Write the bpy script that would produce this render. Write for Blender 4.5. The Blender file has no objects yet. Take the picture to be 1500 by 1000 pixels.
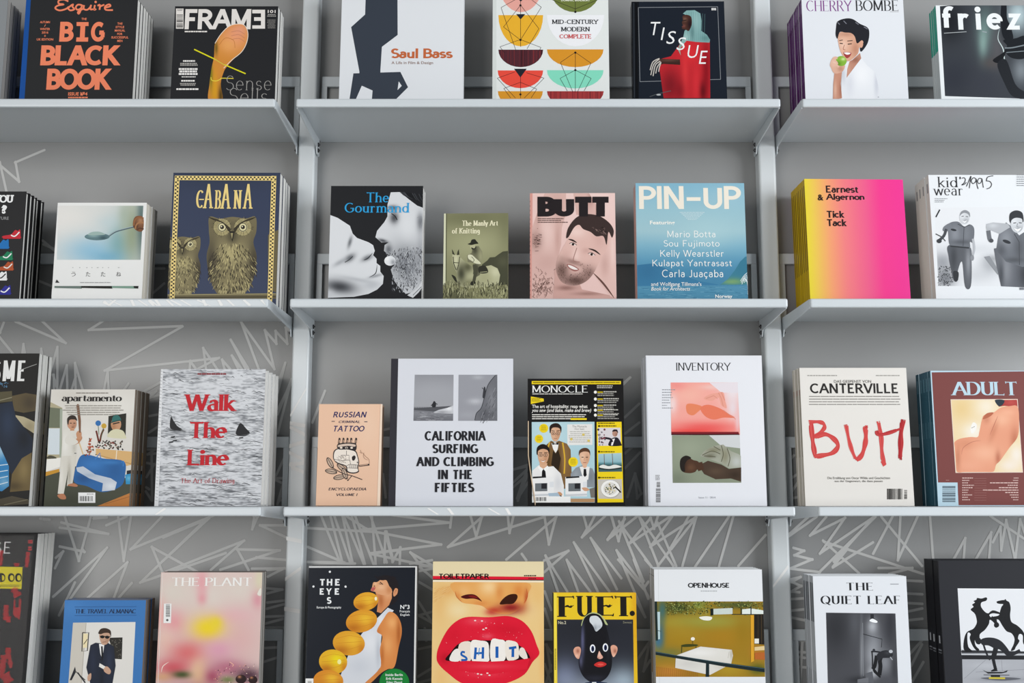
import bpy, bmesh, math, random
import numpy as np
from mathutils import Vector, Matrix
from mathutils.geometry import tessellate_polygon

S = bpy.context.scene
COL = S.collection
R = math.radians

# ------------------------------------------------------------------ camera, world, lights, exposure
Z3 = 1.30                                   # top of the shelf at eye level
CAM = np.array([-0.0373, -2.1341, Z3 + 0.0128])
FPX, PITCH, PX0 = 1583.38, 0.14556, 762.02  # focal length in pixels of a 1500 px frame, upward tilt, principal column
cd = bpy.data.cameras.new('camera')
cam = bpy.data.objects.new('camera', cd)
COL.objects.link(cam)
cam.location = CAM
cam.rotation_euler = (math.pi / 2 + PITCH, 0, 0)
cd.sensor_width = 36
cd.lens = FPX / 1500 * 36
cd.shift_x = -(PX0 - 750) / 1500
cd.clip_start = 0.02
S.camera = cam

w = bpy.data.worlds.new('world')
S.world = w
w.use_nodes = True
w.node_tree.nodes['Background'].inputs[0].default_value = (0.95, 0.975, 1.0, 1)
w.node_tree.nodes['Background'].inputs[1].default_value = 0.25


def area(name, loc, target, sx, sy, power, col):
    d = bpy.data.lights.new(name, 'AREA')
    d.shape = 'RECTANGLE'
    d.size, d.size_y, d.energy, d.color = sx, sy, power, col
    o = bpy.data.objects.new(name, d)
    COL.objects.link(o)
    o.location = loc
    o.rotation_euler = (Vector(target) - Vector(loc)).to_track_quat('-Z', 'Y').to_euler()
    return o


# the shop front behind the camera: tall windows to the right; a dimmer fill light is added on the left
area('window_daylight_right', (4.3, -3.1, 2.2), (0.1, 0, 1.6), 3.0, 2.8, 330, (0.94, 0.972, 1.0))
area('fill_light_left', (-2.6, -4.4, 1.8), (-0.2, 0, 1.6), 2.2, 2.6, 120, (1.0, 0.975, 0.94))
S.view_settings.view_transform = 'Standard'
S.view_settings.look = 'None'
S.view_settings.gamma = 1
S.view_settings.use_curve_mapping = False
S.view_settings.exposure = -0.4


# ------------------------------------------------------------------ helpers
def lin(c):
    c = np.asarray(c, float)
    return np.where(c <= 0.04045, c / 12.92, ((c + 0.055) / 1.055) ** 2.4)


def hexc(h):
    if not isinstance(h, str):
        return np.asarray(h, float)
    h = h.lstrip('#')
    if len(h) == 3:
        h = ''.join(x * 2 for x in h)
    return np.array([int(h[i:i + 2], 16) / 255 for i in (0, 2, 4)])


def ink(c):                                  # printed colour -> reflectance
    return np.clip(lin(hexc(c)) * 0.98, 0.004, 0.9)


def tag(o, label=None, cat=None, group=None, kind=None):
    if label: o['label'] = label
    if cat: o['category'] = cat
    if group: o['group'] = group
    if kind: o['kind'] = kind
    return o


def empty(name, loc):
    o = bpy.data.objects.new(name, None)
    o.empty_display_size = 0.03
    COL.objects.link(o)
    o.location = loc
    return o


def link_mesh(name, me, parent=None):
    o = bpy.data.objects.new(name, me)
    COL.objects.link(o)
    o.parent = parent
    return o


def bm_obj(name, bm, mats, parent=None, smooth=False):
    me = bpy.data.meshes.new(name)
    bm.normal_update()
    bm.to_mesh(me)
    bm.free()
    for m in (mats if isinstance(mats, (list, tuple)) else [mats]):
        me.materials.append(m)
    if smooth:
        for p in me.polygons: p.use_smooth = True
    return link_mesh(name, me, parent)


def bx(bm, x0, x1, y0, y1, z0, z1, bev=0, seg=2, mi=0):
    before = set(bm.faces)
    r = bmesh.ops.create_cube(bm, size=1)
    vs = r['verts']
    bmesh.ops.scale(bm, vec=(x1 - x0, y1 - y0, z1 - z0), verts=vs)
    bmesh.ops.translate(bm, vec=((x0 + x1) / 2, (y0 + y1) / 2, (z0 + z1) / 2), verts=vs)
    if bev:
        es = list({e for v in vs for e in v.link_edges})
        bmesh.ops.bevel(bm, geom=es, offset=bev, segments=seg, affect='EDGES', profile=0.5)
    for f in bm.faces:
        if f not in before: f.material_index = mi


def prism(bm, pts, axis, a0, a1, mi=0):
    """extrude a closed outline along an axis ('x': pts are (y,z); 'y': (x,z); 'z': (x,y))"""
    def P(p, a):
        return {'x': (a, p[0], p[1]), 'y': (p[0], a, p[1]), 'z': (p[0], p[1], a)}[axis]
    A = [bm.verts.new(P(p, a0)) for p in pts]
    B = [bm.verts.new(P(p, a1)) for p in pts]
    n = len(pts)
    fs = [bm.faces.new(A[::-1]), bm.faces.new(B)]
    for i in range(n):
        fs.append(bm.faces.new((A[i], A[(i + 1) % n], B[(i + 1) % n], B[i])))
    for f in fs: f.material_index = mi
    bmesh.ops.recalc_face_normals(bm, faces=fs)


# ------------------------------------------------------------------ materials
def mat(name, col, rough=0.5, spec=0.5, bump=0.0, bscale=200, var=0.0, vscale=6, metal=0.0):
    m = bpy.data.materials.new(name)
    m.use_nodes = True
    nt = m.node_tree
    b = nt.nodes['Principled BSDF']
    b.inputs['Roughness'].default_value = rough
    b.inputs['Specular IOR Level'].default_value = spec
    b.inputs['Metallic'].default_value = metal
    b.inputs['Base Color'].default_value = (*col, 1)
    tc = nt.nodes.new('ShaderNodeTexCoord')
    if var:
        n = nt.nodes.new('ShaderNodeTexNoise')
        n.inputs['Scale'].default_value = vscale
        n.inputs['Detail'].default_value = 4
        nt.links.new(tc.outputs['Object'], n.inputs['Vector'])
        r = nt.nodes.new('ShaderNodeMapRange')
        r.inputs['To Min'].default_value = 1 - var
        r.inputs['To Max'].default_value = 1 + var
        nt.links.new(n.outputs['Fac'], r.inputs['Value'])
        mx = nt.nodes.new('ShaderNodeVectorMath')
        mx.operation = 'SCALE'
        mx.inputs[0].default_value = col
        nt.links.new(r.outputs['Result'], mx.inputs['Scale'])
        nt.links.new(mx.outputs['Vector'], b.inputs['Base Color'])
    if bump:
        n = nt.nodes.new('ShaderNodeTexNoise')
        n.inputs['Scale'].default_value = bscale
        nt.links.new(tc.outputs['Object'], n.inputs['Vector'])
        bp = nt.nodes.new('ShaderNodeBump')
        bp.inputs['Strength'].default_value = bump
        bp.inputs['Distance'].default_value = 0.001
        nt.links.new(n.outputs['Fac'], bp.inputs['Height'])
        nt.links.new(bp.outputs['Normal'], b.inputs['Normal'])
    return m


def mat_print(name, rough):
    m = bpy.data.materials.new(name)
    m.use_nodes = True
    nt = m.node_tree
    b = nt.nodes['Principled BSDF']
    a = nt.nodes.new('ShaderNodeVertexColor')
    a.layer_name = 'ink'
    nt.links.new(a.outputs['Color'], b.inputs['Base Color'])
    b.inputs['Roughness'].default_value = rough
    b.inputs['Specular IOR Level'].default_value = 0.14
    return m


def mat_pages(name, c0, c1, scale):
    m = bpy.data.materials.new(name)
    m.use_nodes = True
    nt = m.node_tree
    b = nt.nodes['Principled BSDF']
    tc = nt.nodes.new('ShaderNodeTexCoord')
    mp = nt.nodes.new('ShaderNodeMapping')
    mp.inputs['Scale'].default_value = (0, scale, 0.6)
    nt.links.new(tc.outputs['Object'], mp.inputs['Vector'])
    n = nt.nodes.new('ShaderNodeTexNoise')
    n.inputs['Scale'].default_value = 1
    n.inputs['Detail'].default_value = 3
    nt.links.new(mp.outputs['Vector'], n.inputs['Vector'])
    cr = nt.nodes.new('ShaderNodeValToRGB')
    cr.color_ramp.elements[0].position = 0.3
    cr.color_ramp.elements[1].position = 0.65
    cr.color_ramp.elements[0].color = (*c0, 1)
    cr.color_ramp.elements[1].color = (*c1, 1)
    nt.links.new(n.outputs['Fac'], cr.inputs['Fac'])
    nt.links.new(cr.outputs['Color'], b.inputs['Base Color'])
    b.inputs['Roughness'].default_value = 0.75
    b.inputs['Specular IOR Level'].default_value = 0.15
    return m


M_WALL = mat('grey_wall_paint', (0.295, 0.298, 0.298), 0.40, 0.8, 0.03, 120, 0.05, 2.5)
M_CHALK = mat('pale_scribble_paint', (0.61, 0.61, 0.60), 0.6, 0.3)
M_CHALKW = mat('white_scribble_paint', (0.84, 0.84, 0.83), 0.5, 0.3)
M_METAL = mat('light_grey_powder_coat', (0.61, 0.655, 0.685), 0.30, 0.5, 0.02, 900)
M_POST = mat('pale_grey_post_paint', (0.68, 0.72, 0.74), 0.28, 0.5, 0.02, 900)
M_SCREW = mat('dark_screw_steel', (0.03, 0.03, 0.033), 0.35, 0.6, metal=0.6)
M_SCREWL = mat('bright_screw_steel', (0.7, 0.7, 0.7), 0.3, 0.6, metal=0.7)
M_FLOOR = mat('pale_concrete', (0.60, 0.60, 0.59), 0.6, 0.3, 0.1, 40, 0.12, 3)
M_PRINT = mat_print('printed_paper', 0.42)
M_GLOSSP = mat_print('glossy_printed_paper', 0.25)
PAGES = {
    'white': mat_pages('white_page_edges', (0.62, 0.61, 0.58), (0.86, 0.85, 0.82), 900),
    'cream': mat_pages('cream_page_edges', (0.66, 0.60, 0.50), (0.86, 0.82, 0.72), 700),
    'grey': mat_pages('grey_page_edges', (0.22, 0.21, 0.20), (0.42, 0.40, 0.37), 900),
    'brown': mat_pages('brown_page_edges', (0.10, 0.075, 0.055), (0.30, 0.24, 0.19), 900),
}
M_BAND = mat('tan_ribbon_cloth', (0.62, 0.47, 0.32), 0.6, 0.3)
mf = bpy.data.materials.new('clear_plastic_film')
mf.use_nodes = True
nt = mf.node_tree
nt.nodes.remove(nt.nodes['Principled BSDF'])
gl = nt.nodes.new('ShaderNodeBsdfGlossy'); gl.inputs['Roughness'].default_value = 0.07
tr = nt.nodes.new('ShaderNodeBsdfTransparent'); tr.inputs['Color'].default_value = (0.95, 0.95, 0.95, 1)
fr = nt.nodes.new('ShaderNodeFresnel'); fr.inputs['IOR'].default_value = 1.18
tcf = nt.nodes.new('ShaderNodeTexCoord')
nf = nt.nodes.new('ShaderNodeTexNoise'); nf.inputs['Scale'].default_value = 22; nf.inputs['Distortion'].default_value = 0.6
bf = nt.nodes.new('ShaderNodeBump'); bf.inputs['Strength'].default_value = 0.6; bf.inputs['Distance'].default_value = 0.0015
mxf = nt.nodes.new('ShaderNodeMixShader')
nt.links.new(tcf.outputs['Object'], nf.inputs['Vector'])
nt.links.new(nf.outputs['Fac'], bf.inputs['Height'])
nt.links.new(bf.outputs['Normal'], gl.inputs['Normal'])
nt.links.new(bf.outputs['Normal'], fr.inputs['Normal'])
nt.links.new(fr.outputs['Fac'], mxf.inputs['Fac'])
nt.links.new(tr.outputs['BSDF'], mxf.inputs[1])
nt.links.new(gl.outputs['BSDF'], mxf.inputs[2])
nt.links.new(mxf.outputs['Shader'], nt.nodes['Material Output'].inputs['Surface'])
M_FILM = mf


# ------------------------------------------------------------------ where a point of the photograph lies in the room
def rays(p):
    p = np.atleast_2d(np.asarray(p, float))
    x = (p[:, 0] - PX0) / FPX
    y = -(p[:, 1] - 500) / FPX
    c, s = math.cos(PITCH), math.sin(PITCH)
    return np.stack([x, c - s * y, s + c * y], 1)


def on_y(p, y):                              # on the upright plane at depth y
    d = rays(p)
    return CAM + d * ((y - CAM[1]) / d[:, 1])[:, None]


# ------------------------------------------------------------------ the setting
WALL_Y, POST_Y = 0.269, 0.2268
SHELF_Z = {1: Z3 + 0.8326, 2: Z3 + 0.4131, 3: Z3, 4: Z3 - 0.4131}
TH = 0.0182


def strokes(bm, lines, plane, width, mi, y_off=0.0006, ref=0, bound=None):
    """paint a set of zigzag lines: every straight piece is a thin flat bar on the surface.
    lines: (ox, oy, k, [points in the crop]); plane 'y' depth"""
    n = 0
    for (ox, oy, k, pts) in lines:
        P = on_y([(ox + a / k, oy + b / k) for a, b in pts], plane)
        for i in range(len(P) - 1):
            a, b = P[i], P[i + 1]
            d = (b - a)[[0, 2]]
            L = np.hypot(*d)
            if L < 1e-5: continue
            d /= L
            nn = np.array([-d[1], d[0]]) * width / 2
            e = d * width * 0.45
            y = plane - y_off - (n % 40) * 1.2e-5
            n += 1
            A = a[[0, 2]] - e; B = b[[0, 2]] + e
            q = [A + nn, A + nn * .3 - e * .6, A - nn * .3 - e * .6, A - nn, B - nn, B - nn * .3 + e * .6, B + nn * .3 + e * .6, B + nn]
            if bound:                        # keep the paint on its surface
                q = [np.array([min(max(v[0], bound[0]), bound[1]), min(max(v[1], bound[2]), bound[3])]) for v in q]
            f = bm.faces.new([bm.verts.new((v[0], y, v[1])) for v in q])
            f.normal_update()
            if f.normal.y > 0: f.normal_flip()
            f.material_index = mi


def scribbles_wall():
    A, L = [], []
    c = (0, 200, 3.571)                      # behind the shoes and the spoon
    L += [(*c, [(0, 135), (35, 290)]), (*c, [(-10, 140), (100, 235), (82, 135), (230, 72)]),
          (*c, [(225, 545), (290, 600)]), (*c, [(230, 565), (290, 590)]), (*c, [(205, 755), (290, 790)]),
          (*c, [(805, 690), (857, 690)]), (*c, [(805, 815), (857, 770)])]
    c = (0, 455, 5.77)                       # second row of the mural
    L += [(*c, [(-40, 200), (0, 185), (32, 105)]), (*c, [(-30, 190), (110, 360)]),
          (*c, [(190, 360), (200, 285), (212, 360)]), (*c, [(345, 380), (350, 325), (360, 380)]),
          (*c, [(30, -20), (135, 92), (555, 272), (365, 95), (290, 20)]),
          (*c, [(385, 650), (487, 310), (485, 660)]), (*c, [(450, 545), (490, 670)]), (*c, [(455, 545), (458, 670)]),
          (*c, [(505, 670), (565, 465), (570, 670)]), (*c, [(605, 670), (640, 560)]), (*c, [(640, 670), (636, 445), (700, 670)]),
          (*c, [(865, 92), (755, 162), (1537, 130)]), (*c, [(1540, 135), (890, 505), (1850, 400), (1500, 580)]),
          (*c, [(880, 670), (912, 510), (920, 670)]), (*c, [(1050, 670), (1085, 620)]), (*c, [(1210, 690), (1350, 610)])]
    c = (200, 560, 5.0)
    L += [(*c, [(50, 70), (165, 5)]), (*c, [(100, 110), (145, 65), (110, 80)]), (*c, [(105, 110), (160, 95)]),
          (*c, [(100, 245), (155, 235)]), (*c, [(95, 365), (155, 325)]),
          (*c, [(85, 490), (135, 490), (85, 525), (140, 520)]), (*c, [(80, 590), (130, 600), (75, 690)]), (*c, [(110, 490), (115, 860)]),
          (*c, [(75, 770), (90, 780)]), (*c, [(70, 800), (110, 860)])]
    c = (240, 450, 5.0)
    L += [(*c, [(310, 450), (290, 300), (390, 450)]), (*c, [(190, 450), (195, 395), (235, 450)]),
          (*c, [(445, 450), (428, 385), (485, 450)]), (*c, [(545, 450), (500, 355), (570, 450)]), (*c, [(600, 450), (492, 240), (620, 450)]),
          (*c, [(695, 450), (568, 110), (810, 450), (742, 170), (825, 265), (820, 175), (905, 265), (895, 150), (940, 185)]),
          (*c, [(835, 620), (890, 410), (835, 560)]), (*c, [(835, 780), (935, 530), (835, 920)]), (*c, [(838, 740), (925, 570)]),
          (*c, [(1090, 840), (1180, 615)])]
    c = (380, 570, 5.26)
    L += [(*c, [(130, 660), (215, 480)]), (*c, [(130, 685), (215, 685)]), (*c, [(130, 700), (215, 740)]),
          (*c, [(140, 880), (215, 620)]), (*c, [(150, 860), (215, 700)]), (*c, [(160, 855), (215, 850)]),
          (*c, [(430, 690), (440, 695)])]
    c = (560, 510, 4.0)
    L += [(*c, [(770, 710), (860, 680)]), (*c, [(770, 810), (850, 740), (795, 890)]), (*c, [(0, 480), (45, 470)]), (*c, [(5, 740), (20, 870)])]
    c = (740, 540, 4.547)
    L += [(*c, [(790, 100), (830, 60), (795, 90)]), (*c, [(800, 320), (890, 235)]), (*c, [(800, 430), (890, 360)]),
          (*c, [(800, 560), (895, 480)]), (*c, [(800, 660), (895, 560)]), (*c, [(815, 850), (865, 700), (905, 830), (880, 860), (865, 710)]),
          (*c, [(50, 670), (145, 650)]), (*c, [(55, 755), (145, 670), (80, 860)]), (*c, [(85, 860), (150, 760)])]
    c = (1100, 600, 6.25)
    L += [(*c, [(320, 500), (390, 420)]), (*c, [(320, 660), (415, 595)]), (*c, [(340, 800), (425, 670)]), (*c, [(340, 790), (350, 820)]), (*c, [(370, 810), (425, 800)])]
    c = (60, 750, 6.665)                     # lowest row
    L += [(*c, [(235, 40), (372, 470), (490, 40)]), (*c, [(520, 40), (640, 50), (520, 60)]), (*c, [(205, 100), (655, 210), (190, 150)]), (*c, [(190, 335), (425, 385), (415, 370)]),
          (*c, [(140, 540), (215, 385), (150, 440)]), (*c, [(125, 820), (645, 350), (290, 840)]), (*c, [(465, 830), (845, 490), (715, 830)]),
          (*c, [(765, 830), (885, 695)]), (*c, [(645, 125), (830, 45)]), (*c, [(755, 45), (810, 470), (880, 45)]), (*c, [(1180, 45), (880, 360), (2080, -130)]),
          (*c, [(1190, 590), (1085, 340), (1560, 600)]), (*c, [(1600, 80), (975, 685), (1800, 400)]), (*c, [(0, 62), (80, 72)]), (*c, [(180, 1000), (330, 690)])]
    c = (240, 750, 6.818)
    L += [(*c, [(0, 250), (450, 62), (0, 480)]), (*c, [(30, 590), (800, 285), (475, 572)]), (*c, [(845, 572), (735, 370), (1155, 380), (570, 572)]),
          (*c, [(930, 450), (1210, 475)]), (*c, [(1040, 575), (1200, 560), (1045, 640)]), (*c, [(885, 165), (940, 40), (905, 40), (885, 165)]), (*c, [(1220, 130), (965, 130), (1225, 250)])]
    c = (370, 820, 5.556)
    L += [(*c, [(0, 70), (260, 68)]), (*c, [(125, 230), (240, 240), (125, 270)]), (*c, [(125, 345), (250, 330)]), (*c, [(120, 395), (250, 360)]),
          (*c, [(110, 460), (245, 455)]), (*c, [(110, 515), (240, 480)]), (*c, [(110, 550), (245, 550)]), (*c, [(100, 715), (225, 708)]), (*c, [(100, 825), (225, 785)])]
    c = (440, 750, 6.25)
    L += [(*c, [(75, 145), (690, 180), (1285, 295), (645, 375), (870, 350), (640, 380), (1210, 500)]), (*c, [(75, 320), (400, 460), (75, 455), (440, 470)]),
          (*c, [(190, 30), (365, 460)]), (*c, [(275, 30), (385, 460)]), (*c, [(310, 30), (460, 470)]), (*c, [(385, 30), (480, 470), (495, 470)]),
          (*c, [(400, 40), (580, 470)]), (*c, [(470, 30), (590, 470)]), (*c, [(500, 30), (670, 475)]), (*c, [(655, 30), (690, 475)]), (*c, [(645, 40), (790, 455)]),
          (*c, [(430, 40), (600, 150), (560, 160), (1360, 95), (800, 20)]), (*c, [(1385, 30), (1372, 135)]),
          (*c, [(770, 455), (778, 180), (845, 450), (915, 325), (910, 475)]), (*c, [(790, 180), (850, 440)]),
          (*c, [(1080, 460), (1010, 370), (1230, 500), (1080, 490)]), (*c, [(1010, 470), (1200, 440)]), (*c, [(1090, 500), (1220, 610)])]
    c = (590, 820, 5.556)
    L += [(*c, [(130, 90), (240, 70)]), (*c, [(135, 180), (240, 240)]), (*c, [(130, 340), (240, 510), (130, 450), (240, 420)]),
          (*c, [(180, 560), (190, 650)]), (*c, [(125, 615), (240, 650)]), (*c, [(120, 725), (240, 700)]), (*c, [(120, 950), (235, 880)]), (*c, [(120, 1000), (230, 970)])]
    c = (660, 750, 6.25)
    L += [(*c, [(-20, 315), (285, 45), (235, 220), (185, 40)]), (*c, [(-15, 315), (850, 45)]), (*c, [(525, 40), (540, 185), (575, 40)]),
          (*c, [(515, 430), (965, 45), (900, 290), (860, 40)]), (*c, [(655, 385), (690, 435)]), (*c, [(1220, 40), (1250, 150), (1205, 225), (1410, 40)]), (*c, [(1315, 40), (1240, 190)]),
          (*c, [(1475, 40), (1505, 150), (1440, 245), (1560, 150)]), (*c, [(860, 440), (1075, 355), (860, 545)]), (*c, [(980, 720), (870, 400), (1065, 720)]),
          (*c, [(1165, 720), (1065, 440), (1275, 720)]), (*c, [(1345, 720), (1130, 280), (1450, 720)]), (*c, [(1520, 700), (1285, 240), (1560, 600)])]
    c = (780, 820, 5.556)
    L += [(*c, [(100, 260), (150, 400)]), (*c, [(100, 400), (150, 550)]), (*c, [(110, 690), (150, 750)]), (*c, [(115, 690), (150, 900)]), (*c, [(100, 850), (150, 1000), (110, 1000), (150, 860)]),
          (*c, [(720, 0), (915, 460), (845, 330)]), (*c, [(825, 0), (940, 310)]), (*c, [(940, 180), (905, 230), (945, 300)]), (*c, [(700, 0), (900, 230)]), (*c, [(860, 800), (955, 660), (905, 900), (955, 820)]), (*c, [(920, 0), (965, 50)])]
    c = (880, 750, 5.77)
    L += [(*c, [(90, 40), (150, 240), (200, 40)]), (*c, [(60, 230), (200, 60)]), (*c, [(65, 225), (300, 40)]), (*c, [(155, 80), (360, 580)]), (*c, [(180, 120), (425, 455)]),
          (*c, [(325, 40), (485, 450), (600, 300)]), (*c, [(335, 50), (610, 450)]), (*c, [(480, 90), (635, 450)]), (*c, [(235, 270), (420, 50), (450, 135), (480, 40)]), (*c, [(240, 265), (580, 40)]),
          (*c, [(420, 290), (600, 40)]), (*c, [(425, 285), (790, 50)]), (*c, [(590, 300), (740, 40)]), (*c, [(600, 305), (805, 45), (690, 450)]), (*c, [(800, 455), (1080, 40)]), (*c, [(1000, 450), (1118, 40)]), (*c, [(1165, 450), (1390, 195)]),
          (*c, [(245, 580), (135, 325), (330, 580)])]
    c = (1140, 750, 4.167)
    L += [(*c, [(70, 130), (180, 30)]), (*c, [(65, 145), (230, 30)]), (*c, [(290, 30), (195, 140), (405, 35), (255, 250), (580, 30), (340, 300)]), (*c, [(590, 30), (250, 365), (80, 345)]),
          (*c, [(95, 218), (155, 235), (100, 262), (205, 288), (80, 340)]), (*c, [(275, 175), (490, 370)]), (*c, [(280, 180), (880, 375)]), (*c, [(335, 335), (575, 185)]), (*c, [(335, 330), (420, 225)]),
          (*c, [(695, 30), (580, 250)]), (*c, [(630, 30), (875, 325)]), (*c, [(745, 25), (730, 290), (850, 25)]), (*c, [(925, 20), (945, 290)]), (*c, [(615, 340), (815, 340), (680, 375)]),
          (*c, [(1065, 295), (1140, 160), (1130, 295)]), (*c, [(1200, 295), (1298, 125), (1285, 295)]), (*c, [(1310, 180), (1355, 90), (1360, 230), (1390, 50), (1445, 290), (1475, 45), (1520, 180)]), (*c, [(1295, 25), (1520, 175)])]
    c = (1140, 800, 5.0)
    L += [(*c, [(95, 240), (160, 225), (100, 260), (165, 290), (95, 330), (150, 335)]), (*c, [(95, 385), (190, 380)]), (*c, [(95, 470), (190, 460)]), (*c, [(95, 520), (190, 540)]), (*c, [(100, 690), (190, 690)]), (*c, [(150, 690), (110, 910)]), (*c, [(175, 700), (160, 1000)]),
          (*c, [(105, 770), (190, 775)]), (*c, [(105, 800), (190, 815)]), (*c, [(145, 880), (195, 885)]), (*c, [(945, 250), (1050, 255)]), (*c, [(950, 345), (1050, 350)]), (*c, [(955, 415), (1050, 420)]), (*c, [(955, 475), (1050, 455)]), (*c, [(955, 540), (1050, 530)]), (*c, [(970, 780), (1050, 690)]), (*c, [(975, 870), (1050, 720)]), (*c, [(980, 990), (1060, 850)])]
    return L


bm = bmesh.new()
bx(bm, -2.2, 2.2, WALL_Y, WALL_Y + 0.12, 0, 3.1)
strokes(bm, scribbles_wall(), WALL_Y, 0.0056, 1)
tag(bm_obj('wall_back', bm, [M_WALL, M_CHALK]), kind='structure')
bm = bmesh.new()
bx(bm, -4.5, 4.5, -6.5, WALL_Y + 0.12, -0.1, 0)
tag(bm_obj('floor', bm, M_FLOOR), kind='structure')


# ------------------------------------------------------------------ the shelving
def post(side):
    bm = bmesh.new()
    x0, x1 = (-0.5405, -0.5025) if side < 0 else (0.5025, 0.5415)
    bx(bm, x0, x1, POST_Y, WALL_Y - 0.0005, 0, 2.75, 0.0055, 4)
    bd = (x0 + .0005, x1 - .004, 0.5, 2.5)
    if side < 0:
        c = (380, 570, 5.26)
        L = [(*c, [(380, 5), (240, 190)]), (*c, [(235, 262), (375, 280)]), (*c, [(235, 295), (375, 345)]), (*c, [(375, 405), (230, 435)]), (*c, [(228, 490), (370, 540)]), (*c, [(372, 568), (250, 580), (265, 605), (365, 635)])]
        c = (370, 720, 10.0)
        L += [(*c, [(500, 685), (775, 725)])]
        c = (370, 820, 5.556)
        L += [(*c, [(262, 150), (410, 72)]), (*c, [(255, 398), (400, 415)])]
    else:
        c = (1100, 820, 5.556)
        L = [(*c, [(165, 205), (300, 65)])]
    strokes(bm, L, POST_Y, 0.0085, 1, 0.0004, bound=bd)
    o = bm_obj('upright_post', bm, [M_POST, M_CHALKW])
    return tag(o, 'pale grey upright post left of the middle shelves, crossed by white zigzag paint' if side < 0 else
               'pale grey upright post right of the middle shelves with one diagonal white stroke', 'post', 'shelving uprights')


post(-1)
post(1)


def shelf(row, bay):
    zt = SHELF_Z[row]
    x0, x1 = {'left': (-1.5435, -0.5435), 'middle': (-0.5, 0.5), 'right': (0.5445, 1.5445)}[bay]
    rowname = {1: 'top', 2: 'second', 3: 'third', 4: 'bottom'}[row]
    root = empty('shelf', ((x0 + x1) / 2, 0, zt))
    tag(root, f'light grey metal shelf, {rowname} one of the {bay} column', 'shelf', 'metal display shelves')
    hw = (x1 - x0) / 2
    # board: a sheet folded down along its front edge
    bm = bmesh.new()
    bx(bm, -hw, hw, 0.0, 0.010, -TH, 0, 0.0038, 3)
    bx(bm, -hw + 0.0026, hw - 0.0026, 0.006, WALL_Y - 0.001, -0.003, -0.0002)
    L = []
    if row == 2 and bay == 'left':
        c = (220, 220, 3.704)
        for a, b in (((0, 820), (15, 845)), ((35, 815), (50, 845)), ((95, 810), (120, 845)), ((120, 812), (160, 842)), ((175, 812), (215, 845)), ((265, 812), (320, 848)),
                     ((290, 812), (300, 846)), ((375, 812), (385, 835)), ((425, 812), (450, 845)), ((515, 815), (535, 838)), ((610, 815), (640, 848))):
            L.append((*c, [a, b]))
        c = (0, 200, 3.571)
        for a, b in (((550, 870), (570, 888)), ((580, 850), (630, 886)), ((600, 850), (575, 880)), ((690, 850), (700, 885)), ((730, 850), (765, 886)), ((790, 850), (820, 886))):
            L.append((*c, [a, b]))
    if row == 3 and bay == 'middle':
        c = (560, 510, 4.0)
        for a, b in (((275, 935), (320, 975)), ((390, 935), (410, 975)), ((630, 935), (680, 975)), ((730, 935), (745, 975))):
            L.append((*c, [a, b]))
    if row == 3 and bay == 'left':
        c = (210, 500, 3.704)
        L.append((*c, [(110, 910), (75, 945)]))
    if L:
        strokes(bm, L, 0.0, 0.0065, 1, 0.0004, bound=(x0 + .003, x1 - .003, zt - TH + .003, zt - .003))
        fs = [f for f in bm.faces if f.material_index == 1]
        vs = list({v for f in fs for v in f.verts})
        bmesh.ops.translate(bm, vec=(-(x0 + x1) / 2, 0, -zt), verts=vs)
    bm_obj('board', bm, [M_METAL, M_CHALKW], root)
    # side brackets with two screws each
    for s in (-1, 1):
        bm = bmesh.new()
        xa = s * hw
        xb = s * (hw - 0.0024)
        prof = [(0.0095, -0.0004), (0.0095, -TH - 0.0005), (POST_Y - 0.004, -0.0285), (POST_Y + 0.004, -0.043), (POST_Y + 0.026, -0.043), (POST_Y + 0.026, -0.0004)]
        prism(bm, prof, 'x', min(xa, xb), max(xa, xb))
        b = bm_obj('bracket', bm, M_METAL, root)
        for zz in (-0.0195, -0.033):
            bm = bmesh.new()
            bmesh.ops.create_cone(bm, cap_ends=True, segments=14, radius1=0.0052, radius2=0.0042, depth=0.003,
                                  matrix=Matrix.Translation((xb - s * 0.0014, POST_Y + 0.0105, zz)) @ Matrix.Rotation(-s * math.pi / 2, 4, 'Y'))
            for f in bm.faces: f.material_index = 0
            n0 = len(bm.faces)
            bmesh.ops.create_cone(bm, cap_ends=True, segments=6, radius1=0.0024, radius2=0.0024, depth=0.002,
                                  matrix=Matrix.Translation((xb - s * 0.0034, POST_Y + 0.0105, zz)) @ Matrix.Rotation(-s * math.pi / 2, 4, 'Y'))
            bm.faces.ensure_lookup_table()
            for f in bm.faces[n0:]: f.material_index = 1
            bm_obj('screw', bm, [M_SCREW, M_SCREWL], b)
    # the low rail at the back
    bm = bmesh.new()
    bx(bm, -hw + 0.0035, hw - 0.0035, 0.2555, 0.2645, 0.1268, 0.151, 0.0015, 2)
    for s in (-1, 1):
        a, b = sorted((s * (hw - 0.0035), s * (hw - 0.0155)))
        bx(bm, a, b, 0.2565, 0.2635, -0.0006, 0.128)
    bm_obj('back_rail', bm, M_METAL, root)
    return root


for row in (1, 2, 3, 4):
    for bay in ('left', 'middle', 'right'):
        shelf(row, bay)


# ------------------------------------------------------------------ lettering
def arc(cx, cy, rx, ry, a0, a1):
    n = max(4, int(abs(a1 - a0) / 14))
    return [(cx + rx * math.cos(R(a0 + (a1 - a0) * i / n)), cy + ry * math.sin(R(a0 + (a1 - a0) * i / n))) for i in range(n + 1)]


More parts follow.
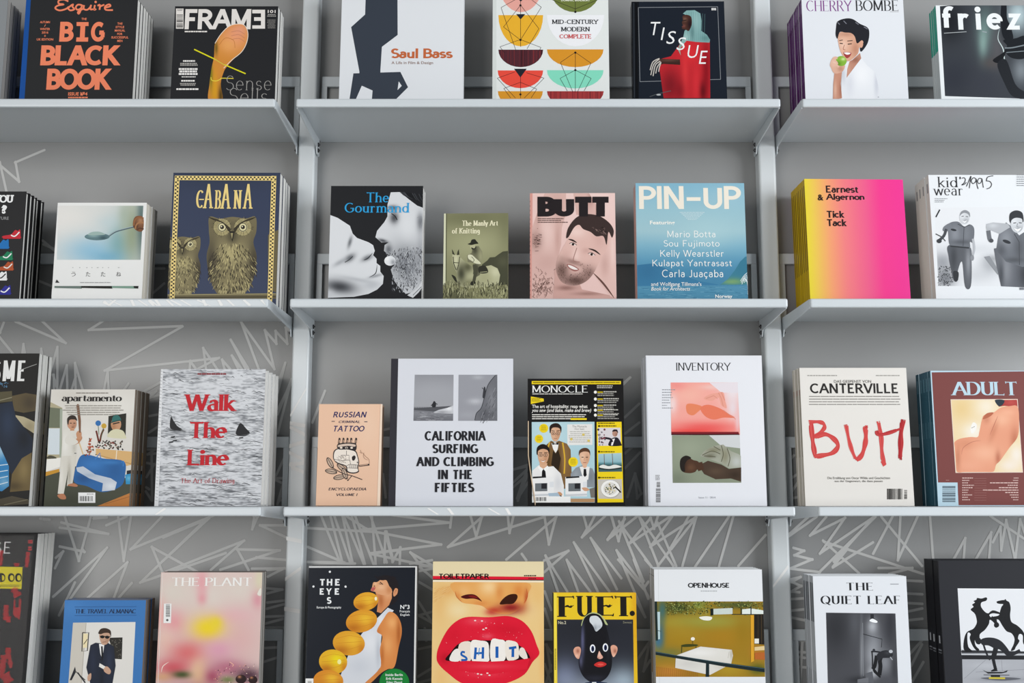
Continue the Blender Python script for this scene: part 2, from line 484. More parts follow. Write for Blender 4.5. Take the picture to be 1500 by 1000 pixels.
GL = {  # width; strokes ('_' ends in a foot serif, '^' in a tick, '@cx,cy,rx,ry,a0,a1' is an arc, '*' a dot)
    'A': (.8, '0,0_ .4,1|.4,1 .8,0_|.16,.36 .64,.36'), 'B': (.64, '.08,0_ .08,1_|.08,1 .3,1 @.3,.76,.24,.24,90,-90 .08,.52|.08,.52 .32,.52 @.32,.26,.28,.26,90,-90 .08,0'),
    'C': (.76, '@.42,.5,.4,.5,48,312'), 'D': (.8, '.08,0_ .08,1_|.08,1 .3,1 @.32,.5,.42,.5,90,-90 .08,0'),
    'E': (.62, '.08,0_ .08,1_|.08,1 .56,1^|.08,.52 .46,.52^|.08,0 .58,0^'), 'F': (.58, '.08,0_ .08,1_|.08,1 .56,1^|.08,.5 .46,.5^'),
    'G': (.82, '@.42,.5,.4,.5,50,322|.73,.14 .73,.46|.48,.44 .8,.44'), 'H': (.78, '.08,0_ .08,1_|.7,0_ .7,1_|.08,.52 .7,.52'), 'I': (.2, '.1,0_ .1,1_'),
    'J': (.42, '.32,1_ .32,.2 @.15,.2,.17,.2,0,-140'), 'K': (.74, '.08,0_ .08,1_|.66,1_ .1,.42|.25,.56 .72,0_'), 'L': (.6, '.08,0_ .08,1_|.08,0 .56,0^'),
    'M': (.94, '.1,0_ .1,1_|.1,1 .47,.06|.47,.06 .84,1|.84,0_ .84,1_'), 'N': (.8, '.1,0_ .1,1_|.1,1 .7,0|.7,0 .7,1_'), 'O': (.84, '@.42,.5,.4,.5,0,360'),
    'P': (.62, '.08,0_ .08,1_|.08,1 .3,1 @.3,.74,.28,.26,90,-90 .08,.48'), 'Q': (.86, '@.42,.5,.4,.5,0,360|.46,.2 .84,-.14'),
    'R': (.7, '.08,0_ .08,1_|.08,1 .3,1 @.3,.75,.26,.25,90,-90 .08,.5|.32,.5 .68,0_'), 'S': (.58, '@.29,.755,.22,.245,30,270 @.29,.255,.25,.255,90,-150'),
    'T': (.72, '.36,0_ .36,1|.03,1^ .69,1^'), 'U': (.76, '.1,1_ .1,.3 @.38,.3,.28,.3,180,360 .66,1_'), 'V': (.76, '0,1_ .38,0|.38,0 .76,1_'),
    'W': (1.08, '0,1_ .28,0|.28,0 .54,1|.54,1 .8,0|.8,0 1.08,1_'), 'X': (.74, '0,1_ .74,0_|.74,1_ 0,0_'), 'Y': (.74, '0,1_ .37,.46|.74,1_ .37,.46|.37,.46 .37,0_'),
    'Z': (.64, '.04,1 .6,1|.6,1 .02,0|.02,0 .62,0'),
    'a': (.54, '.09,.52 @.27,.44,.17,.2,150,0 .44,0_|.44,.37 @.25,.18,.19,.19,90,360'), 'b': (.6, '.1,0 .1,1_|@.33,.32,.23,.32,0,360'), 'c': (.52, '@.28,.32,.24,.32,45,315'),
    'd': (.6, '@.27,.32,.23,.32,0,360|.5,0_ .5,1_'), 'e': (.55, '.06,.34 .5,.34|@.28,.32,.23,.32,0,312'), 'f': (.38, '.18,0_ .18,.8 @.35,.8,.17,.2,180,50|.03,.62 .36,.62'),
    'g': (.56, '@.26,.36,.2,.27,0,360|.46,.6 .46,-.08 @.25,-.08,.21,.2,0,-150'), 'h': (.6, '.1,0_ .1,1_|.1,.4 @.3,.4,.2,.24,180,0 .5,0_'), 'i': (.2, '.1,0_ .1,.62_|*.1,.86'),
    'k': (.56, '.1,0_ .1,1_|.48,.62_ .12,.26|.22,.36 .52,0_'), 'l': (.2, '.1,0_ .1,1_'), 'm': (.9, '.1,0_ .1,.62_|.1,.4 @.28,.4,.18,.24,180,0 .46,0_|.46,.4 @.64,.4,.18,.24,180,0 .82,0_'),
    'n': (.6, '.1,0_ .1,.62_|.1,.4 @.3,.4,.2,.24,180,0 .5,0_'), 'o': (.56, '@.28,.32,.25,.32,0,360'), 'p': (.6, '.1,-.34_ .1,.62_|@.33,.32,.23,.32,0,360'),
    'r': (.44, '.1,0_ .1,.62_|.1,.38 @.28,.38,.18,.24,180,50'), 's': (.44, '@.22,.47,.16,.16,30,270 @.22,.16,.18,.155,90,-150'), 't': (.4, '.18,.86 .18,.14 @.32,.14,.14,.14,180,300|.03,.62 .38,.62'),
    'u': (.6, '.1,.62_ .1,.2 @.29,.2,.19,.2,180,360|.48,.62_ .48,0_'), 'v': (.48, '0,.62_ .24,0|.24,0 .48,.62_'), 'w': (.8, '0,.62_ .2,0|.2,0 .4,.62|.4,.62 .6,0|.6,0 .8,.62_'),
    'y': (.52, '0,.62_ .26,0|.52,.62_ .2,-.32'), 'j': (.24, '.14,.62_ .14,-.12 @-.02,-.12,.16,.2,0,-120|*.14,.86'), 'q': (.6, '@.27,.32,.23,.32,0,360|.5,-.34 .5,.62'), 'x': (.5, '0,0_ .5,.62_|0,.62_ .5,0_'), 'z': (.46, '.03,.62 .43,.62|.43,.62 .02,0|.02,0 .45,0'),
    'ç': (.52, '@.28,.32,.24,.32,45,315|.28,0 .28,-.1 @.24,-.16,.1,.08,60,-120'), '–': (.62, '.03,.42 .59,.42'),
    '.': (.2, '*.1,.06'), "'": (.18, '.1,1 .08,.78'), '-': (.4, '.05,.36 .35,.36'), ' ': (.32, ''),
}


def glyph_strokes(ch):
    w_, s = GL[ch]
    out = []
    for st in [x for x in s.split('|') if x]:
        if st[0] == '*':
            x, y = map(float, st[1:].split(','))
            out.append(('dot', (x, y), None)); continue
        pts, ser = [], []
        for tok in st.split():
            if tok[0] == '@':
                pts += arc(*map(float, tok[1:].split(',')))
            else:
                fl = tok[-1] if tok[-1] in '_^' else None
                x, y = map(float, tok.rstrip('_^').split(','))
                if fl: ser.append(((x, y), fl))
                if not pts or abs(pts[-1][0] - x) + abs(pts[-1][1] - y) > 1e-4: pts.append((x, y))
        out.append(('path', pts, ser))
    return w_, out


def pen_text(text, thick, thin, ang=0, serif=0.0, sth=0.04, space=0.12, xs=1.0):
    """drawn with a broad nib: list of polygons in em units (cap height 1)"""
    polys, x = [], 0.0
    a = R(ang)

    def half(n):                             # half width of the nib across a stroke with normal n
        u = n[0] * math.cos(a) + n[1] * math.sin(a)
        v = -n[0] * math.sin(a) + n[1] * math.cos(a)
        return math.hypot(u * thick, v * thin) / 2
    for ch in text:
        w_, st = glyph_strokes(ch)
        for kind, p, ser in st:
            if kind == 'dot':
                polys.append([(x + p[0] * xs + thick * .62 * math.cos(t), p[1] + thick * .62 * math.sin(t)) for t in np.linspace(0, 2 * math.pi, 14)[:-1]])
                continue
            t2 = thin / 2
            q = np.array([(x + px_ * xs, t2 + py_ * (1 - thin)) for px_, py_ in p])
            if len(q) == 2 and abs(q[1][1] - q[0][1]) > .45 * abs(q[1][0] - q[0][0]):   # straight stems end level
                for i in (0, 1):
                    if any(abs(p[i][1] - v) < .004 for v in (0, 1, .62, -.34)):
                        q[i][1] += t2 if p[i][1] > p[1 - i][1] else -t2
                d = q[1] - q[0]
                d = d / np.hypot(*d)
                h = half(np.array([-d[1], d[0]])) / abs(d[1])
                polys.append([(q[0][0] - h, q[0][1]), (q[0][0] + h, q[0][1]), (q[1][0] + h, q[1][1]), (q[1][0] - h, q[1][1])])
                q = None
            if q is not None:
                closed = np.hypot(*(q[0] - q[-1])) < 1e-3 and len(q) > 6
                if closed: q = q[:-1]
                q = np.array([v for i, v in enumerate(q) if i == 0 or np.hypot(*(v - q[i - 1])) > 1e-4])
                n = len(q)
                left, right = [], []
                for i in range(n):
                    A = q[i - 1] if (i > 0 or closed) else q[i]
                    B = q[(i + 1) % n] if (i < n - 1 or closed) else q[i]
                    d1 = (q[i] - A); d2 = (B - q[i])
                    l1, l2 = np.hypot(*d1), np.hypot(*d2)
                    d = (d1 / l1 if l1 > 1e-9 else d1) + (d2 / l2 if l2 > 1e-9 else d2)
                    ld = np.hypot(*d)
                    d = d / ld if ld > 1e-6 else d2 / max(l2, 1e-9)
                    nn = np.array([-d[1], d[0]])
                    h = half(nn)
                    left.append(q[i] + nn * h); right.append(q[i] - nn * h)
                rng = range(n) if closed else range(n - 1)
                for i in rng:
                    j = (i + 1) % n
                    polys.append([tuple(left[i]), tuple(left[j]), tuple(right[j]), tuple(right[i])])
            if serif:
                for (sx, sy), fl in ser:
                    X = x + sx * xs
                    if fl == '_':
                        up = -1 if sy < .3 else 1
                        yy = sy
                        L = serif + thick / 2
                        y0, y1 = (yy, yy + sth) if sy < .3 else (yy - sth, yy)
                        polys.append([(X - L, y0), (X + L, y0), (X + L, y1), (X - L, y1)])
                    else:
                        dn = -1 if sy > .3 else 1
                        if .3 < sy < .7:
                            polys.append([(X - sth * .6, sy - serif), (X + sth * .6, sy - serif), (X + sth * .6, sy + serif), (X - sth * .6, sy + serif)])
                        else:
                            polys.append([(X - sth, sy - dn * sth * .5), (X + sth * .5, sy - dn * sth * .5), (X + sth * .8, sy + dn * serif * 1.9), (X + sth * .1, sy + dn * serif * 1.9)])
        x += w_ * xs + space
    return polys


_font_cache = {}


def sans_text(text, bold=0.0, shear=0.0, lines=1.0, align='CENTER'):
    key = (text, bold, shear, lines, align)
    if key in _font_cache: return _font_cache[key]
    cu = bpy.data.curves.new('lettering', 'FONT')
    cu.body = text
    cu.offset = bold
    cu.shear = shear
    cu.resolution_u = 3
    cu.space_line = lines
    cu.align_x = align
    cu.fill_mode = 'FRONT'
    ob = bpy.data.objects.new('lettering', cu)
    COL.objects.link(ob)
    dg = bpy.context.evaluated_depsgraph_get()
    me = ob.evaluated_get(dg).to_mesh()
    V = [(v.co.x, v.co.y) for v in me.vertices]
    polys = [[V[i] for i in p.vertices] for p in me.polygons]
    bpy.data.objects.remove(ob)
    bpy.data.curves.remove(cu)
    _font_cache[key] = polys
    return polys


# ------------------------------------------------------------------ printing on a cover
def spline(pts, closed=True, n=6):
    P = np.asarray(pts, float)
    N = len(P)
    out = []
    for i in range(N if closed else N - 1):
        p1, p2 = P[i], P[(i + 1) % N]
        p0 = P[i - 1] if (closed or i > 0) else p1
        p3 = P[(i + 2) % N] if (closed or i < N - 2) else p2
        for t in np.arange(n) / n:
            out.append(.5 * ((2 * p1) + (-p0 + p2) * t + (2 * p0 - 5 * p1 + 4 * p2 - p3) * t * t + (-p0 + 3 * p1 - 3 * p2 + p3) * t ** 3))
    if not closed: out.append(P[-1])
    return np.array(out)


def clip_rect(poly, w_, h_):
    for ax, lim, sg in ((0, 0, 1), (0, w_, -1), (1, 0, 1), (1, h_, -1)):
        out = []
        for i in range(len(poly)):
            a, b = poly[i - 1], poly[i]
            da, db = sg * (a[ax] - lim), sg * (b[ax] - lim)
            if da >= 0: out.append(a)
            if (da >= 0) != (db >= 0):
                t = da / (da - db)
                out.append(tuple(a[k] + (b[k] - a[k]) * t for k in range(len(a))))
        # keep order: a is emitted before the crossing
        poly = out
        if len(poly) < 3: return []
    return poly


class Art:
    """prints flat shapes on a cover. Shapes are given in the pixels of one enlarged crop (ox, oy, k)
    of the photograph and carried onto the plane of the cover where it stands."""

    def __init__(s, pose, ox, oy, k):
        s.X0, s.w, s.h, s.le, s.ya, s.zb, s.y0 = pose
        s.ox, s.oy, s.k = ox, oy, k
        s.V, s.F, s.C = [], [], []
        s.lay = 0
        s.O = np.array([s.X0, s.y0, s.zb])
        s.eu = np.array([math.cos(s.ya), math.sin(s.ya), 0])
        s.ev = np.array([-math.sin(s.le) * math.sin(s.ya), math.sin(s.le) * math.cos(s.ya), math.cos(s.le)])
        s.nn = np.cross(s.eu, s.ev)

    def at(s, pts):
        P = np.asarray(pts, float)
        d = rays(np.stack([s.ox + P[:, 0] / s.k, s.oy + P[:, 1] / s.k], 1))
        t = ((s.O - CAM) @ s.nn) / (d @ s.nn)
        Q = CAM + d * t[:, None] - s.O
        return np.stack([Q @ s.eu, Q @ s.ev], 1)

    def face(s, loc, cols, step=True):
        if step: s.lay += 1
        y = s.lay
        poly = [tuple(p) + tuple(c) for p, c in zip(loc, cols)]
        if any(p[0] < 0 or p[0] > s.w or p[1] < 0 or p[1] > s.h for p in poly):
            poly = clip_rect(poly, s.w, s.h)
            if len(poly) < 3: return
        b = len(s.V)
        s.V += [(p[0], y, p[1]) for p in poly]
        ar = sum(poly[i - 1][0] * poly[i][1] - poly[i][0] * poly[i - 1][1] for i in range(len(poly)))
        idx = list(range(b, b + len(poly)))
        if ar < 0: idx.reverse()
        s.F.append(idx)
        for i in idx: s.C.append(poly[i - b][2:5])

    def tris(s, loc):
        t = tessellate_polygon([[Vector((p[0], p[1], 0)) for p in loc]])
        return t

    def loc_poly(s, loc, c):
        s.lay += 1
        if len(loc) <= 4 and s.convex(loc):
            s.face(loc, [c] * len(loc), False); return
        for t in s.tris(loc):
            s.face([loc[i] for i in t], [c] * 3, False)

    @staticmethod
    def convex(q):
        sg = 0
        n = len(q)
        for i in range(n):
            a, b, c = q[i - 2], q[i - 1], q[i]
            cr = (b[0] - a[0]) * (c[1] - b[1]) - (b[1] - a[1]) * (c[0] - b[0])
            if abs(cr) < 1e-14: continue
            if sg == 0: sg = 1 if cr > 0 else -1
            elif (cr > 0) != (sg > 0): return False
        return True

    def P(s, c, *pts):
        s.loc_poly(s.at(pts), ink(c))

    def S(s, c, *pts, n=5):
        s.loc_poly(s.at(spline(pts, True, n)), ink(c))

    def Rc(s, c, x0, y0, x1, y1):
        s.P(c, (x0, y0), (x1, y0), (x1, y1), (x0, y1))

    def E(s, c, x, y, rx, ry=None, rot=0, n=24):
        ry = rx if ry is None else ry
        a = np.linspace(0, 2 * math.pi, n, endpoint=False)
        ca, sa = math.cos(R(rot)), math.sin(R(rot))
        s.P(c, *[(x + rx * math.cos(t) * ca - ry * math.sin(t) * sa, y + rx * math.cos(t) * sa + ry * math.sin(t) * ca) for t in a])

    def L(s, c, wd, *pts, smooth=False, taper=False):
        q = spline(pts, False, 5) if smooth else np.asarray(pts, float)
        col = ink(c)
        s.lay += 1
        n = len(q)
        nrm = []
        for i in range(n):
            d = q[min(i + 1, n - 1)] - q[max(i - 1, 0)]
            d = d / max(np.hypot(*d), 1e-9)
            nrm.append(np.array([-d[1], d[0]]))
        nrm = np.array(nrm)
        wds = np.full(n, wd / 2.0)
        if taper: wds = wds * np.sin(np.linspace(0.15, math.pi - 0.15, n))
        A = s.at(q + nrm * wds[:, None]); B = s.at(q - nrm * wds[:, None])
        up = .25 if wd >= 9 and len(pts) >= 4 else 0
        for i in range(n - 1):
            s.lay += up
            s.face([A[i], A[i + 1], B[i + 1], B[i]], [col] * 4, False)

    def Z(s, c, wd, *pts):                   # zigzag: every leg on its own
        for a, b in zip(pts[:-1], pts[1:]): s.L(c, wd, a, b)

    def polys_box(s, polys, box, c):
        x0, y0, x1, y1 = box
        q = s.at([(x0, (y0 + y1) / 2), (x1, (y0 + y1) / 2), ((x0 + x1) / 2, y0), ((x0 + x1) / 2, y1)])
        lx0, lx1, ly1, ly0 = q[0][0], q[1][0], q[2][1], q[3][1]
        rise = (q[1][1] - q[0][1])
        allp = np.array([p for pl in polys for p in pl])
        mn, mx = allp.min(0), allp.max(0)
        col = ink(c)
        s.lay += 1
        base = s.lay
        for n_, pl in enumerate(polys):
            loc = [(lx0 + (p[0] - mn[0]) / (mx[0] - mn[0]) * (lx1 - lx0), ly0 + (p[1] - mn[1]) / max(mx[1] - mn[1], 1e-6) * (ly1 - ly0)) for p in pl]
            s.lay = base + .8 * (n_ % 61)
            s.face(loc, [col] * len(loc), False)
        s.lay = base + .8 * min(len(polys), 61)

    def T(s, c, text, x0, y0, x1, y1, b=0.0, sh=0.0, ls=1.0, al='CENTER'):
        s.polys_box(sans_text(text, b, sh, ls, al), (x0, y0, x1, y1), c)

    def W(s, c, text, x0, y0, x1, y1, **kw):
        s.polys_box(pen_text(text, **kw), (x0, y0, x1, y1), c)

    def micro(s, c, x0, y0, x1, y1, rows, seed=1, centre=False, ragged=.2, th=.5):
        """lines of print too small to read"""
        rd = random.Random(seed)
        dy = (y1 - y0) / rows
        s.lay += 1
        for r_ in range(rows):
            xe = x1 - rd.random() * ragged * (x1 - x0)
            sh = (x1 - xe) / 2 if centre else 0
            x = x0
            while x < xe - 2:
                l = min(rd.uniform(.04, .14) * (x1 - x0) + 3, xe - x)
                q = s.at([(x + sh, y0 + dy * r_), (x + sh + l, y0 + dy * r_), (x + sh + l, y0 + dy * (r_ + th)), (x + sh, y0 + dy * (r_ + th))])
                s.face(q, [ink(c)] * 4, False)
                x += l + 2.5

    def bars(s, x0, y0, x1, y1, n=16, seed=3, c='#222', vertical=False):
        rd = random.Random(seed)
        p = 0.0
        while p < 1:
            w_ = rd.choice([.02, .03, .05, .06]); g = rd.choice([.02, .03, .05])
            a, b = p, min(p + w_, 1)
            if vertical: s.Rc(c, x0, y0 + (y1 - y0) * a, x1, y0 + (y1 - y0) * b)
            else: s.Rc(c, x0 + (x1 - x0) * a, y0, x0 + (x1 - x0) * b, y1)
            p += w_ + g

    def soft(s, pts, base, blobs=(), res=5, smooth=False, grad=None, fn=None):
        """a patch of printed photograph: base colour, an optional top-to-bottom or left-to-right run of colours, soft spots"""
        q = spline(pts, True, 5) if smooth else np.asarray(pts, float)
        t = tessellate_polygon([[Vector((p[0], p[1], 0)) for p in q]])
        T_ = [np.array([q[i] for i in tr]) for tr in t]
        out = []
        st = list(T_)
        while st:
            a = st.pop()
            e = [np.hypot(*(a[1] - a[0])), np.hypot(*(a[2] - a[1])), np.hypot(*(a[0] - a[2]))]
            m = int(np.argmax(e))
            if e[m] <= res * 1.5: out.append(a); continue
            i, j, k_ = m, (m + 1) % 3, (m + 2) % 3
            mid = (a[i] + a[j]) / 2
            st.append(np.array([a[i], mid, a[k_]])); st.append(np.array([mid, a[j], a[k_]]))
        A = np.array(out).reshape(-1, 2)
        C = np.tile(hexc(base), (len(A), 1))
        if grad:
            ax, stops = grad
            v = A[:, 0] if ax == 'x' else (A[:, 1] if ax == 'y' else A @ np.asarray(ax))
            xs = [g[0] for g in stops]; cs = np.array([hexc(g[1]) for g in stops])
            C = np.stack([np.interp(v, xs, cs[:, k_]) for k_ in range(3)], 1)
        for bl in blobs:
            x, y, rx, ry, c, al = bl[:6]
            rot = R(bl[6]) if len(bl) > 6 else 0
            dx, dy = A[:, 0] - x, A[:, 1] - y
            u = (dx * math.cos(rot) + dy * math.sin(rot)) / rx
            v = (-dx * math.sin(rot) + dy * math.cos(rot)) / ry
            g = (al * np.exp(-(u * u + v * v)))[:, None]
            C = C * (1 - g) + hexc(c) * g
        if fn is not None: C = fn(A, C)
        Lc = s.at(A)
        cc = ink(np.clip(C, 0, 1))
        s.lay += 1
        for i in range(0, len(A), 3):
            s.face(Lc[i:i + 3], cc[i:i + 3], False)

    def mesh(s):
        st = min(4e-6, 7e-4 / max(s.lay, 1))       # the inks lie on one another in layers thinner than paper
        return [(v[0], -4e-5 - st * v[1], v[2]) for v in s.V], s.F, s.C


def vnoise(A, sx, sy, seed=0):
    rs = np.random.RandomState(seed)
    G = rs.rand(64, 64)
    x, y = A[:, 0] / sx, A[:, 1] / sy
    i, j = np.floor(x).astype(int), np.floor(y).astype(int)
    fx, fy = x - i, y - j
    fx, fy = fx * fx * (3 - 2 * fx), fy * fy * (3 - 2 * fy)
    g = lambda a, b: G[a % 64, b % 64]
    return (g(i, j) * (1 - fx) + g(i + 1, j) * fx) * (1 - fy) + (g(i, j + 1) * (1 - fx) + g(i + 1, j + 1) * fx) * fy


# ------------------------------------------------------------------ a book or magazine
BOOKS = {}


def rect_faces(V, F, C, x0, x1, y0, y1, z0, z1, c, cf=None, cl=None):
    b = len(V)
    V += [(x0, y0, z0), (x1, y0, z0), (x1, y1, z0), (x0, y1, z0), (x0, y0, z1), (x1, y0, z1), (x1, y1, z1), (x0, y1, z1)]
    for k, q in (('f', (0, 1, 5, 4)), ('r', (1, 2, 6, 5)), ('b', (2, 3, 7, 6)), ('l', (3, 0, 4, 7)), ('t', (4, 5, 6, 7)), ('d', (3, 2, 1, 0))):
        F.append([b + i for i in q])
        col = cf if (k == 'f' and cf is not None) else (cl if (k == 'l' and cl is not None) else c)
        C += [col] * 4


def book(name, kind, pose, t, n, art, front='#fff', spine=None, edge=None, pages='white', hard=False, gloss=False,
         spine_art=None, labels=(), cat='magazine', group=None, seed=0, gap=0.0008, jitter=1.0, pages_back=None):
    """n copies of one issue standing one behind the other; art prints the front cover"""
    X0, w_, h_, le, ya, zb, y0 = pose
    spine = spine or front
    V, F, C = [], [], []
    cf, cs = ink(front), ink(spine)
    ce = ink(edge) if edge else cf
    bt = 0.0024 if hard else 0.0005          # board thickness
    rect_faces(V, F, C, 0, w_, 0, bt, 0, h_, ce, cf, cs)
    rect_faces(V, F, C, 0, w_, t - bt, t, 0, h_, ce, None, cs)
    rect_faces(V, F, C, 0, bt, bt, t - bt, 0, h_, cs, None, cs)
    if art is not None:
        b = len(V)
        v2, f2, c2 = art.mesh()
        V += v2
        F += [[i + b for i in f] for f in f2]
        C += list(c2)
    if spine_art:
        for (ya_, yb_, za, zb_, col) in spine_art:   # marks on the spine (left side): fractions of thickness, height
            b = len(V)
            V += [(-4e-5, t * ya_, h_ * za), (-4e-5, t * yb_, h_ * za), (-4e-5, t * yb_, h_ * zb_), (-4e-5, t * ya_, h_ * zb_)]
            F.append([b + 3, b + 2, b + 1, b]); C += [ink(col)] * 4
    me = bpy.data.meshes.new(kind + '_cover')
    me.from_pydata(V, [], F)
    at = me.attributes.new('ink', 'FLOAT_COLOR', 'CORNER')
    at.data.foreach_set('color', np.c_[np.array(C, float), np.ones(len(C))].ravel())
    me.materials.append(M_GLOSSP if gloss else M_PRINT)
    ins = 0.003 if hard else 0.0008
    bm = bmesh.new()
    bx(bm, bt, w_ - ins, bt, t - bt, ins if hard else 0.0, h_ - ins)
    pm = bpy.data.meshes.new(kind + '_pages')
    bm.to_mesh(pm); bm.free()
    pm.materials.append(PAGES[pages])
    rd = random.Random(seed + 17)
    first = None
    for i in range(n):
        if i == 0:
            root = empty(kind, (0, 0, 0))
            cov = link_mesh('cover', me, root)
            pg = link_mesh('page_block', pm, root)
            first = (root, cov, pg)
        else:
            root = first[0].copy(); COL.objects.link(root)
            c_ = first[1].copy(); COL.objects.link(c_); c_.parent = root
            p_ = first[2].copy(); COL.objects.link(p_); p_.parent = root
        off = i * (t + gap)
        dx = (rd.uniform(-1, 1) * 0.0016 * jitter) if i else 0
        root.location = (X0 + dx - off * math.sin(ya), y0 + off * math.cos(ya) / max(math.cos(le), .5), zb + 0.0002 + t * math.sin(max(le, 0)))
        root.rotation_euler = Matrix.Rotation(ya, 3, 'Z').__matmul__(Matrix.Rotation(-le, 3, 'X')).to_euler()
        tag(root, labels[i] if i < len(labels) else labels[-1], cat, group if n > 1 else None)
    BOOKS[name] = first
    return first


ORD = ['front', 'second', 'third', 'fourth', 'fifth', 'sixth', 'seventh', 'eighth', 'ninth', 'tenth']


def lab(front, other, n):
    """labels of a row of copies: the front one by its cover, the rest by their place behind it"""
    out = [front]
    for i in range(1, n):
        out.append(f'{ORD[i]} from front {other}' if i < n - 1 or n < 3 else f'rearmost {other}')
    return out


def mk(X0, w_, h_, lean, yaw, row, y0=0.012):
    return (X0, w_, h_, R(max(lean, 0.3)), R(yaw), SHELF_Z[row], y0)


SANS = dict(thick=.18, thin=.155, space=.1)
HEAVY = dict(thick=.27, thin=.21, space=.1)
LIGHT = dict(thick=.1, thin=.09, space=.12)

POSE = {
    'bigblack': mk(-1.1345, 0.2481, 0.2801, 0.3, 0, 1, 0.13), 'spoonveg': mk(-0.8155, 0.2328, 0.2809, 0.6, 0, 1, 0.165),
    'bass': mk(-0.4345, 0.2717, 0.3281, 1.7, 0, 1, 0.13), 'bowls': mk(-0.0983, 0.2567, 0.3251, 0.7, 0, 1, 0.13),
    'veil': mk(0.2103, 0.2054, 0.2757, 1.1, -0.5, 1, 0.13), 'apple': mk(0.5832, 0.2242, 0.2744, 0.3, 0, 1, 0.115),
    'frieze': mk(0.8847, 0.2300, 0.2656, 0.3, 0, 1, 0.13), 'you': mk(-1.3353, 0.2300, 0.2593, 0.3, 0, 2, 0.13),
    'spoon': mk(-1.0355, 0.1922, 0.2341, 0.3, 0, 2, 0.13), 'owl': mk(-0.7891, 0.2321, 0.3011, 0.3, 0, 2, 0.13),
    'kiss': mk(-0.4468, 0.1995, 0.2720, 0.7, 0, 2, 0.13), 'cowboy': mk(-0.2021, 0.1385, 0.2113, 1.9, -1.7, 2, 0.13),
    'pinkman': mk(-0.0164, 0.1841, 0.2559, 1.2, -0.6, 2, 0.13), 'fjord': mk(0.2125, 0.2355, 0.2786, 1.0, 0, 2, 0.13),
    'gradient': mk(0.5805, 0.2161, 0.2899, 2.0, 1.4, 2, 0.13), 'kids': mk(0.8486, 0.2300, 0.2972, 1.0, 0, 2, 0.13),
    'sme': mk(-1.2852, 0.2300, 0.3196, 0.9, 0, 3, 0.13), 'apartment': mk(-1.0241, 0.1767, 0.2428, 0.3, 0, 3, 0.13),
    'waves': mk(-0.7919, 0.2196, 0.2843, 0.3, 0, 3, 0.12), 'skull': mk(-0.4607, 0.1333, 0.2115, 2.0, 0, 3, 0.13),
    'surf': mk(-0.3102, 0.2579, 0.3081, 0.7, 0, 3, 0.13), 'tailor': mk(-0.0216, 0.2018, 0.2659, 1.5, -0.4, 3, 0.13),
    'coat': mk(0.2285, 0.2456, 0.3150, 1.1, 0, 3, 0.13), 'buh': mk(0.5536, 0.2258, 0.2890, 1.5, 0, 3, 0.13),
    'torso': mk(0.8282, 0.2300, 0.2824, 0.4, 0, 3, 0.13), 'wrapped': mk(-1.2689, 0.2300, 0.3563, 2.5, 0, 4, 0.13),
    'suit': mk(-0.9703, 0.1663, 0.2227, 1.1, 0, 4, 0.13), 'flower': mk(-0.7749, 0.2081, 0.2786, 0.3, 0, 4, 0.13),
    'melon': mk(-0.4718, 0.2221, 0.2912, 0.5, 0, 4, 0.13), 'lips': mk(-0.2170, 0.2280, 0.2998, 1.4, -0.4, 4, 0.13),
    'eggplant': mk(0.0290, 0.1713, 0.2371, 1.4, -0.5, 4, 0.13), 'bed': mk(0.2376, 0.2217, 0.2845, 0.3, 0, 4, 0.13),
    'skater': mk(0.5633, 0.1917, 0.2711, 0.3, 0, 4, 0.13), 'horse': mk(0.8211, 0.2300, 0.3023, 0.3, 0, 4, 0.13),
    'greystack': mk(-1.4047, 0.2300, 0.2799, 0.3, 0, 1, 0.13),
}


def A_(name, ox, oy, k):
    return Art(POSE[name], ox, oy, k)


def ell(x, y, rx, ry, n=20, a0=0, a1=360):
    return [(x + rx * math.cos(R(a0 + (a1 - a0) * i / n)), y + ry * math.sin(R(a0 + (a1 - a0) * i / n))) for i in range(n + (0 if abs(a1 - a0) == 360 else 1))]


# ================================================================== top row
book('greystack', 'magazine', POSE['greystack'], 0.016, 4, None, front='#8b8f92', spine='#777', edge='#3c4044', pages='grey',
     labels=lab('grey magazine cut off by the left edge of the picture, top left shelf', 'in the grey stack at the far left', 4), group='grey stack on the top left shelf', seed=1)

a = A_('bigblack', 0, 0, 4.546)
a.P('#17509c', (160, -40), (208, -40), (205, 0), (163, 660), (120, 660))
O = '#ff8a66'
# script masthead
for pts in ([(455, 10), (425, -2), (392, 5), (392, 25), (425, 30), (385, 38), (368, 55), (395, 70), (435, 62), (460, 45)],
            [(448, 60), (470, 40), (487, 30), (482, 45), (495, 62), (470, 70), (455, 60)],
            [(545, 35), (520, 32), (505, 48), (515, 66), (540, 55), (548, 32), (535, 75), (525, 92), (520, 80), (560, 55)],
            [(560, 35), (558, 60), (580, 66), (600, 50), (607, 33), (602, 62), (620, 62)],
            [(632, 34), (627, 66), (640, 60)], [(650, 40), (665, 33), (663, 66), (668, 45), (695, 32)],
            [(700, 52), (735, 42), (725, 30), (700, 45), (705, 66), (752, 68)]):
    a.L(O, 11, *pts, smooth=True)
a.E(O, 637, 14, 8)
for t_, b_ in (('BIG', (398, 146, 697, 278)), ('BLACK', (272, 303, 806, 436)), ('BOOK', (312, 458, 748, 598))):
    a.W(O, t_, *b_, serif=.1 if t_ == 'BIG' else 0, sth=.2, **HEAVY) if t_ != 'BIG' else [a.W(O, 'B', 398, 146, 492, 278, **HEAVY), a.P(O, (510, 148), (590, 148), (590, 174), (568, 174), (564, 250), (588, 250), (586, 278), (507, 278), (509, 250), (532, 250), (536, 174), (510, 174)), a.W(O, 'G', 606, 146, 698, 278, **HEAVY)]
a.T(O, 'THE', 543, 120, 577, 135, b=.018)
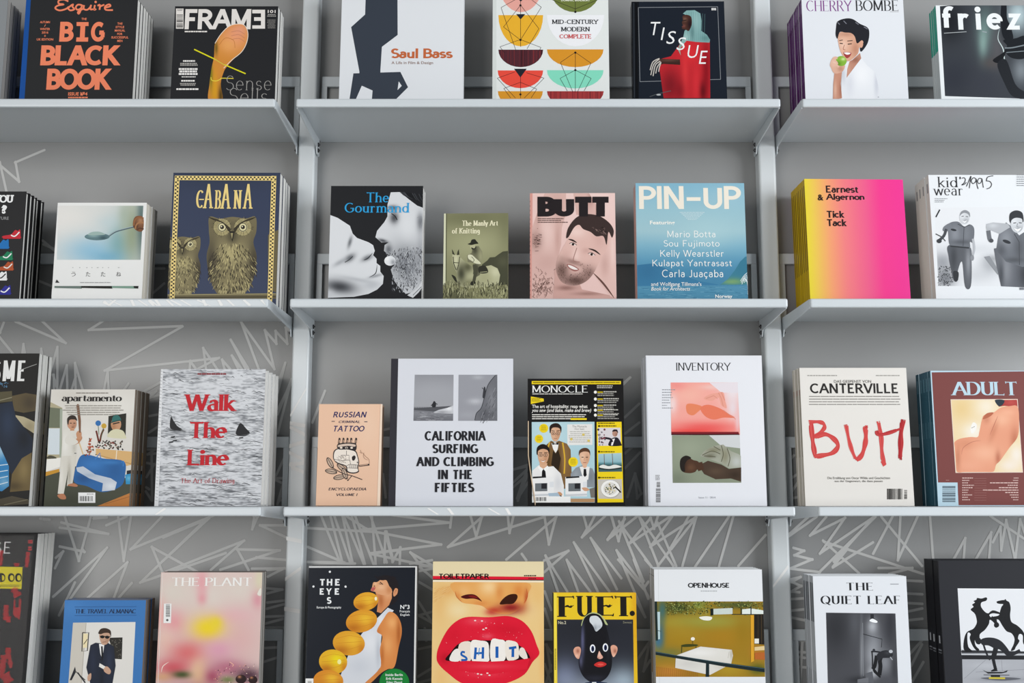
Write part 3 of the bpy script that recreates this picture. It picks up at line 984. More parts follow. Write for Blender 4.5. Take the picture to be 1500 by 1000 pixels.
for i, t_ in enumerate(('AUTUMN', '/', 'WINTER', '2016', '+', 'UK EDITION')):
    wd = len(t_) * 5.5
    a.T(O, t_, 300 - wd, 141 + i * 23, 300 + wd, 156 + i * 23, b=.018)
for i, t_ in enumerate(('THE', 'STYLE', 'MANUAL', 'FOR', 'SUCCESSFUL', 'MEN')):
    wd = len(t_) * 5.7
    a.T(O, t_, 799 - wd, 151 + i * 23, 799 + wd, 166 + i * 23, b=.018)
a.T(O, 'ISSUE №4', 455, 614, 583, 638, b=.025)
a.micro(O, 455, 646, 585, 664, 1, 4, ragged=0)
book('bigblack', 'magazine', POSE['bigblack'], 0.0168, 6, a, front='#2a2b2d', spine='#17509c', edge='#2c2e31', pages='white',
     labels=lab('black magazine with big orange capitals and blue spine edge, top left shelf', 'in the stack with the big orange lettering, top left', 6), group='black magazines with orange lettering', seed=2)

a = A_('spoonveg', 220, 0, 4.546)
WH = '#e9e4df'
a.Rc(WH, 172, 58, 222, 192)
a.bars(176, 98, 218, 186, 18, 5, '#333', vertical=True)
a.micro('#444', 180, 62, 216, 76, 2, 5, ragged=0)
a.W(WH, 'FRAM', 232, 62, 672, 196, thick=.2, thin=.19, space=.05)
a.P(WH, (680, 66), (765, 66), (765, 192), (680, 192), (680, 170), (738, 170), (738, 140), (692, 140), (692, 116), (738, 116), (738, 90), (680, 90))
a.T(WH, '101', 783, 68, 835, 88, b=.018)
a.micro('#b5b2ae', 775, 96, 842, 116, 2, 6, True, .3)
a.micro('#8b8986', 778, 132, 838, 194, 7, 7, True, .3)
a.micro(WH, 230, 207, 380, 218, 1, 8, ragged=0, th=.8)
# the carrot-like spoon
a.soft([(390, 670), (395, 560), (408, 460), (425, 380), (432, 290), (470, 230), (520, 180), (570, 162), (620, 168), (650, 220), (640, 290), (605, 350), (560, 390), (515, 440), (490, 480), (470, 560), (480, 670)],
       '#d98f3c', [(560, 250, 90, 90, '#f0a078', .95), (520, 300, 55, 50, '#f0ab62', .8), (600, 200, 50, 40, '#eba184', .8), (430, 600, 25, 120, '#e0a422', .9), (405, 500, 12, 90, '#7a7a1c', .9), (470, 640, 16, 70, '#4a3a12', .9), (440, 320, 12, 45, '#70591c', .9)], smooth=True)
for yy in (225, 250, 275): a.L('#c97f62', 3, (540, yy - 10), (590, yy - 18), (630, yy + 5), smooth=True)
a.L('#c57a3c', 3, (460, 300), (500, 255), (555, 270), (565, 320), smooth=True)
a.L('#f6e9da', 4, (432, 290), (470, 230), (520, 180), (570, 162), (625, 168), (651, 220), (641, 290), (606, 350), (545, 400), (490, 455), smooth=True)
a.L('#e6e021', 8, (293, 330), (440, 400)); a.L('#e6e021', 8, (495, 432), (636, 492)); a.L('#f0dc4a', 5, (405, 515), (410, 535), (440, 540), (465, 530), (480, 522), (555, 524), smooth=True)
a.L('#d8c24a', 6, (425, 392), (505, 440))
for (x0, y0, x1, y1, n_) in ((218, 402, 300, 416, 1), (200, 420, 316, 442, 2), (190, 455, 316, 504, 3), (208, 510, 304, 518, 1), (205, 534, 300, 548, 1), (198, 554, 304, 574, 2), (172, 589, 324, 604, 1)):
    a.micro('#f2efec' if n_ != 2 else '#a9a6a2', x0, y0, x1, y1, n_, int(x0), True, .1, .75)
G_ = '#a9a7a4'
a.W(G_, 'Sense', 508, 505, 808, 602, thick=.05, thin=.025, serif=.05, sth=.02)
a.W(G_, 'Sells', 530, 588, 782, 688, thick=.05, thin=.025, serif=.05, sth=.02)
book('spoonveg', 'magazine', POSE['spoonveg'], 0.018, 3, a, front='#26272a', spine='#222', edge='#d4d4d4', pages='white',
     labels=lab('black magazine with an orange root shaped like a spoon, top left shelf', 'behind the root-shaped spoon cover on the top left shelf', 3), group='black magazines with the orange root', seed=3)

a = A_('bass', 460, 0, 4.546)
# plain angular dark shapes, tall block over a jagged foot
a.P('#39404b', (348, -140), (555, -140), (557, 236), (452, 315), (442, 472), (302, 480), (247, 184), (340, 100))
a.P('#39404b', (262, 492), (575, 482), (626, 584), (545, 665), (385, 665), (390, 606), (318, 574), (278, 665), (236, 665))
a.P('#39404b', (302, 470), (442, 465), (442, 500), (302, 500))
a.P('#e3e6ea', (564, 545), (584, 575), (556, 603))
a.W('#c5693f', 'Saul Bass', 513, 326, 924, 392, thick=.21, thin=.17, space=.06)
a.T('#9a8078', 'A Life in Film & Design', 516, 412, 793, 436, b=.01)
book('bass', 'book', POSE['bass'], 0.034, 1, a, front='#e3e6ea', spine='#dfe2e6', pages='white', hard=True,
     labels=['white hardcover with tall angular black shapes, left end of the top middle shelf'], cat='book')

a = A_('bowls', 690, 0, 5)
a.P('#d8ddda', (150, -150), (186, -150), (186, 740), (150, 740))


def bowl(c, x0, x1, y0, y1, n=14, grain=None):
    cx_, rx = (x0 + x1) / 2, (x1 - x0) / 2
    a.P(c, *([(x0, y0), (x1, y0)] + ell(cx_, y0, rx, y1 - y0, n, 0, 180)))
    if grain:
        rd = random.Random(int(x0 + y0))
        for i in range(26):
            xx = rd.uniform(x0 + 10, x1 - 10)
            yb = y0 + (y1 - y0) * math.sqrt(max(0, 1 - ((xx - cx_) / rx) ** 2)) * .96
            if yb > y0 + 8: a.L(grain if rd.random() < .6 else '#3a1a20', rd.uniform(1.5, 4), (xx, y0 + 3), (xx + rd.uniform(-2, 2), yb - 2))


bowl('#e8a79b', 205, 525, -120, 92); bowl('#eab132', 200, 528, 113, 342); bowl('#512830', 200, 528, 366, 494, grain='#7a2f33')
bowl('#e94f40', 195, 528, 518, 648); bowl('#d9962f', 196, 526, 670, 790)
bowl('#6f7b3e', 580, 948, -80, 92); bowl('#f0f1f4', 555, 975, 112, 342); bowl('#d9942c', 556, 970, 364, 494)
bowl('#86dcc0', 556, 970, 516, 650); bowl('#a33a3b', 556, 972, 670, 790, grain='#7d2a30')
K = '#2c2324'
for z_ in ([(363, -60), (515, 55), (362, 295), (238, 200), (363, 40), (497, 212), (410, 360)], [(220, 58), (325, 0)], [(220, 58), (330, 375)], [(363, -40), (363, 345)], [(238, 200), (240, 195)],
           [(212, 345), (362, 292), (512, 350), (500, 375)], [(212, 345), (245, 390)], [(363, 520), (363, 720)], [(192, 575), (320, 530)], [(405, 535), (535, 575), (390, 720)], [(192, 575), (325, 720)],
           [(240, 650), (362, 605), (482, 655), (440, 720)], [(240, 650), (290, 720)], [(764, -50), (764, 90)], [(590, 0), (764, 68), (930, 0)], [(764, 385), (655, 460), (745, 675)], [(764, 385), (878, 465), (780, 675)], [(764, 385), (764, 680)],
           [(764, 515), (652, 577), (705, 668)], [(764, 515), (880, 577), (828, 668)]):
    a.Z(K, 3, *z_)
for x, y in ((362, 42), (362, 295), (362, 694), (764, 90), (764, 516), (764, 388)): a.E('#1f1a1b', x, y, 8)
a.P('#22252e', (315, 506), (408, 506), (362, 570)); a.P('#22252e', (330, 106), (398, 106), (363, 145)); a.P('#22252e', (340, -10), (388, -10), (364, 15))
a.T('#e9ead9', 'DOMINIC BRADBURY', 660, -4, 872, 12, b=.03)
kw = dict(thick=.17, thin=.12, serif=.09, sth=.1)
a.W('#272a30', 'MID-CENTURY', 592, 145, 936, 180, **kw); a.W('#272a30', 'MODERN', 658, 199, 872, 234, **kw); a.W('#cf4a4c', 'COMPLETE', 648, 253, 880, 286, **kw)
book('bowls', 'book', POSE['bowls'], 0.045, 1, a, front='#e4e8e6', spine='#dde2df', pages='white', hard=True,
     labels=['hardcover patterned with stacked coloured bowls, middle of the top middle shelf'], cat='book')

a = A_('veil', 900, 0, 4.165)
a.Rc('#14171c', 96, 0, 150, 640)
a.L('#3a3f46', 4, (118, 20), (122, 600)); a.L('#0c0e11', 8, (132, 20), (138, 610))
for p_ in ([(146, 50), (156, 500)], [(146, 48), (630, 43)], [(630, 43), (648, 486)], [(156, 500), (648, 486)]): a.L('#8d9196', 3, *p_)
RD = '#c32a32'
a.soft([(288, 360), (345, 345), (400, 270), (440, 250), (582, 255), (585, 600), (300, 600), (275, 420)], RD, [(560, 430, 25, 200, '#8a1620', .9), (430, 470, 20, 160, '#e03a3e', .8), (500, 520, 22, 120, '#d8323a', .8), (340, 520, 60, 100, '#6d1720', .75), (465, 330, 40, 60, '#dc3037', .8), (540, 560, 20, 60, '#5a1018', .8), (400, 560, 30, 60, '#7a1720', .6)], 6)
a.soft([(418, 85), (440, 66), (490, 64), (525, 85), (532, 130), (530, 190), (565, 215), (584, 245), (580, 262), (500, 258), (440, 250), (400, 300), (405, 340), (385, 300), (420, 230), (428, 190), (440, 180), (470, 150), (470, 110)], '#7fa9a8',
       [(500, 130, 25, 60, '#9fc3c1', .7), (440, 230, 30, 30, '#a9c7c3', .6), (560, 235, 30, 20, '#5d8584', .8), (405, 310, 20, 40, '#a9a08a', .7), (475, 200, 12, 50, '#55797a', .7)], 5)
for i in range(9): a.L('#5b8283', 1.6, (440 + i * 14, 72 + abs(i - 3) * 3), (452 + i * 12, 250))
a.soft([(416, 100), (440, 92), (468, 105), (472, 150), (455, 190), (436, 184), (412, 176), (418, 160), (412, 140), (418, 125)], '#4a2f28', [(430, 120, 14, 14, '#8b6a58', .7), (425, 160, 10, 10, '#7a4a42', .8), (460, 150, 14, 30, '#20141a', .8)], 4, smooth=True)
a.L('#1a1012', 5, (418, 128), (440, 124)); a.L('#6f3f3a', 6, (412, 164), (430, 166))
a.soft([(270, 360), (400, 365), (402, 398), (300, 392), (270, 400)], '#3d2823', [(330, 370, 60, 8, '#6b4a40', .8)], 5)
for p_ in ([(275, 362), (240, 395), (222, 460)], [(280, 375), (250, 400), (236, 466)], [(285, 380), (262, 410), (252, 450)], [(275, 358), (235, 380), (218, 430)], [(284, 385), (275, 410), (270, 440)]):
    a.L('#c9c3bb', 6, *p_, smooth=True)
a.L('#55595c', 4, (215, 592), (265, 575), (345, 556), smooth=True); a.E('#b9bdbf', 270, 580, 14, 5)
for ch, b_ in (('T', (222, 136, 282, 216)), ('I', (282, 170, 308, 246)), ('S', (316, 192, 376, 270)), ('S', (378, 230, 438, 308)), ('U', (446, 278, 516, 356)), ('E', (514, 312, 570, 392))):
    a.T('#f2f3f3', ch, *b_, b=-.005, sh=.22)
a.T('#e9e9e9', '"', 592, 52, 606, 66, b=.025); a.T('#e9e9e9', '"', 608, 52, 620, 66, b=.025)
book('veil', 'magazine', POSE['veil'], 0.03, 1, a, front='#1e242e', spine='#15181d', pages='white', gloss=True,
     labels=['dark magazine with a veiled person in red robes, right end of the top middle shelf'])

a = A_('apple', 1130, 0, 4.548)
a.W('#83468b', 'CHERRY', 232, 4, 540, 76, thick=.13, thin=.025, serif=.07, sth=.02)
a.W('#2b2b2f', 'BOMBE', 558, 2, 844, 74, thick=.13, thin=.025, serif=.07, sth=.02)
a.micro('#aaa', 790, 78, 848, 84, 1, 3, ragged=0)
a.soft([(505, 410), (600, 390), (640, 440), (690, 480), (718, 600), (716, 665), (462, 665), (470, 500), (480, 440)], '#e8eaee', [(600, 500, 60, 80, '#f3f4f6', .8), (700, 560, 16, 90, '#c9ccd6', .8), (520, 560, 30, 80, '#d6d8e0', .7), (480, 500, 14, 60, '#c3c6d0', .7)], 7)
a.soft([(520, 410), (540, 400), (590, 355), (598, 390), (560, 440), (500, 520), (505, 460)], '#c08b76', [(560, 400, 30, 20, '#8f5c4a', .7), (515, 470, 12, 40, '#d3a18b', .7)], 5)
a.soft([(442, 250), (460, 215), (520, 205), (570, 240), (610, 275), (608, 310), (585, 320), (575, 360), (530, 402), (505, 408), (480, 380), (455, 330)], '#dba98f', [(480, 300, 30, 40, '#efc9b4', .8), (560, 330, 25, 50, '#b97f66', .7), (500, 230, 50, 15, '#b98770', .6), (470, 345, 16, 14, '#e8b49e', .7)], 5, smooth=True)
a.S('#23242a', (430, 190), (440, 145), (490, 125), (540, 128), (590, 160), (640, 185), (652, 225), (640, 290), (600, 345), (590, 320), (612, 285), (600, 270), (570, 290), (555, 245), (530, 222), (490, 218), (455, 215), (440, 258), (428, 235))
for p_ in ([(440, 150), (455, 165)], [(560, 150), (580, 165)], [(615, 180), (640, 195)], [(480, 140), (500, 160)]): a.L('#7d7f8a', 5, *p_)
for p_ in ([(452, 272), (475, 268)], [(505, 275), (540, 272)]): a.L('#3a2a26', 5, *p_)
for p_ in ([(455, 290), (475, 292)], [(508, 296), (535, 292)]): a.L('#2a1d1b', 6, *p_)
a.L('#a86a55', 4, (486, 300), (478, 328), (492, 334), smooth=True)
a.S('#a3403f', (478, 352), (505, 348), (532, 354), (520, 380), (498, 388)); a.S('#f6f2f0', (482, 353), (505, 350), (528, 356), (505, 366))
a.E('#d9a58c', 600, 300, 10, 20, 10)
a.soft([(410, 650), (412, 560), (420, 480), (470, 470), (462, 560), (470, 655), (408, 668)], '#c78f78', [(425, 600, 10, 60, '#e4bba4', .7), (460, 600, 10, 60, '#955f4d', .6)], 6)
a.soft([(390, 430), (405, 390), (430, 378), (470, 400), (490, 440), (470, 480), (420, 490), (398, 455)], '#dcae98', [(420, 420, 20, 20, '#edcbb8', .8), (460, 460, 20, 20, '#b57f69', .7)], 5, smooth=True)
a.soft(ell(465, 408, 36, 34), '#86b53f', [(478, 395, 14, 10, '#d8eaa8', .9), (445, 425, 18, 16, '#587f24', .8)], 4)
for p_ in ([(405, 400), (432, 412), (440, 430)], [(400, 425), (430, 432), (448, 448)], [(412, 385), (440, 390)]): a.L('#e3b7a1', 11, *p_, smooth=True)
a.E('#b9bcc4', 712, 648, 5)
book('apple', 'magazine', POSE['apple'], 0.0138, 9, a, gap=.0006, jitter=.3, front='#e2e5ea', spine='#571d62', edge='#dcdfe4', pages='white',
     spine_art=[(.3, .7, .88, .97, '#8f66a0'), (.35, .65, .6, .84, '#7b4a8c'), (.35, .65, .3, .5, '#7b4a8c'), (0.93, 1.0, 0, 1, '#37103f')],
     labels=lab('white magazine with a person biting a green apple, top right shelf', 'in the purple-spined stack on the top right shelf', 9), group='purple-spined magazines on the top right shelf', seed=5)

a = A_('frieze', 1320, 0, 4.544)
a.soft([(258, 42), (480, 25), (900, 10), (900, 660), (292, 640)], '#3d4147',
       [(560, 200, 60, 160, '#6f8a86', .8), (545, 290, 30, 100, '#93b3ab', .7), (640, 330, 50, 150, '#5f5d60', .7), (330, 150, 90, 130, '#1e2024', .9), (780, 100, 90, 120, '#b9cdd2', .95), (800, 470, 60, 90, '#8f979d', .8), (690, 220, 30, 60, '#2d2f33', .8), (360, 520, 140, 140, '#30333c', .8), (560, 560, 120, 90, '#3a3d46', .8), (600, 420, 60, 40, '#55504f', .8)], 10)
a.S('#1d2025', (668, 20), (700, 22), (705, 120), (730, 180), (745, 260), (690, 262), (664, 180))
a.L('#c9d8d8', 7, (655, 190), (645, 260), (680, 330), (690, 420), (710, 520), (760, 590), smooth=True, taper=True)
a.S('#1e2126', (680, 268), (760, 256), (830, 245), (830, 380), (740, 388), (690, 340), (705, 305))
a.S('#1a1c20', (610, 400), (680, 350), (692, 330), (690, 370), (650, 420)); a.S('#23262b', (640, 430), (700, 400), (760, 560), (830, 620), (830, 660), (740, 640), (690, 560))
a.L('#7d868c', 8, (690, 320), (740, 318), (825, 300), smooth=True); a.L('#7d868c', 5, (700, 350), (825, 340)); a.L('#9aa4a8', 6, (540, 210), (570, 216))
a.W('#eceff0', 'friez', 274, 42, 800, 198, thick=.2, thin=.17, space=.28)
a.L('#aeb2b5', 4, (285, 222), (435, 212))
book('frieze', 'magazine', POSE['frieze'], 0.0102, 4, a, front='#e8ecee', spine='#b9bfc2', edge='#e8ecee', pages='white', gloss=True,
     spine_art=[(.04, .96, .6, 1.0, '#2f9a86')],
     labels=lab('magazine with a dark shiny sculpture and large white lowercase title, top right', 'in the teal-topped spines stack at the top right corner', 4), group='teal-topped magazines at the top right', seed=6)

# ================================================================== second row
a = A_('you', 0, 200, 3.571)
kw = dict(thick=.26, thin=.17, serif=.1, sth=.17, space=.1)
a.W('#f2f2f2', 'YOU', -40, 306, 72, 346, **kw)
a.T('#f2f2f2', '?', 6, 358, 36, 404, b=.08)
a.T('#8f8f90', 'CULTURE', -50, 420, 46, 436, b=.02)


def shoe(c, x, y, s=1.0, stripe='#f4f4f4', sole='#f4f4f4', flip=1):
    a.S(c, (x, y), (x + 40 * s, y - 8 * s), (x + 62 * s, y - 30 * s), (x + 75 * s, y - 26 * s), (x + 88 * s, y - 32 * s), (x + 90 * s, y + 2 * s), (x + 88 * s, y + 10 * s), (x, y + 10 * s))
    a.Rc(sole, x - 2, y + 9 * s, x + 90 * s, y + 15 * s)
    a.L(stripe, 6 * s, (x + 40 * s, y - 4 * s), (x + 60 * s, y + 2 * s), (x + 84 * s, y - 20 * s), smooth=True)


shoe('#c72b38', 18, 520, 1.0, sole='#c72b38'); shoe('#1f72b8', -48, 572, 1.05, '#1f72b8', '#1f72b8'); shoe('#1d7f58', -24, 632, 1.0, sole='#1d7f58')
shoe('#b4532d', -20, 686, 1.0, '#e9e5e0', '#b4532d'); shoe('#efefef', -54, 738, 1.0, '#222'); shoe('#2e2f96', -38, 812, 1.05, sole='#2e2f96')
book('you', 'magazine', POSE['you'], 0.0165, 5, a, front='#262628', spine='#222', edge='#1c1c1e', pages='white', hard=True,
     labels=lab('black book with rows of coloured sneakers, cut by the left picture edge', 'behind the coloured sneakers cover on the second left shelf', 5), cat='book', group='black sneaker books on the second left shelf', seed=7)

a = A_('spoon', 0, 200, 3.571)
a.soft([(305, 362), (750, 362), (735, 645), (297, 645)], '#d9dcd9', [(330, 430, 170, 120, '#ece9e4', .9), (480, 600, 150, 80, '#8fc2dd', .85), (620, 560, 60, 120, '#6fa3a8', .7), (690, 500, 50, 170, '#8e9a78', .8), (740, 450, 26, 200, '#4d6464', .85), (650, 420, 30, 80, '#a9b7a6', .7), (560, 450, 60, 40, '#c4d6da', .6), (560, 630, 80, 30, '#69a9c9', .6)], 9)
a.L('#54666c', 9, (560, 528), (600, 500), (640, 487), (700, 472), smooth=True); a.L('#a9bcc0', 3, (560, 525), (600, 497), (640, 484), (700, 469), smooth=True)
a.soft(ell(508, 524, 66, 19), '#5f7d83', [(490, 520, 30, 8, '#93b3b2', .8), (540, 530, 20, 10, '#38525a', .8)], 5); a.S('#9fb8b2', (460, 515), (480, 500), (520, 498), (550, 512), (510, 516))
a.soft([(700, 430), (720, 415), (750, 425), (748, 490), (720, 495), (696, 470)], '#7d5238', [(735, 440, 15, 20, '#b98a66', .8), (710, 470, 12, 14, '#3d2a22', .8)], 5, smooth=True)
a.L('#94623f', 8, (752, 428), (722, 424), (704, 440), (700, 466), smooth=True); a.L('#a8764f', 8, (752, 452), (728, 450), (712, 464), (708, 484), smooth=True); a.L('#5d3a28', 7, (752, 484), (730, 480), (718, 490), smooth=True)
for ch, x in (('う', 384), ('た', 461), ('た', 540), ('ね', 621)): a.T('#4c4c4c', ch, x - 12, 708, x + 12, 732)
for i, x in enumerate((384, 420, 457, 484, 512, 540, 570, 622)): a.micro('#9a9a9a', x - 4, 684, x + 4, 691, 1, i, ragged=0)
a.micro('#a5a5a5', 420, 762, 580, 770, 1, 5, ragged=0); a.P('#333', (290, 765), (297, 748), (312, 765))
a.Rc('#f0f0ee', 270, 796, 760, 850)
for x0, x1, c in ((286, 430, '#6d7d76'), (425, 590, '#20221f'), (586, 715, '#7fa08f'), (700, 725, '#1e1e1e')): a.P(c, (x0, 782), (x1, 782), (x1 - 2, 796), (x0, 792))
book('spoon', 'book', POSE['spoon'], 0.016, 4, a, front='#efefed', spine='#efefed', edge='#d9d6d1', pages='cream',
     labels=lab('white book with a photo of a silver spoon, second left shelf', 'behind the white silver spoon cover, second left shelf', 4), cat='book', group='white spoon books on the second left shelf', seed=8)

a = A_('owl', 220, 220, 3.704)
NV = '#39425a'
GD = '#efd58a'
a.soft([(60, 90), (760, 90), (760, 850), (60, 850)], NV, [(400, 780, 400, 200, '#454d66', .6), (400, 130, 300, 80, '#2e3646', .6)], 40)


def feathers(x0, x1, y0, y1, inside, n, seed, sc=1.0):
    rd = random.Random(seed)
    for i in range(n):
        x, y = rd.uniform(x0, x1), rd.uniform(y0, y1)
        if not inside(x, y): continue
        t = (x - (x0 + x1) / 2) / ((x1 - x0) / 2)
        c = rd.choice(['#2f2a22', '#3b352a', '#b3a779', '#c8bb88', '#8f8560', '#4a4334'])
        a.L(c, rd.uniform(2.5, 5) * sc, (x, y), (x + t * 8 * sc + rd.uniform(-3, 3), y + 9 * sc), (x + t * 14 * sc + rd.uniform(-4, 4), y + 20 * sc), smooth=True, taper=True)


def owl(cx_, top, s, cut=None):
    f = lambda x, y: (cx_ + (x - 445) * s, top + (y - 360) * s)
    q = lambda *p: [f(*v) for v in p]
    a.soft(q((322, 362), (380, 372), (445, 362), (520, 370), (572, 362), (576, 440), (560, 500), (578, 580), (560, 700), (510, 780), (445, 800), (370, 785), (325, 700), (306, 580), (322, 500), (318, 430)), '#7a7154',
           [(*f(445, 560), 70 * s, 60 * s, '#c2b683', .9), (*f(330, 640), 30 * s, 140 * s, '#37322a', .85), (*f(565, 640), 30 * s, 140 * s, '#37322a', .85), (*f(445, 700), 90 * s, 60 * s, '#9b9068', .6), (*f(445, 470), 30 * s, 40 * s, '#4a4434', .8), (*f(400, 400), 80 * s, 20 * s, '#574f3c', .6)], 8, smooth=True)
    ins = lambda x, y: ((x - cx_) / (125 * s)) ** 2 + ((y - f(0, 640)[1]) / (150 * s)) ** 2 < 1
    feathers(cx_ - 125 * s, cx_ + 125 * s, f(0, 500)[1], f(0, 785)[1], ins, int(620 * s), int(cx_), s)
    rd = random.Random(int(cx_) + 4)
    for ex in (390, 503):
        ec = f(ex, 418)
        a.E('#b9ad7d', *ec, 46 * s)
        for i in range(34):
            t = 2 * math.pi * i / 34
            r0, r1 = 26 * s, rd.uniform(44, 60) * s
            a.L(rd.choice(['#3d372b', '#57503c', '#8d8360']), 2.4 * s, (ec[0] + r0 * math.cos(t), ec[1] + r0 * math.sin(t)), (ec[0] + r1 * math.cos(t), ec[1] + r1 * math.sin(t)))
        a.E('#d8cea0', *ec, 26 * s); a.E('#2e2a22', *ec, 24 * s); a.E('#dcd3a6', *ec, 20 * s); a.E('#26231e', *ec, 11 * s); a.E('#efe8c8', ec[0] - 3 * s, ec[1] - 3 * s, 3.5 * s)
    a.P('#2b2720', *q((430, 440), (460, 440), (446, 498))); a.P('#9f946c', *q((436, 450), (450, 450), (444, 484)))
    for sx in (-1, 1):
        a.S('#3c3629', *q((445 + sx * 10, 425), (445 + sx * 60, 385), (445 + sx * 130, 362), (445 + sx * 100, 380), (445 + sx * 50, 398), (445 + sx * 20, 440)))
    for sx in (-60, 30):
        for k_ in range(3): a.L('#b2a67a', 10 * s, f(445 + sx + k_ * 14, 762), f(445 + sx + k_ * 13 - 4, 792))


owl(445, 360, 1.0); owl(175, 468, .74)
a.P('#6e654a', (95, 782), (700, 776), (700, 806), (95, 808)); a.L('#a89d74', 4, (95, 786), (690, 780)); a.L('#332f25', 4, (95, 800), (690, 796))
a.soft([(640, 460), (700, 430), (700, 780), (655, 760), (640, 640)], '#6b6248', [(650, 560, 10, 100, '#a1966e', .7)], 8)


def checks(p0, p1, wd):
    p0, p1 = np.array(p0, float), np.array(p1, float)
    d = p1 - p0; Ln = np.hypot(*d); d /= Ln; n_ = np.array([-d[1], d[0]])
    a.P(GD, *[tuple(v) for v in (p0 - n_ * wd / 2, p1 - n_ * wd / 2, p1 + n_ * wd / 2, p0 + n_ * wd / 2)])
    k_ = int(Ln / 10)
    for i in range(k_):
        c_ = p0 + d * (i + .5) * Ln / k_ + n_ * wd * (.2 if i % 2 else -.2)
        h_ = Ln / k_ * .44
        a.P('#26282c', *[tuple(v) for v in (c_ - d * h_ - n_ * wd * .17, c_ + d * h_ - n_ * wd * .17, c_ + d * h_ + n_ * wd * .17, c_ - d * h_ + n_ * wd * .17)])


checks((147, 140), (117, 850), 26); checks((672, 140), (648, 850), 26); checks((135, 151), (684, 154), 24)
kw = dict(thick=.13, thin=.05, serif=.05, sth=.05, xs=.5, space=.08)
for ch, b_ in (('C', (250, 218, 288, 314)), ('A', (288, 184, 344, 316)), ('B', (350, 218, 386, 318)), ('A', (382, 184, 440, 318)), ('N', (452, 218, 498, 318)), ('A', (504, 184, 558, 318))):
    a.W(GD, ch, *b_, **kw)
a.L(GD, 6, (266, 268), (292, 268))
book('owl', 'magazine', POSE['owl'], 0.027, 4, a, front=NV, spine='#2b3142', edge='#32394a', pages='white',
     labels=lab('dark blue magazine with engraved owls and chequered gold border, second left shelf', 'behind the owl cover on the second left shelf', 4), group='dark blue owl magazines', seed=9)

a = A_('kiss', 460, 250, 4.761)
a.soft([(112, 310), (165, 330), (250, 385), (270, 440), (300, 470), (380, 500), (412, 520), (424, 560), (412, 590), (436, 615), (436, 645), (462, 665), (462, 705), (486, 735), (480, 790), (440, 830), (380, 860), (280, 880), (90, 888), (90, 600)], '#dfe1e4',
       [(250, 610, 40, 22, '#55585d', .85, -35), (180, 640, 50, 16, '#9a9da2', .7, -30), (180, 810, 110, 45, '#3c3e43', .95, 8), (370, 610, 40, 18, '#6a6d72', .85, -25), (430, 735, 50, 10, '#8d9095', .8, -15), (250, 500, 12, 40, '#55585d', .8, 15), (110, 860, 30, 30, '#c9cbcf', .8), (400, 800, 60, 30, '#b9bcc1', .7), (300, 760, 120, 14, '#aeb1b6', .6, 10)], 7)
a.L('#2a2c30', 5, (215, 640), (245, 622), (270, 598), smooth=True); a.L('#3a3c41', 8, (345, 625), (375, 612), (408, 575), smooth=True, taper=True); a.L('#2b2d31', 6, (385, 745), (430, 715), (440, 655), smooth=True, taper=True)
a.soft([(512, 240), (535, 152), (600, 150), (660, 200), (720, 245), (765, 262), (765, 800), (720, 840), (640, 860), (590, 810), (560, 770), (535, 690), (560, 660), (520, 590), (488, 560), (492, 520), (520, 500), (470, 502), (428, 465), (440, 420), (490, 360), (512, 320)], '#d9dbde',
       [(560, 330, 30, 40, '#3a3c41', .9), (550, 260, 34, 18, '#47494e', .8), (480, 490, 34, 12, '#3c3e43', .9, 15), (640, 650, 110, 150, '#6d7076', .85), (520, 550, 24, 34, '#5a5d62', .8), (740, 360, 24, 60, '#5f6268', .8), (590, 790, 40, 50, '#b9bcc0', .7), (650, 400, 60, 100, '#e6e8ea', .6), (745, 600, 30, 160, '#8d9096', .6)], 7)
rd = random.Random(5)
for i in range(620):
    x, y = rd.uniform(500, 760), rd.uniform(520, 840)
    if y < 560 + (x - 500) * -.2 or x < 545 and y > 600: continue
    a.L(rd.choice(['#34363a', '#3f4146', '#5d6066', '#8d9097', '#d5d8dc', '#c3c6ca']), rd.uniform(2, 4), (x, y), (x + rd.uniform(-9, 9), y + rd.uniform(6, 22)))
for i in range(40):
    x = rd.uniform(600, 760)
    a.L(rd.choice(['#3c3e42', '#55585d', '#1b1c1f']), 3, (x, 150 + (x - 600) * .1), (x + 30, 175 + (x - 600) * .35), (x + 70, 190 + (x - 600) * .4), smooth=True)
a.L('#1c1d20', 5, (540, 300), (565, 318), (580, 345), smooth=True)
a.soft(ell(530, 630, 40, 34), '#e7e9eb', [(510, 615, 14, 12, '#ffffff', .8), (552, 640, 18, 20, '#8d9096', .8)], 5)
a.P('#d5d7da', (650, 870), (720, 820), (760, 760), (765, 800), (730, 850), (690, 888)); a.L('#55585d', 4, (690, 870), (750, 810))
a.L('#9da0a5', 4, (720, 330), (745, 320), (755, 350), (740, 400), smooth=True)
BL_ = '#2f9fd8'
kw = dict(thick=.15, thin=.07, serif=.06, sth=.05)
a.W(BL_, 'The', 366, 152, 524, 222, **kw); a.W(BL_, 'Gourmand', 214, 226, 666, 294, **kw)
book('kiss', 'magazine', POSE['kiss'], 0.024, 2, a, front='#222326', spine='#222', edge='#d5d5d5', pages='white',
     labels=['magazine with two black-and-white faces about to kiss, left end of second middle shelf', 'second copy standing right behind the black-and-white kiss cover'], group='magazines with the kiss cover', seed=10)

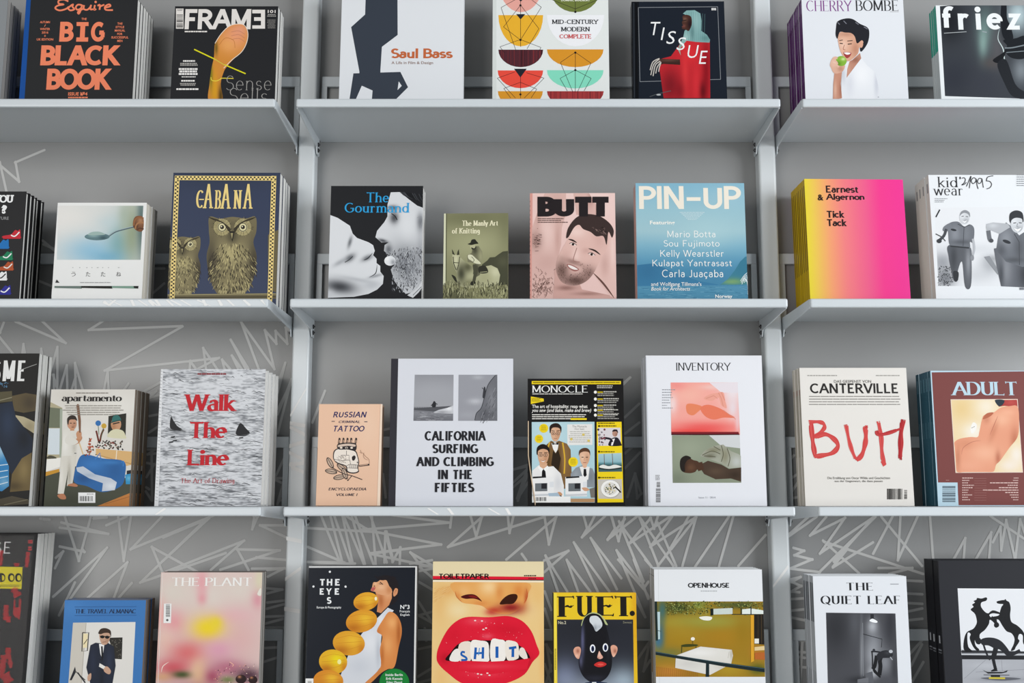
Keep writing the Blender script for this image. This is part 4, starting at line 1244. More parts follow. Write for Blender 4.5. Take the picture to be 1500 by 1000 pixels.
a = A_('cowboy', 630, 270, 5.262)
OL = '#8b8b69'
a.soft([(80, 200), (630, 200), (630, 900), (80, 900)], OL, [(330, 470, 260, 130, '#a9a983', .9), (330, 260, 300, 60, '#6f7052', .7), (590, 300, 60, 200, '#747556', .6)], 24)
a.P('#d9dabb', (98, 215), (122, 215), (118, 890), (84, 890)); a.P('#5d5e46', (122, 215), (130, 215), (126, 890), (118, 890))
a.soft([(400, 620), (440, 590), (460, 565), (500, 562), (530, 540), (560, 520), (600, 515), (620, 520), (620, 800), (400, 760)], '#4a4b3a', [(560, 600, 40, 40, '#5d5e48', .7)], 12)
a.soft([(100, 780), (300, 770), (480, 790), (610, 770), (620, 900), (80, 900)], '#8a8964', [(200, 860, 120, 40, '#55553f', .8), (500, 850, 100, 30, '#a3a27a', .8)], 14)
a.soft([(172, 520), (185, 545), (205, 545), (218, 510), (230, 560), (270, 600), (330, 640), (400, 640), (470, 625), (520, 650), (540, 700), (530, 760), (480, 790), (440, 790), (300, 800), (240, 790), (200, 760), (210, 700), (185, 640), (170, 590)], '#b9b894',
       [(240, 690, 34, 70, '#3b3c2e', .9), (200, 590, 14, 50, '#d5d4b0', .8), (500, 680, 40, 40, '#d9d8b6', .8), (420, 720, 60, 60, '#a5a47e', .7), (290, 640, 40, 40, '#55553f', .9), (300, 760, 60, 30, '#7c7b5c', .8), (510, 780, 30, 30, '#d2d1ac', .6)], 7)
a.P('#3a3b2d', (168, 500), (180, 520), (192, 548), (172, 540)); a.P('#3a3b2d', (222, 500), (212, 520), (206, 548), (226, 545))
a.L('#2d2e24', 6, (178, 560), (182, 610), (200, 660), smooth=True); a.L('#2d2e24', 5, (228, 560), (220, 620), (205, 665), smooth=True); a.L('#24251d', 5, (180, 605), (222, 608)); a.S('#2f3026', (165, 700), (195, 715), (210, 760), (190, 745))
a.soft([(330, 480), (375, 478), (402, 520), (405, 560), (392, 620), (385, 700), (350, 720), (330, 690), (345, 610), (290, 600), (285, 550), (320, 530)], '#7b7a60', [(390, 560, 20, 60, '#aaa984', .8), (345, 510, 20, 30, '#3f3f31', .8), (355, 660, 24, 60, '#47473a', .9)], 6)
a.S('#dbdabb', (292, 548), (320, 545), (350, 570), (392, 612), (350, 612), (318, 590), (296, 575)); a.L('#3a3a2e', 4, (320, 560), (340, 585), (330, 600), smooth=True)
a.E('#b9b792', 328, 480, 20, 22); a.S('#33342a', (318, 488), (340, 495), (356, 480), (350, 500), (325, 505))
a.S('#2b2c23', (290, 462), (310, 452), (320, 430), (345, 425), (358, 440), (372, 458), (350, 462), (318, 470))
a.S('#34342a', (375, 640), (420, 628), (445, 660), (440, 685), (380, 686)); a.L('#b7b690', 4, (385, 680), (440, 675))
a.S('#4c4c3c', (330, 620), (370, 640), (360, 700), (345, 760), (325, 760), (335, 690)); a.S('#2c2c24', (320, 750), (350, 755), (335, 780), (310, 775))
rd = random.Random(8)
for i in range(330):
    x, y = rd.uniform(92, 606), rd.uniform(775, 885)
    h_ = rd.uniform(14, 42)
    a.L(rd.choice(['#3d3d2e', '#5a5a43', '#b5b48a', '#cbca9f', '#77765a', '#2e2e24']), rd.uniform(2, 4.5), (x, y), (x + rd.uniform(-9, 9), y - h_))
kw = dict(thick=.17, thin=.08, serif=.05, sth=.08, xs=.62, space=.1)
a.W('#ebe6c4', 'The Manly Art', 246, 280, 524, 332, **kw); a.W('#ebe6c4', 'of Knitting', 168, 340, 384, 392, **kw)
book('cowboy', 'book', POSE['cowboy'], 0.018, 1, a, front=OL, spine='#d9dabb', pages='cream', hard=True,
     labels=['small olive hardcover with a cowboy knitting on horseback, second middle shelf'], cat='book')

a = A_('pinkman', 760, 250, 4.762)
PK = '#e9c6bf'
a.soft([(60, 140), (700, 140), (700, 900), (60, 900)], PK, [(500, 250, 200, 150, '#f0d5cf', .8), (180, 600, 90, 120, '#d9b1a9', .7)], 20)
a.P('#d79a90', (72, 150), (96, 150), (92, 900), (66, 900))
a.soft([(130, 290), (180, 160), (330, 160), (322, 330), (300, 400), (295, 520), (260, 660), (240, 760), (250, 900), (90, 900), (92, 400)], '#d9b3aa', [(200, 420, 60, 140, '#ecccc4', .8), (120, 490, 40, 60, '#8f6d66', .7), (270, 480, 20, 110, '#c79d94', .7), (200, 640, 80, 60, '#c9a199', .6), (130, 300, 20, 120, '#c59c93', .6), (260, 250, 40, 80, '#c79f96', .5)], 9)
a.soft([(380, 160), (490, 160), (545, 250), (540, 320), (400, 310)], '#d9b3aa', [(500, 200, 20, 60, '#b58a82', .7)], 10)
rd = random.Random(3)
for i in range(150):
    x, y = rd.gauss(170, 45), rd.gauss(800, 50)
    if x < 96 or y > 885: continue
    a.L(rd.choice(['#5d423c', '#7d5d55', '#8f6d64']), 2.6, (x, y), (x + rd.uniform(-10, 10), y + rd.uniform(-8, 10)), (x + rd.uniform(-12, 12), y + 14), smooth=True)
for i in range(36):
    x, y = rd.gauss(118, 16), rd.gauss(490, 30)
    if x > 97: a.L('#4f3934', 2.6, (x, y), (x + rd.uniform(4, 26), y + rd.uniform(-8, 10)))
a.soft([(250, 690), (420, 780), (440, 830), (680, 880), (680, 900), (240, 900)], '#cfa59c', [(330, 820, 60, 16, '#7d5850', .7), (480, 860, 100, 12, '#8b665d', .6)], 9)
a.soft([(625, 430), (660, 440), (672, 700), (675, 890), (640, 880), (520, 720), (560, 640), (610, 540)], '#e4bfb6', [(600, 660, 30, 80, '#c9a097', .7), (655, 560, 16, 120, '#f0d3cb', .8)], 8)
a.L('#6b4a44', 14, (520, 716), (590, 790), (665, 890), smooth=True, taper=True)
a.soft([(345, 470), (380, 390), (440, 345), (520, 335), (590, 380), (625, 450), (615, 540), (570, 620), (520, 720), (460, 780), (380, 805), (300, 780), (262, 710), (265, 630), (300, 550)], '#e0b9af',
       [(400, 430, 70, 40, '#f0d2c9', .85), (560, 480, 40, 60, '#d0a69d', .6), (400, 590, 26, 60, '#efcfc6', .8), (300, 700, 50, 70, '#6f544d', .9), (400, 770, 90, 40, '#5f4640', .95), (490, 720, 50, 50, '#7f615a', .8), (380, 640, 70, 18, '#8b6a62', .75, 20), (470, 560, 30, 20, '#c79d94', .6), (330, 600, 26, 40, '#d0a89f', .5)], 6, smooth=True)
a.S('#3d302e', (330, 470), (345, 400), (400, 330), (470, 305), (560, 318), (630, 365), (662, 420), (650, 470), (625, 430), (612, 520), (590, 460), (540, 460), (500, 430), (450, 410), (420, 380), (385, 400), (350, 460))
for i in range(70):
    x, y = rd.uniform(430, 600), rd.uniform(390, 465)
    if y > 340 + (x - 400) * .6: continue
    a.L(rd.choice(['#6d5853', '#241b1a', '#8d746e']), 3.4, (x, y), (x + rd.uniform(4, 12), y + rd.uniform(-8, 4)), (x + rd.uniform(8, 18), y + 8), smooth=True)
for p_ in ([(345, 480), (375, 488), (405, 505)], [(485, 545), (530, 560), (570, 590)]): a.L('#332725', 12, *p_, smooth=True, taper=True)
for x, y in ((378, 516), (508, 586)):
    a.S('#f0ddd6', (x - 22, y - 6), (x, y - 10), (x + 22, y + 6), (x, y + 8)); a.E('#2b2120', x, y, 9); a.L('#4a3733', 4, (x - 26, y - 6), (x, y - 12), (x + 26, y + 6), smooth=True)
a.L('#9f766d', 5, (405, 540), (380, 620), (395, 636), (425, 640), smooth=True)
a.S('#a06c66', (335, 655), (375, 660), (420, 690), (390, 705), (350, 685)); a.S('#f2e8e2', (343, 660), (375, 668), (412, 690), (385, 692), (355, 678))
for i in range(170):
    t = rd.random()
    x, y = rd.uniform(270, 520), rd.uniform(650, 795)
    if ((x - 390) / 120) ** 2 + ((y - 700) / 95) ** 2 > 1 or (330 < x < 425 and 640 < y < 710): continue
    a.L('#4a3833', 2, (x, y), (x + rd.uniform(-3, 3), y + 7))
a.W('#262123', 'BU', 130, 184, 386, 322, thick=.37, thin=.25, space=.1)
for x0, x1, s0, s1 in ((393, 506, 420, 482), (513, 626, 540, 600)):
    a.P('#262123', (x0, 184), (x1, 184), (x1, 226), (s1, 226), (s1, 322), (s0, 322), (s0, 226), (x0, 226))
a.micro('#6d5450', 132, 334, 345, 372, 3, 5, ragged=.25, th=.45)
for i in range(22): a.P('#7d4a44', (64, 210 + i * 31), (80, 214 + i * 31), (78, 226 + i * 31), (64, 226 + i * 31))
book('pinkman', 'book', POSE['pinkman'], 0.03, 1, a, front=PK, spine='#d79a90', pages='cream',
     labels=['pink book with a smiling bearded man, second middle shelf'], cat='book')

a = A_('fjord', 910, 230, 3.848)
a.soft([(60, 130), (740, 130), (740, 820), (60, 820)], '#88b4c4', [(480, 420, 160, 90, '#a8cbd2', .8), (250, 160, 200, 60, '#7eb0c6', .5), (600, 230, 120, 60, '#a4c6d2', .5)], 16,
       grad=('y', [(140, '#86b6cb'), (300, '#98c0cc'), (420, '#a0c3cc'), (500, '#7fb0c4'), (580, '#6099b6'), (640, '#4d89aa'), (725, '#4a85a6'), (728, '#5590ad'), (800, '#4f89a6')]))
a.soft([(90, 610), (180, 600), (300, 650), (440, 700), (560, 722), (90, 728)], '#3f7ba0', [(150, 640, 80, 60, '#386f94', .8)], 12)
a.soft([(555, 722), (600, 690), (640, 640), (670, 590), (700, 562), (720, 560), (725, 720)], '#3f7e94', [(640, 700, 60, 20, '#6b9a6a', .8), (690, 620, 40, 60, '#3a7892', .8), (620, 705, 60, 12, '#8fae6d', .6)], 10)
rd = random.Random(2)
for i in range(120):
    x, y = rd.uniform(95, 700), rd.uniform(732, 800)
    a.L(rd.choice(['#3b7392', '#6ea3bb', '#467f9d']), rd.uniform(1.5, 3), (x, y), (x + rd.uniform(10, 40), y + rd.uniform(-2, 2)))
for i in range(10): a.L('#e6eef0', 3, (672 + i * 4, 700 - i * 3 + (i % 3) * 12), (690 + i * 3, 672 + i * 5), (714, 650 + i * 14), smooth=True)
C1 = '#efe7d8'
a.W(C1, 'PIN–UP', 100, 165, 676, 294, thick=.19, thin=.16, space=.08)
for i in range(6): a.micro('#d5e2e4', 330 + i * 9, 312 + i * 8, 470 - i * 9, 317 + i * 8, 1, i, ragged=0)
a.T('#f4f2ea', 'Featuring', 162, 360, 302, 384, b=.02)
for t_, b_ in (('Mario Botta', (260, 416, 530, 454)), ('Sou Fujimoto', (240, 470, 554, 516)), ('Kelly Wearstler', (220, 525, 578, 572)), ('Kulapat Yantrasast', (176, 580, 624, 628)), ('Carla Juaçaba', (230, 636, 574, 688))):
    a.W('#f1f3f0', t_, *b_, **LIGHT)
a.T('#f1f3f0', "and Wolfgang Tillmans's", 168, 706, 452, 734, b=.005); a.T('#f1f3f0', 'Book for Architects', 168, 733, 388, 754, b=.005, sh=.25)
a.T('#f1f3f0', 'Norway', 530, 776, 626, 802, b=.02)
book('fjord', 'magazine', POSE['fjord'], 0.022, 2, a, front='#88b4c4', spine='#d9a9a2', edge='#c9d6da', pages='white',
     labels=['pale blue magazine with a misty fjord, right end of second middle shelf', 'second copy standing right behind the misty fjord cover'], group='pale blue fjord magazines', seed=12)

a = A_('gradient', 1130, 230, 4.168)
a.soft([(180, 120), (860, 120), (870, 870), (200, 870)], '#e88', [], 12, grad=((1, -.055), [(195, '#e6d33c'), (240, '#e9c653'), (330, '#f0a070'), (420, '#ee7f80'), (560, '#ea5c8a'), (650, '#ee3a8c'), (760, '#ec3590'), (830, '#ea3a92')]))
for t_, b_ in (('Earnest', (332, 176, 530, 220)), ('Algernon', (332, 226, 568, 272)), ('Tick', (338, 330, 446, 372)), ('Tack', (340, 381, 460, 424))):
    a.W('#2a1c1e', t_, *b_, thick=.21, thin=.17, space=.06)
a.T('#2a1c1e', '&', 282, 230, 317, 267, b=.03)
book('gradient', 'book', POSE['gradient'], 0.0126, 8, a, front='#e6d33c', spine='#c9a511', edge='#e04a8a', pages='cream',
     spine_art=[(.3, .6, .3, .95, '#5f4d12')], jitter=.25,
     labels=lab('yellow to pink gradient paperback without picture, second right shelf', 'in the yellow-spined stack on the second right shelf', 8), cat='book', group='yellow-spined paperbacks', seed=13)

a = A_('kids', 1320, 230, 4.167)
a.soft([(205, 312), (900, 300), (900, 790), (228, 788)], '#e4e6e9', [(250, 640, 70, 60, '#8d9096', .8), (270, 740, 60, 60, '#6d7075', .9), (540, 660, 60, 60, '#9a9da2', .7), (560, 620, 40, 20, '#83868b', .5), (450, 560, 200, 30, '#d0d3d7', .6), (460, 720, 90, 50, '#c4c7cb', .6)], 12)
rd = random.Random(6)
for i in range(120):
    x, y = rd.uniform(225, 320), rd.uniform(670, 785)
    a.L(rd.choice(['#2f3236', '#55585d', '#8d9096', '#1f2124']), 4, (x, y), (x + rd.uniform(-12, 12), y + rd.uniform(-10, 10)))
a.P('#8e9196', (505, 610), (540, 605), (600, 700), (590, 720))
a.L('#2b2d31', 8, (212, 368), (236, 322)); a.L('#3a3c40', 6, (210, 470), (250, 490), (270, 515))


def boy(dx, dy, s, big=False):
    f = lambda *p: [(dx + x * s, dy + y * s) for x, y in p]
    GR = '#6d7178'
    # legs, shirt, arms, head: first boy's measure
    a.soft(f((290, 540), (415, 545), (430, 640), (425, 790), (390, 790), (372, 640), (345, 700), (348, 750), (322, 755), (305, 690), (290, 610)), '#5a5d63', [(dx + 410 * s, dy + 640 * s, 16 * s, 90 * s, '#9a9da3', .8), (dx + 320 * s, dy + 620 * s, 20 * s, 80 * s, '#3c3f44', .8)], 7, smooth=True)
    a.soft(f((290, 410), (345, 395), (385, 425), (420, 412), (446, 440), (440, 520), (420, 520), (416, 560), (345, 548), (298, 540), (288, 480)), GR, [(dx + 330 * s, dy + 470 * s, 30 * s, 50 * s, '#8f939a', .8), (dx + 400 * s, dy + 470 * s, 20 * s, 60 * s, '#80848b', .6), (dx + 370 * s, dy + 520 * s, 60 * s, 14 * s, '#4d5056', .7)], 7, smooth=True)
    return f, GR


f, GR = boy(0, 0, 1)
a.S('#777b82', (300, 405), (262, 425), (254, 450), (280, 455), (310, 440)); a.L('#45484d', 17, (275, 440), (262, 480), (232, 510), smooth=True); a.E('#3a3d41', 232, 514, 16, 13)
a.L('#b5b8bd', 14, (438, 500), (446, 560), (434, 610), smooth=True); a.E('#8b8e93', 434, 616, 11, 18)
a.soft(ell(386, 370, 31, 42, 20), '#cfd2d6', [(395, 390, 16, 12, '#9a9da2', .8), (372, 360, 14, 16, '#e3e5e8', .8)], 5); a.S('#8e9196', (357, 362), (366, 335), (392, 325), (417, 340), (420, 368), (408, 350), (385, 342), (368, 350))
a.L('#3c3f44', 4, (368, 364), (382, 362)); a.L('#3c3f44', 4, (394, 364), (408, 366)); a.S('#f4f4f4', (372, 390), (386, 394), (402, 388), (388, 402))
a.E('#2f3237', 320, 446, 18, 7, 12); a.L('#4a4d52', 4, (384, 425), (378, 545)); a.L('#35383c', 9, (300, 545), (415, 556)); a.L('#3c3f44', 4, (345, 410), (385, 430), (418, 415))
a.S('#2f3236', (318, 700), (350, 705), (345, 755), (325, 757))
# second boy, nearer and cut by the picture edge
a.soft([(566, 560), (640, 545), (760, 620), (830, 600), (830, 800), (610, 790), (585, 680)], '#60636a', [(640, 680, 40, 120, '#8d9096', .8), (760, 720, 40, 80, '#33363b', .9), (610, 720, 16, 80, '#3c3f45', .8)], 9)
a.soft([(600, 460), (640, 400), (680, 430), (720, 480), (780, 440), (830, 440), (830, 660), (740, 672), (640, 640), (580, 570), (590, 500)], '#6b6f76', [(640, 500, 40, 60, '#92969d', .8), (720, 560, 30, 70, '#4d5056', .7), (610, 570, 30, 40, '#4a4d53', .7), (690, 630, 60, 16, '#45484d', .7)], 8)
a.soft([(520, 410), (560, 400), (650, 408), (665, 430), (600, 470), (545, 448), (525, 470), (518, 430)], '#b3b6bb', [(560, 420, 30, 14, '#d0d3d7', .8)], 8); a.L('#6b6e74', 26, (532, 450), (540, 500), (550, 512), smooth=True); a.E('#4a4d52', 550, 512, 14, 12)
a.soft(ell(708, 408, 40, 56, 22), '#cdd0d4', [(720, 440, 22, 16, '#9a9da2', .8), (690, 395, 18, 20, '#e3e5e8', .8)], 5)
a.S('#2f3237', (660, 385), (665, 345), (700, 327), (738, 340), (748, 385), (742, 400), (735, 378), (700, 372), (675, 385), (668, 405))
a.L('#3a3d41', 5, (684, 405), (702, 402)); a.L('#3a3d41', 5, (718, 402), (736, 404)); a.S('#f6f6f6', (690, 436), (710, 442), (732, 434), (712, 456)); a.L('#5d6066', 3, (710, 405), (706, 425), (714, 428))
a.E('#2c2f34', 644, 518, 26, 10, 20); a.L('#45484d', 5, (690, 470), (720, 520), (722, 660))
kw = dict(thick=.1, thin=.035, serif=.06, sth=.03)
a.W('#26282c', "kid'", 222, 122, 366, 186, **kw); a.W('#26282c', 'wear', 196, 194, 376, 236, **kw)
for pts in ([(370, 132), (384, 128), (392, 140), (384, 160), (370, 172), (386, 168), (398, 156)], [(398, 182), (412, 150), (426, 118), (420, 160), (416, 192)], [(458, 136), (442, 128), (428, 146), (438, 164), (454, 152), (458, 136), (462, 168), (470, 196)],
            [(492, 134), (476, 132), (466, 150), (476, 164), (490, 152), (493, 134), (498, 166), (502, 188)], [(562, 116), (528, 124), (520, 148)], [(520, 148), (540, 150), (552, 168), (542, 188), (522, 196)]):
    a.L('#2b2d31', 4.5, *pts, smooth=True)
a.micro('#8b8e93', 205, 254, 290, 284, 3, 4, ragged=.4, th=.35); a.micro('#8b8e93', 704, 108, 830, 186, 6, 9, ragged=.4, th=.35)
a.Rc('#777a80', 722, 798, 750, 812)
book('kids', 'magazine', POSE['kids'], 0.0195, 4, a, front='#e6e9ec', spine='#dcdad6', edge='#e0e2e4', pages='white',
     spine_art=[(.35, .65, .87, .94, '#8a8c90')],
     labels=lab('white magazine with two grey uniformed boys running, second right shelf', 'in the white stack behind the running boys, second right shelf', 4), group='white magazines with running boys', seed=14)

# ================================================================== third row
a = A_('sme', 0, 480, 3.448)
a.P('#56503a', (-60, 330), (60, 320), (62, 372), (-60, 384)); a.L('#8f8a72', 4, (-20, 372), (60, 352))
a.soft([(60, 345), (130, 330), (190, 340), (180, 420), (120, 430), (70, 420)], '#5d5138', [(150, 380, 40, 40, '#40372a', .8)], 10)
a.soft([(70, 440), (120, 450), (185, 480), (180, 540), (120, 500)], '#b4a98a', [(150, 500, 30, 30, '#8d8265', .7)], 10)
a.soft([(-60, 400), (62, 372), (80, 450), (120, 500), (165, 560), (160, 630), (110, 660), (60, 740), (-60, 600)], '#1c2636', [(40, 480, 40, 80, '#2c3a52', .8), (120, 560, 30, 50, '#10161f', .8)], 10)
a.soft([(-60, 560), (0, 600), (45, 700), (45, 800), (10, 826), (-60, 820)], '#2f7fb8', [(0, 620, 30, 40, '#a9c6d8', .9), (20, 780, 30, 30, '#7fb0d0', .8)], 8)
for i in range(4): a.L('#d5e3ea', 4, (-40, 700 + i * 34), (40, 690 + i * 30))
a.soft([(60, 740), (110, 660), (160, 630), (155, 820), (50, 830)], '#6b5a38', [(120, 720, 30, 60, '#8d7a50', .8), (70, 800, 40, 20, '#4a3d26', .8)], 10)
a.P('#4d4638', (-60, 880), (60, 850), (150, 870), (150, 890), (-60, 905)); a.L('#77705a', 4, (20, 895), (140, 868))
kw = dict(thick=.13, thin=.11, xs=.42, space=.16)
a.W('#e8e8e6', 'ISME', -70, 166, 126, 270, **kw)
a.L('#9a9a98', 3, (100, 215), (186, 184))
rd = random.Random(4)
for i in range(40): a.E('#5a86a8', rd.uniform(-30, 40), rd.uniform(276, 302), 2)
book('sme', 'magazine', POSE['sme'], 0.0148, 4, a, front='#1c1b1a', spine='#222', edge='#cfcfca', pages='white',
     labels=lab('dark magazine showing blue cloth, cut by the left edge of third shelf', 'behind the dark blue-cloth cover, third left shelf', 4), group='dark magazines at the left edge', seed=20)

a = A_('apartment', 0, 480, 3.448)
a.soft([(255, 310), (690, 310), (690, 640), (380, 700), (240, 640)], '#dcd8d0', [(600, 400, 120, 60, '#e8e5de', .8), (440, 560, 60, 80, '#e9e6df', .8), (360, 340, 80, 30, '#cfcabf', .6)], 14)
a.P('#b3aa8c', (255, 375), (315, 405), (312, 660), (228, 690), (250, 400)); a.P('#6e7460', (252, 402), (312, 408), (306, 506), (246, 505)); a.P('#d4dde2', (246, 508), (305, 508), (302, 640), (240, 640)); a.P('#a3ac9c', (303, 410), (316, 410), (310, 655), (300, 655))
a.P('#efece5', (232, 665), (310, 655), (308, 700), (226, 728)); a.S('#4d4a3a', (236, 660), (250, 645), (275, 650), (284, 660))
a.P('#c9922f', (224, 730), (300, 712), (300, 732), (222, 752))
a.soft([(222, 752), (320, 722), (380, 700), (640, 760), (668, 800), (660, 910), (214, 910)], '#474a3c', [(350, 860, 120, 40, '#3a3d30', .8), (450, 760, 100, 40, '#52554a', .6)], 16)
a.P('#c27d3e', (480, 905), (668, 830), (665, 910), (480, 915)); a.L('#9d6230', 3, (530, 890), (664, 850))
a.P('#d9b076', (484, 610), (672, 626), (672, 690), (630, 700), (484, 640)); a.L('#efe4cf', 4, (590, 620), (586, 665)); a.L('#b98f56', 4, (484, 640), (672, 690)); a.L('#d9b98a', 6, (400, 580), (420, 640))
a.soft([(420, 640), (520, 660), (625, 674), (632, 740), (610, 800), (520, 830), (440, 800), (374, 778), (385, 700)], '#2a67a6', [(470, 690, 60, 30, '#3a7cc0', .8), (580, 720, 40, 50, '#245b96', .8), (420, 760, 40, 24, '#1d4d84', .8), (560, 680, 50, 10, '#4287c8', .6)], 8, smooth=True)
a.soft([(385, 706), (420, 700), (480, 740), (560, 760), (590, 780), (580, 820), (515, 826), (520, 785), (450, 760), (390, 725)], '#c3cbd6', [(560, 800, 30, 20, '#e6eaef', .8), (450, 745, 40, 10, '#9fb0c4', .7)], 8)
for p_ in ([(480, 665), (505, 632), (510, 668)], [(612, 680), (624, 672), (622, 700)]): a.L('#3a7cc0', 6, *p_)
a.P('#20242b', (640, 722), (662, 718), (662, 740), (640, 745)); a.soft([(632, 742), (668, 735), (668, 790), (636, 790)], '#2f8fc0', [(650, 760, 12, 12, '#77c0de', .8)], 8)
a.P('#26261f', (548, 446), (638, 432), (634, 560), (544, 552))
a.soft(ell(586, 488, 26, 34, 18), '#c79673', [(575, 500, 12, 16, '#a8744f', .7)], 6); a.S('#2f6d68', (566, 478), (570, 450), (592, 440), (608, 455), (610, 470), (585, 470)); a.L('#244f4c', 6, (560, 478), (610, 466)); a.L('#22201d', 6, (570, 486), (604, 478))
a.S('#d8d4b4', (546, 552), (556, 524), (585, 512), (620, 520), (634, 545), (632, 560))
a.E('#2f6fb0', 496, 482, 14); a.E('#c9a13a', 525, 496, 13); a.L('#6d2f22', 9, (500, 580), (492, 545), (486, 520), smooth=True); a.L('#6d2f22', 9, (505, 575), (512, 540), (524, 512), smooth=True); a.L('#3a5a3a', 3, (496, 495), (500, 540)); a.L('#3a5a3a', 3, (522, 508), (510, 560))
rd = random.Random(9)
for i in range(60):
    x, y = rd.uniform(490, 620), rd.uniform(575, 612)
    a.L(rd.choice(['#2a2420', '#463a30', '#7a6a58', '#8f2f2a', '#1c1a18']), 6, (x, y), (x + rd.uniform(-10, 10), y + rd.uniform(-10, 10)))
for i in range(50):
    t = rd.random(); x = 455 + rd.uniform(-30, 30) * t; y = 560 + t * 85
    a.L(rd.choice(['#7a3a1e', '#a33a22', '#5d2f18', '#c9603a', '#3a4a24']), 5, (x, y), (x + rd.uniform(-9, 9), y + rd.uniform(-9, 9)))
# the man in white with a bat
a.soft([(310, 640), (385, 640), (378, 720), (366, 790), (338, 800), (345, 720), (322, 840), (292, 838), (302, 740)], '#d9d5ca', [(350, 740, 8, 60, '#a8a294', .8), (310, 760, 10, 60, '#efece4', .7)], 8)
a.soft([(318, 520), (345, 505), (375, 510), (398, 545), (390, 580), (384, 645), (310, 648), (314, 580)], '#dedbd2', [(330, 590, 14, 50, '#f0eee8', .7), (375, 600, 10, 40, '#b9b4a8', .7)], 8)
a.S('#c08a66', (375, 575), (398, 548), (410, 545), (415, 560), (395, 585), (370, 590)); a.S('#c89370', (385, 535), (398, 520), (412, 530), (408, 560), (392, 560)); a.S('#dedbd2', (330, 560), (350, 545), (395, 575), (370, 592), (335, 585))
a.P('#7d5740', (386, 392), (400, 390), (409, 470), (408, 530), (400, 530), (396, 470)); a.S('#7d5740', (386, 395), (393, 385), (400, 392), (394, 400))
a.soft(ell(364, 484, 24, 32, 18), '#c9977a', [(374, 495, 10, 14, '#a87355', .6)], 5); a.S('#2f2620', (340, 480), (342, 455), (362, 442), (382, 448), (390, 470), (378, 464), (352, 466), (346, 490))
for x in (358, 376): a.L('#3a2a22', 4, (x - 5, 482), (x + 5, 482))
a.L('#7a4a3a', 4, (362, 502), (374, 502)); a.P('#c89370', (358, 505), (374, 505), (376, 520), (354, 520))
a.S('#b97a58', (290, 845), (320, 838), (334, 855), (330, 866), (305, 864)); a.S('#b97a58', (340, 796), (370, 785), (392, 795), (385, 803))
a.L('#444', 4, (376, 634), (386, 634))
a.Rc('#f2f2f0', 396, 832, 482, 884); a.bars(404, 850, 470, 876, 22, 11, '#333'); a.micro('#555', 440, 838, 476, 844, 1, 2, ragged=0)
a.W('#1f1d1c', 'apartamento', 312, 343, 616, 383, thick=.2, thin=.07, serif=.05, sth=.06, space=.05)
a.micro('#6d675d', 378, 328, 554, 335, 1, 6, True, .1); a.micro('#8a857c', 316, 392, 626, 448, 5, 7, True, .25, .32)
book('apartment', 'magazine', POSE['apartment'], 0.0122, 7, a, front='#dcd8d0', spine='#8a8378', edge='#6d655a', pages='brown',
     labels=lab('magazine with a man in white holding a bat beside blue sofa', 'behind the blue sofa cover, third left shelf', 7), group='magazines with the blue sofa cover', seed=21)

a = A_('waves', 210, 500, 3.704)


def sea(A, C):
    n = vnoise(A, 30, 5, 3) * .5 + vnoise(A, 14, 3, 4) * .35 + vnoise(A, 90, 18, 5) * .35
    t = np.clip((n - .25) * 2.4, 0, 1)[:, None]
    deep = np.clip((A[:, 1] - 350) / 600, 0, 1)[:, None] * .25
    return hexc('#7a7d82') * (1 - t) + hexc('#d8dade') * t - deep * .25 * (1 - t)


a.soft([(60, 140), (670, 140), (660, 910), (60, 910)], '#bbb', [], 5, fn=sea)
rd = random.Random(7)
for i in range(420):
    x, y = rd.uniform(80, 650), 150 + (rd.random() ** .8) * 745
    l = rd.uniform(20, 70) * (.5 + (y - 150) / 700); h_ = rd.uniform(2, 8)
    a.L(rd.choice(['#4d5054', '#303236', '#6d7074', '#eceef0', '#dfe1e4', '#8d9094']), rd.uniform(1.5, 4), (x, y), (x + l * .3, y - h_), (x + l * .7, y - h_ * .3), (x + l, y + h_ * .5), smooth=True, taper=True)
a.P('#e3e4e6', (93, 150), (108, 150), (82, 900), (60, 900))
for i in range(40): a.L('#8d9094', 2, (94 - i * .75, 160 + i * 18), (104 - i * .65, 163 + i * 18))
for p_ in ([(146, 470), (150, 410), (165, 432), (185, 460), (212, 478), (180, 480)], [(502, 502), (520, 450), (534, 446), (555, 470), (578, 498), (540, 508)]): a.S('#26272a', *p_, n=4)
a.L('#303236', 6, (140, 485), (180, 482), (230, 488), smooth=True, taper=True); a.L('#303236', 6, (490, 508), (540, 512), (575, 505), smooth=True, taper=True)
for x, y in ((150, 520), (140, 548), (160, 540), (520, 525)): a.L('#2c2e31', 7, (x, y), (x + 22, y - 3), smooth=False)
RW = '#c3202c'
kw = dict(thick=.22, thin=.09, serif=.05, sth=.05, ang=18, space=.06)
a.W(RW, 'Walk', 220, 288, 508, 380, **kw); a.W(RW, 'The', 250, 436, 456, 526, **kw); a.W(RW, 'Line', 236, 588, 466, 674, **kw)
a.W('#b52a35', 'The Art of Drawing', 203, 742, 494, 776, thick=.12, thin=.06, serif=.05, sth=.04, ang=15)
a.micro('#8d4a50', 292, 172, 452, 186, 1, 5, True, .05, .7)
book('waves', 'book', POSE['waves'], 0.031, 4, a, front='#c3c6ca', spine='#dfe0e2', edge='#dcdcda', pages='white', hard=True,
     labels=lab('hardcover with grey rippled sea, two shark fins and red lettering', 'behind the rippled sea cover, third left shelf', 4), cat='book', group='grey sea hardcovers', seed=22, jitter=.5)

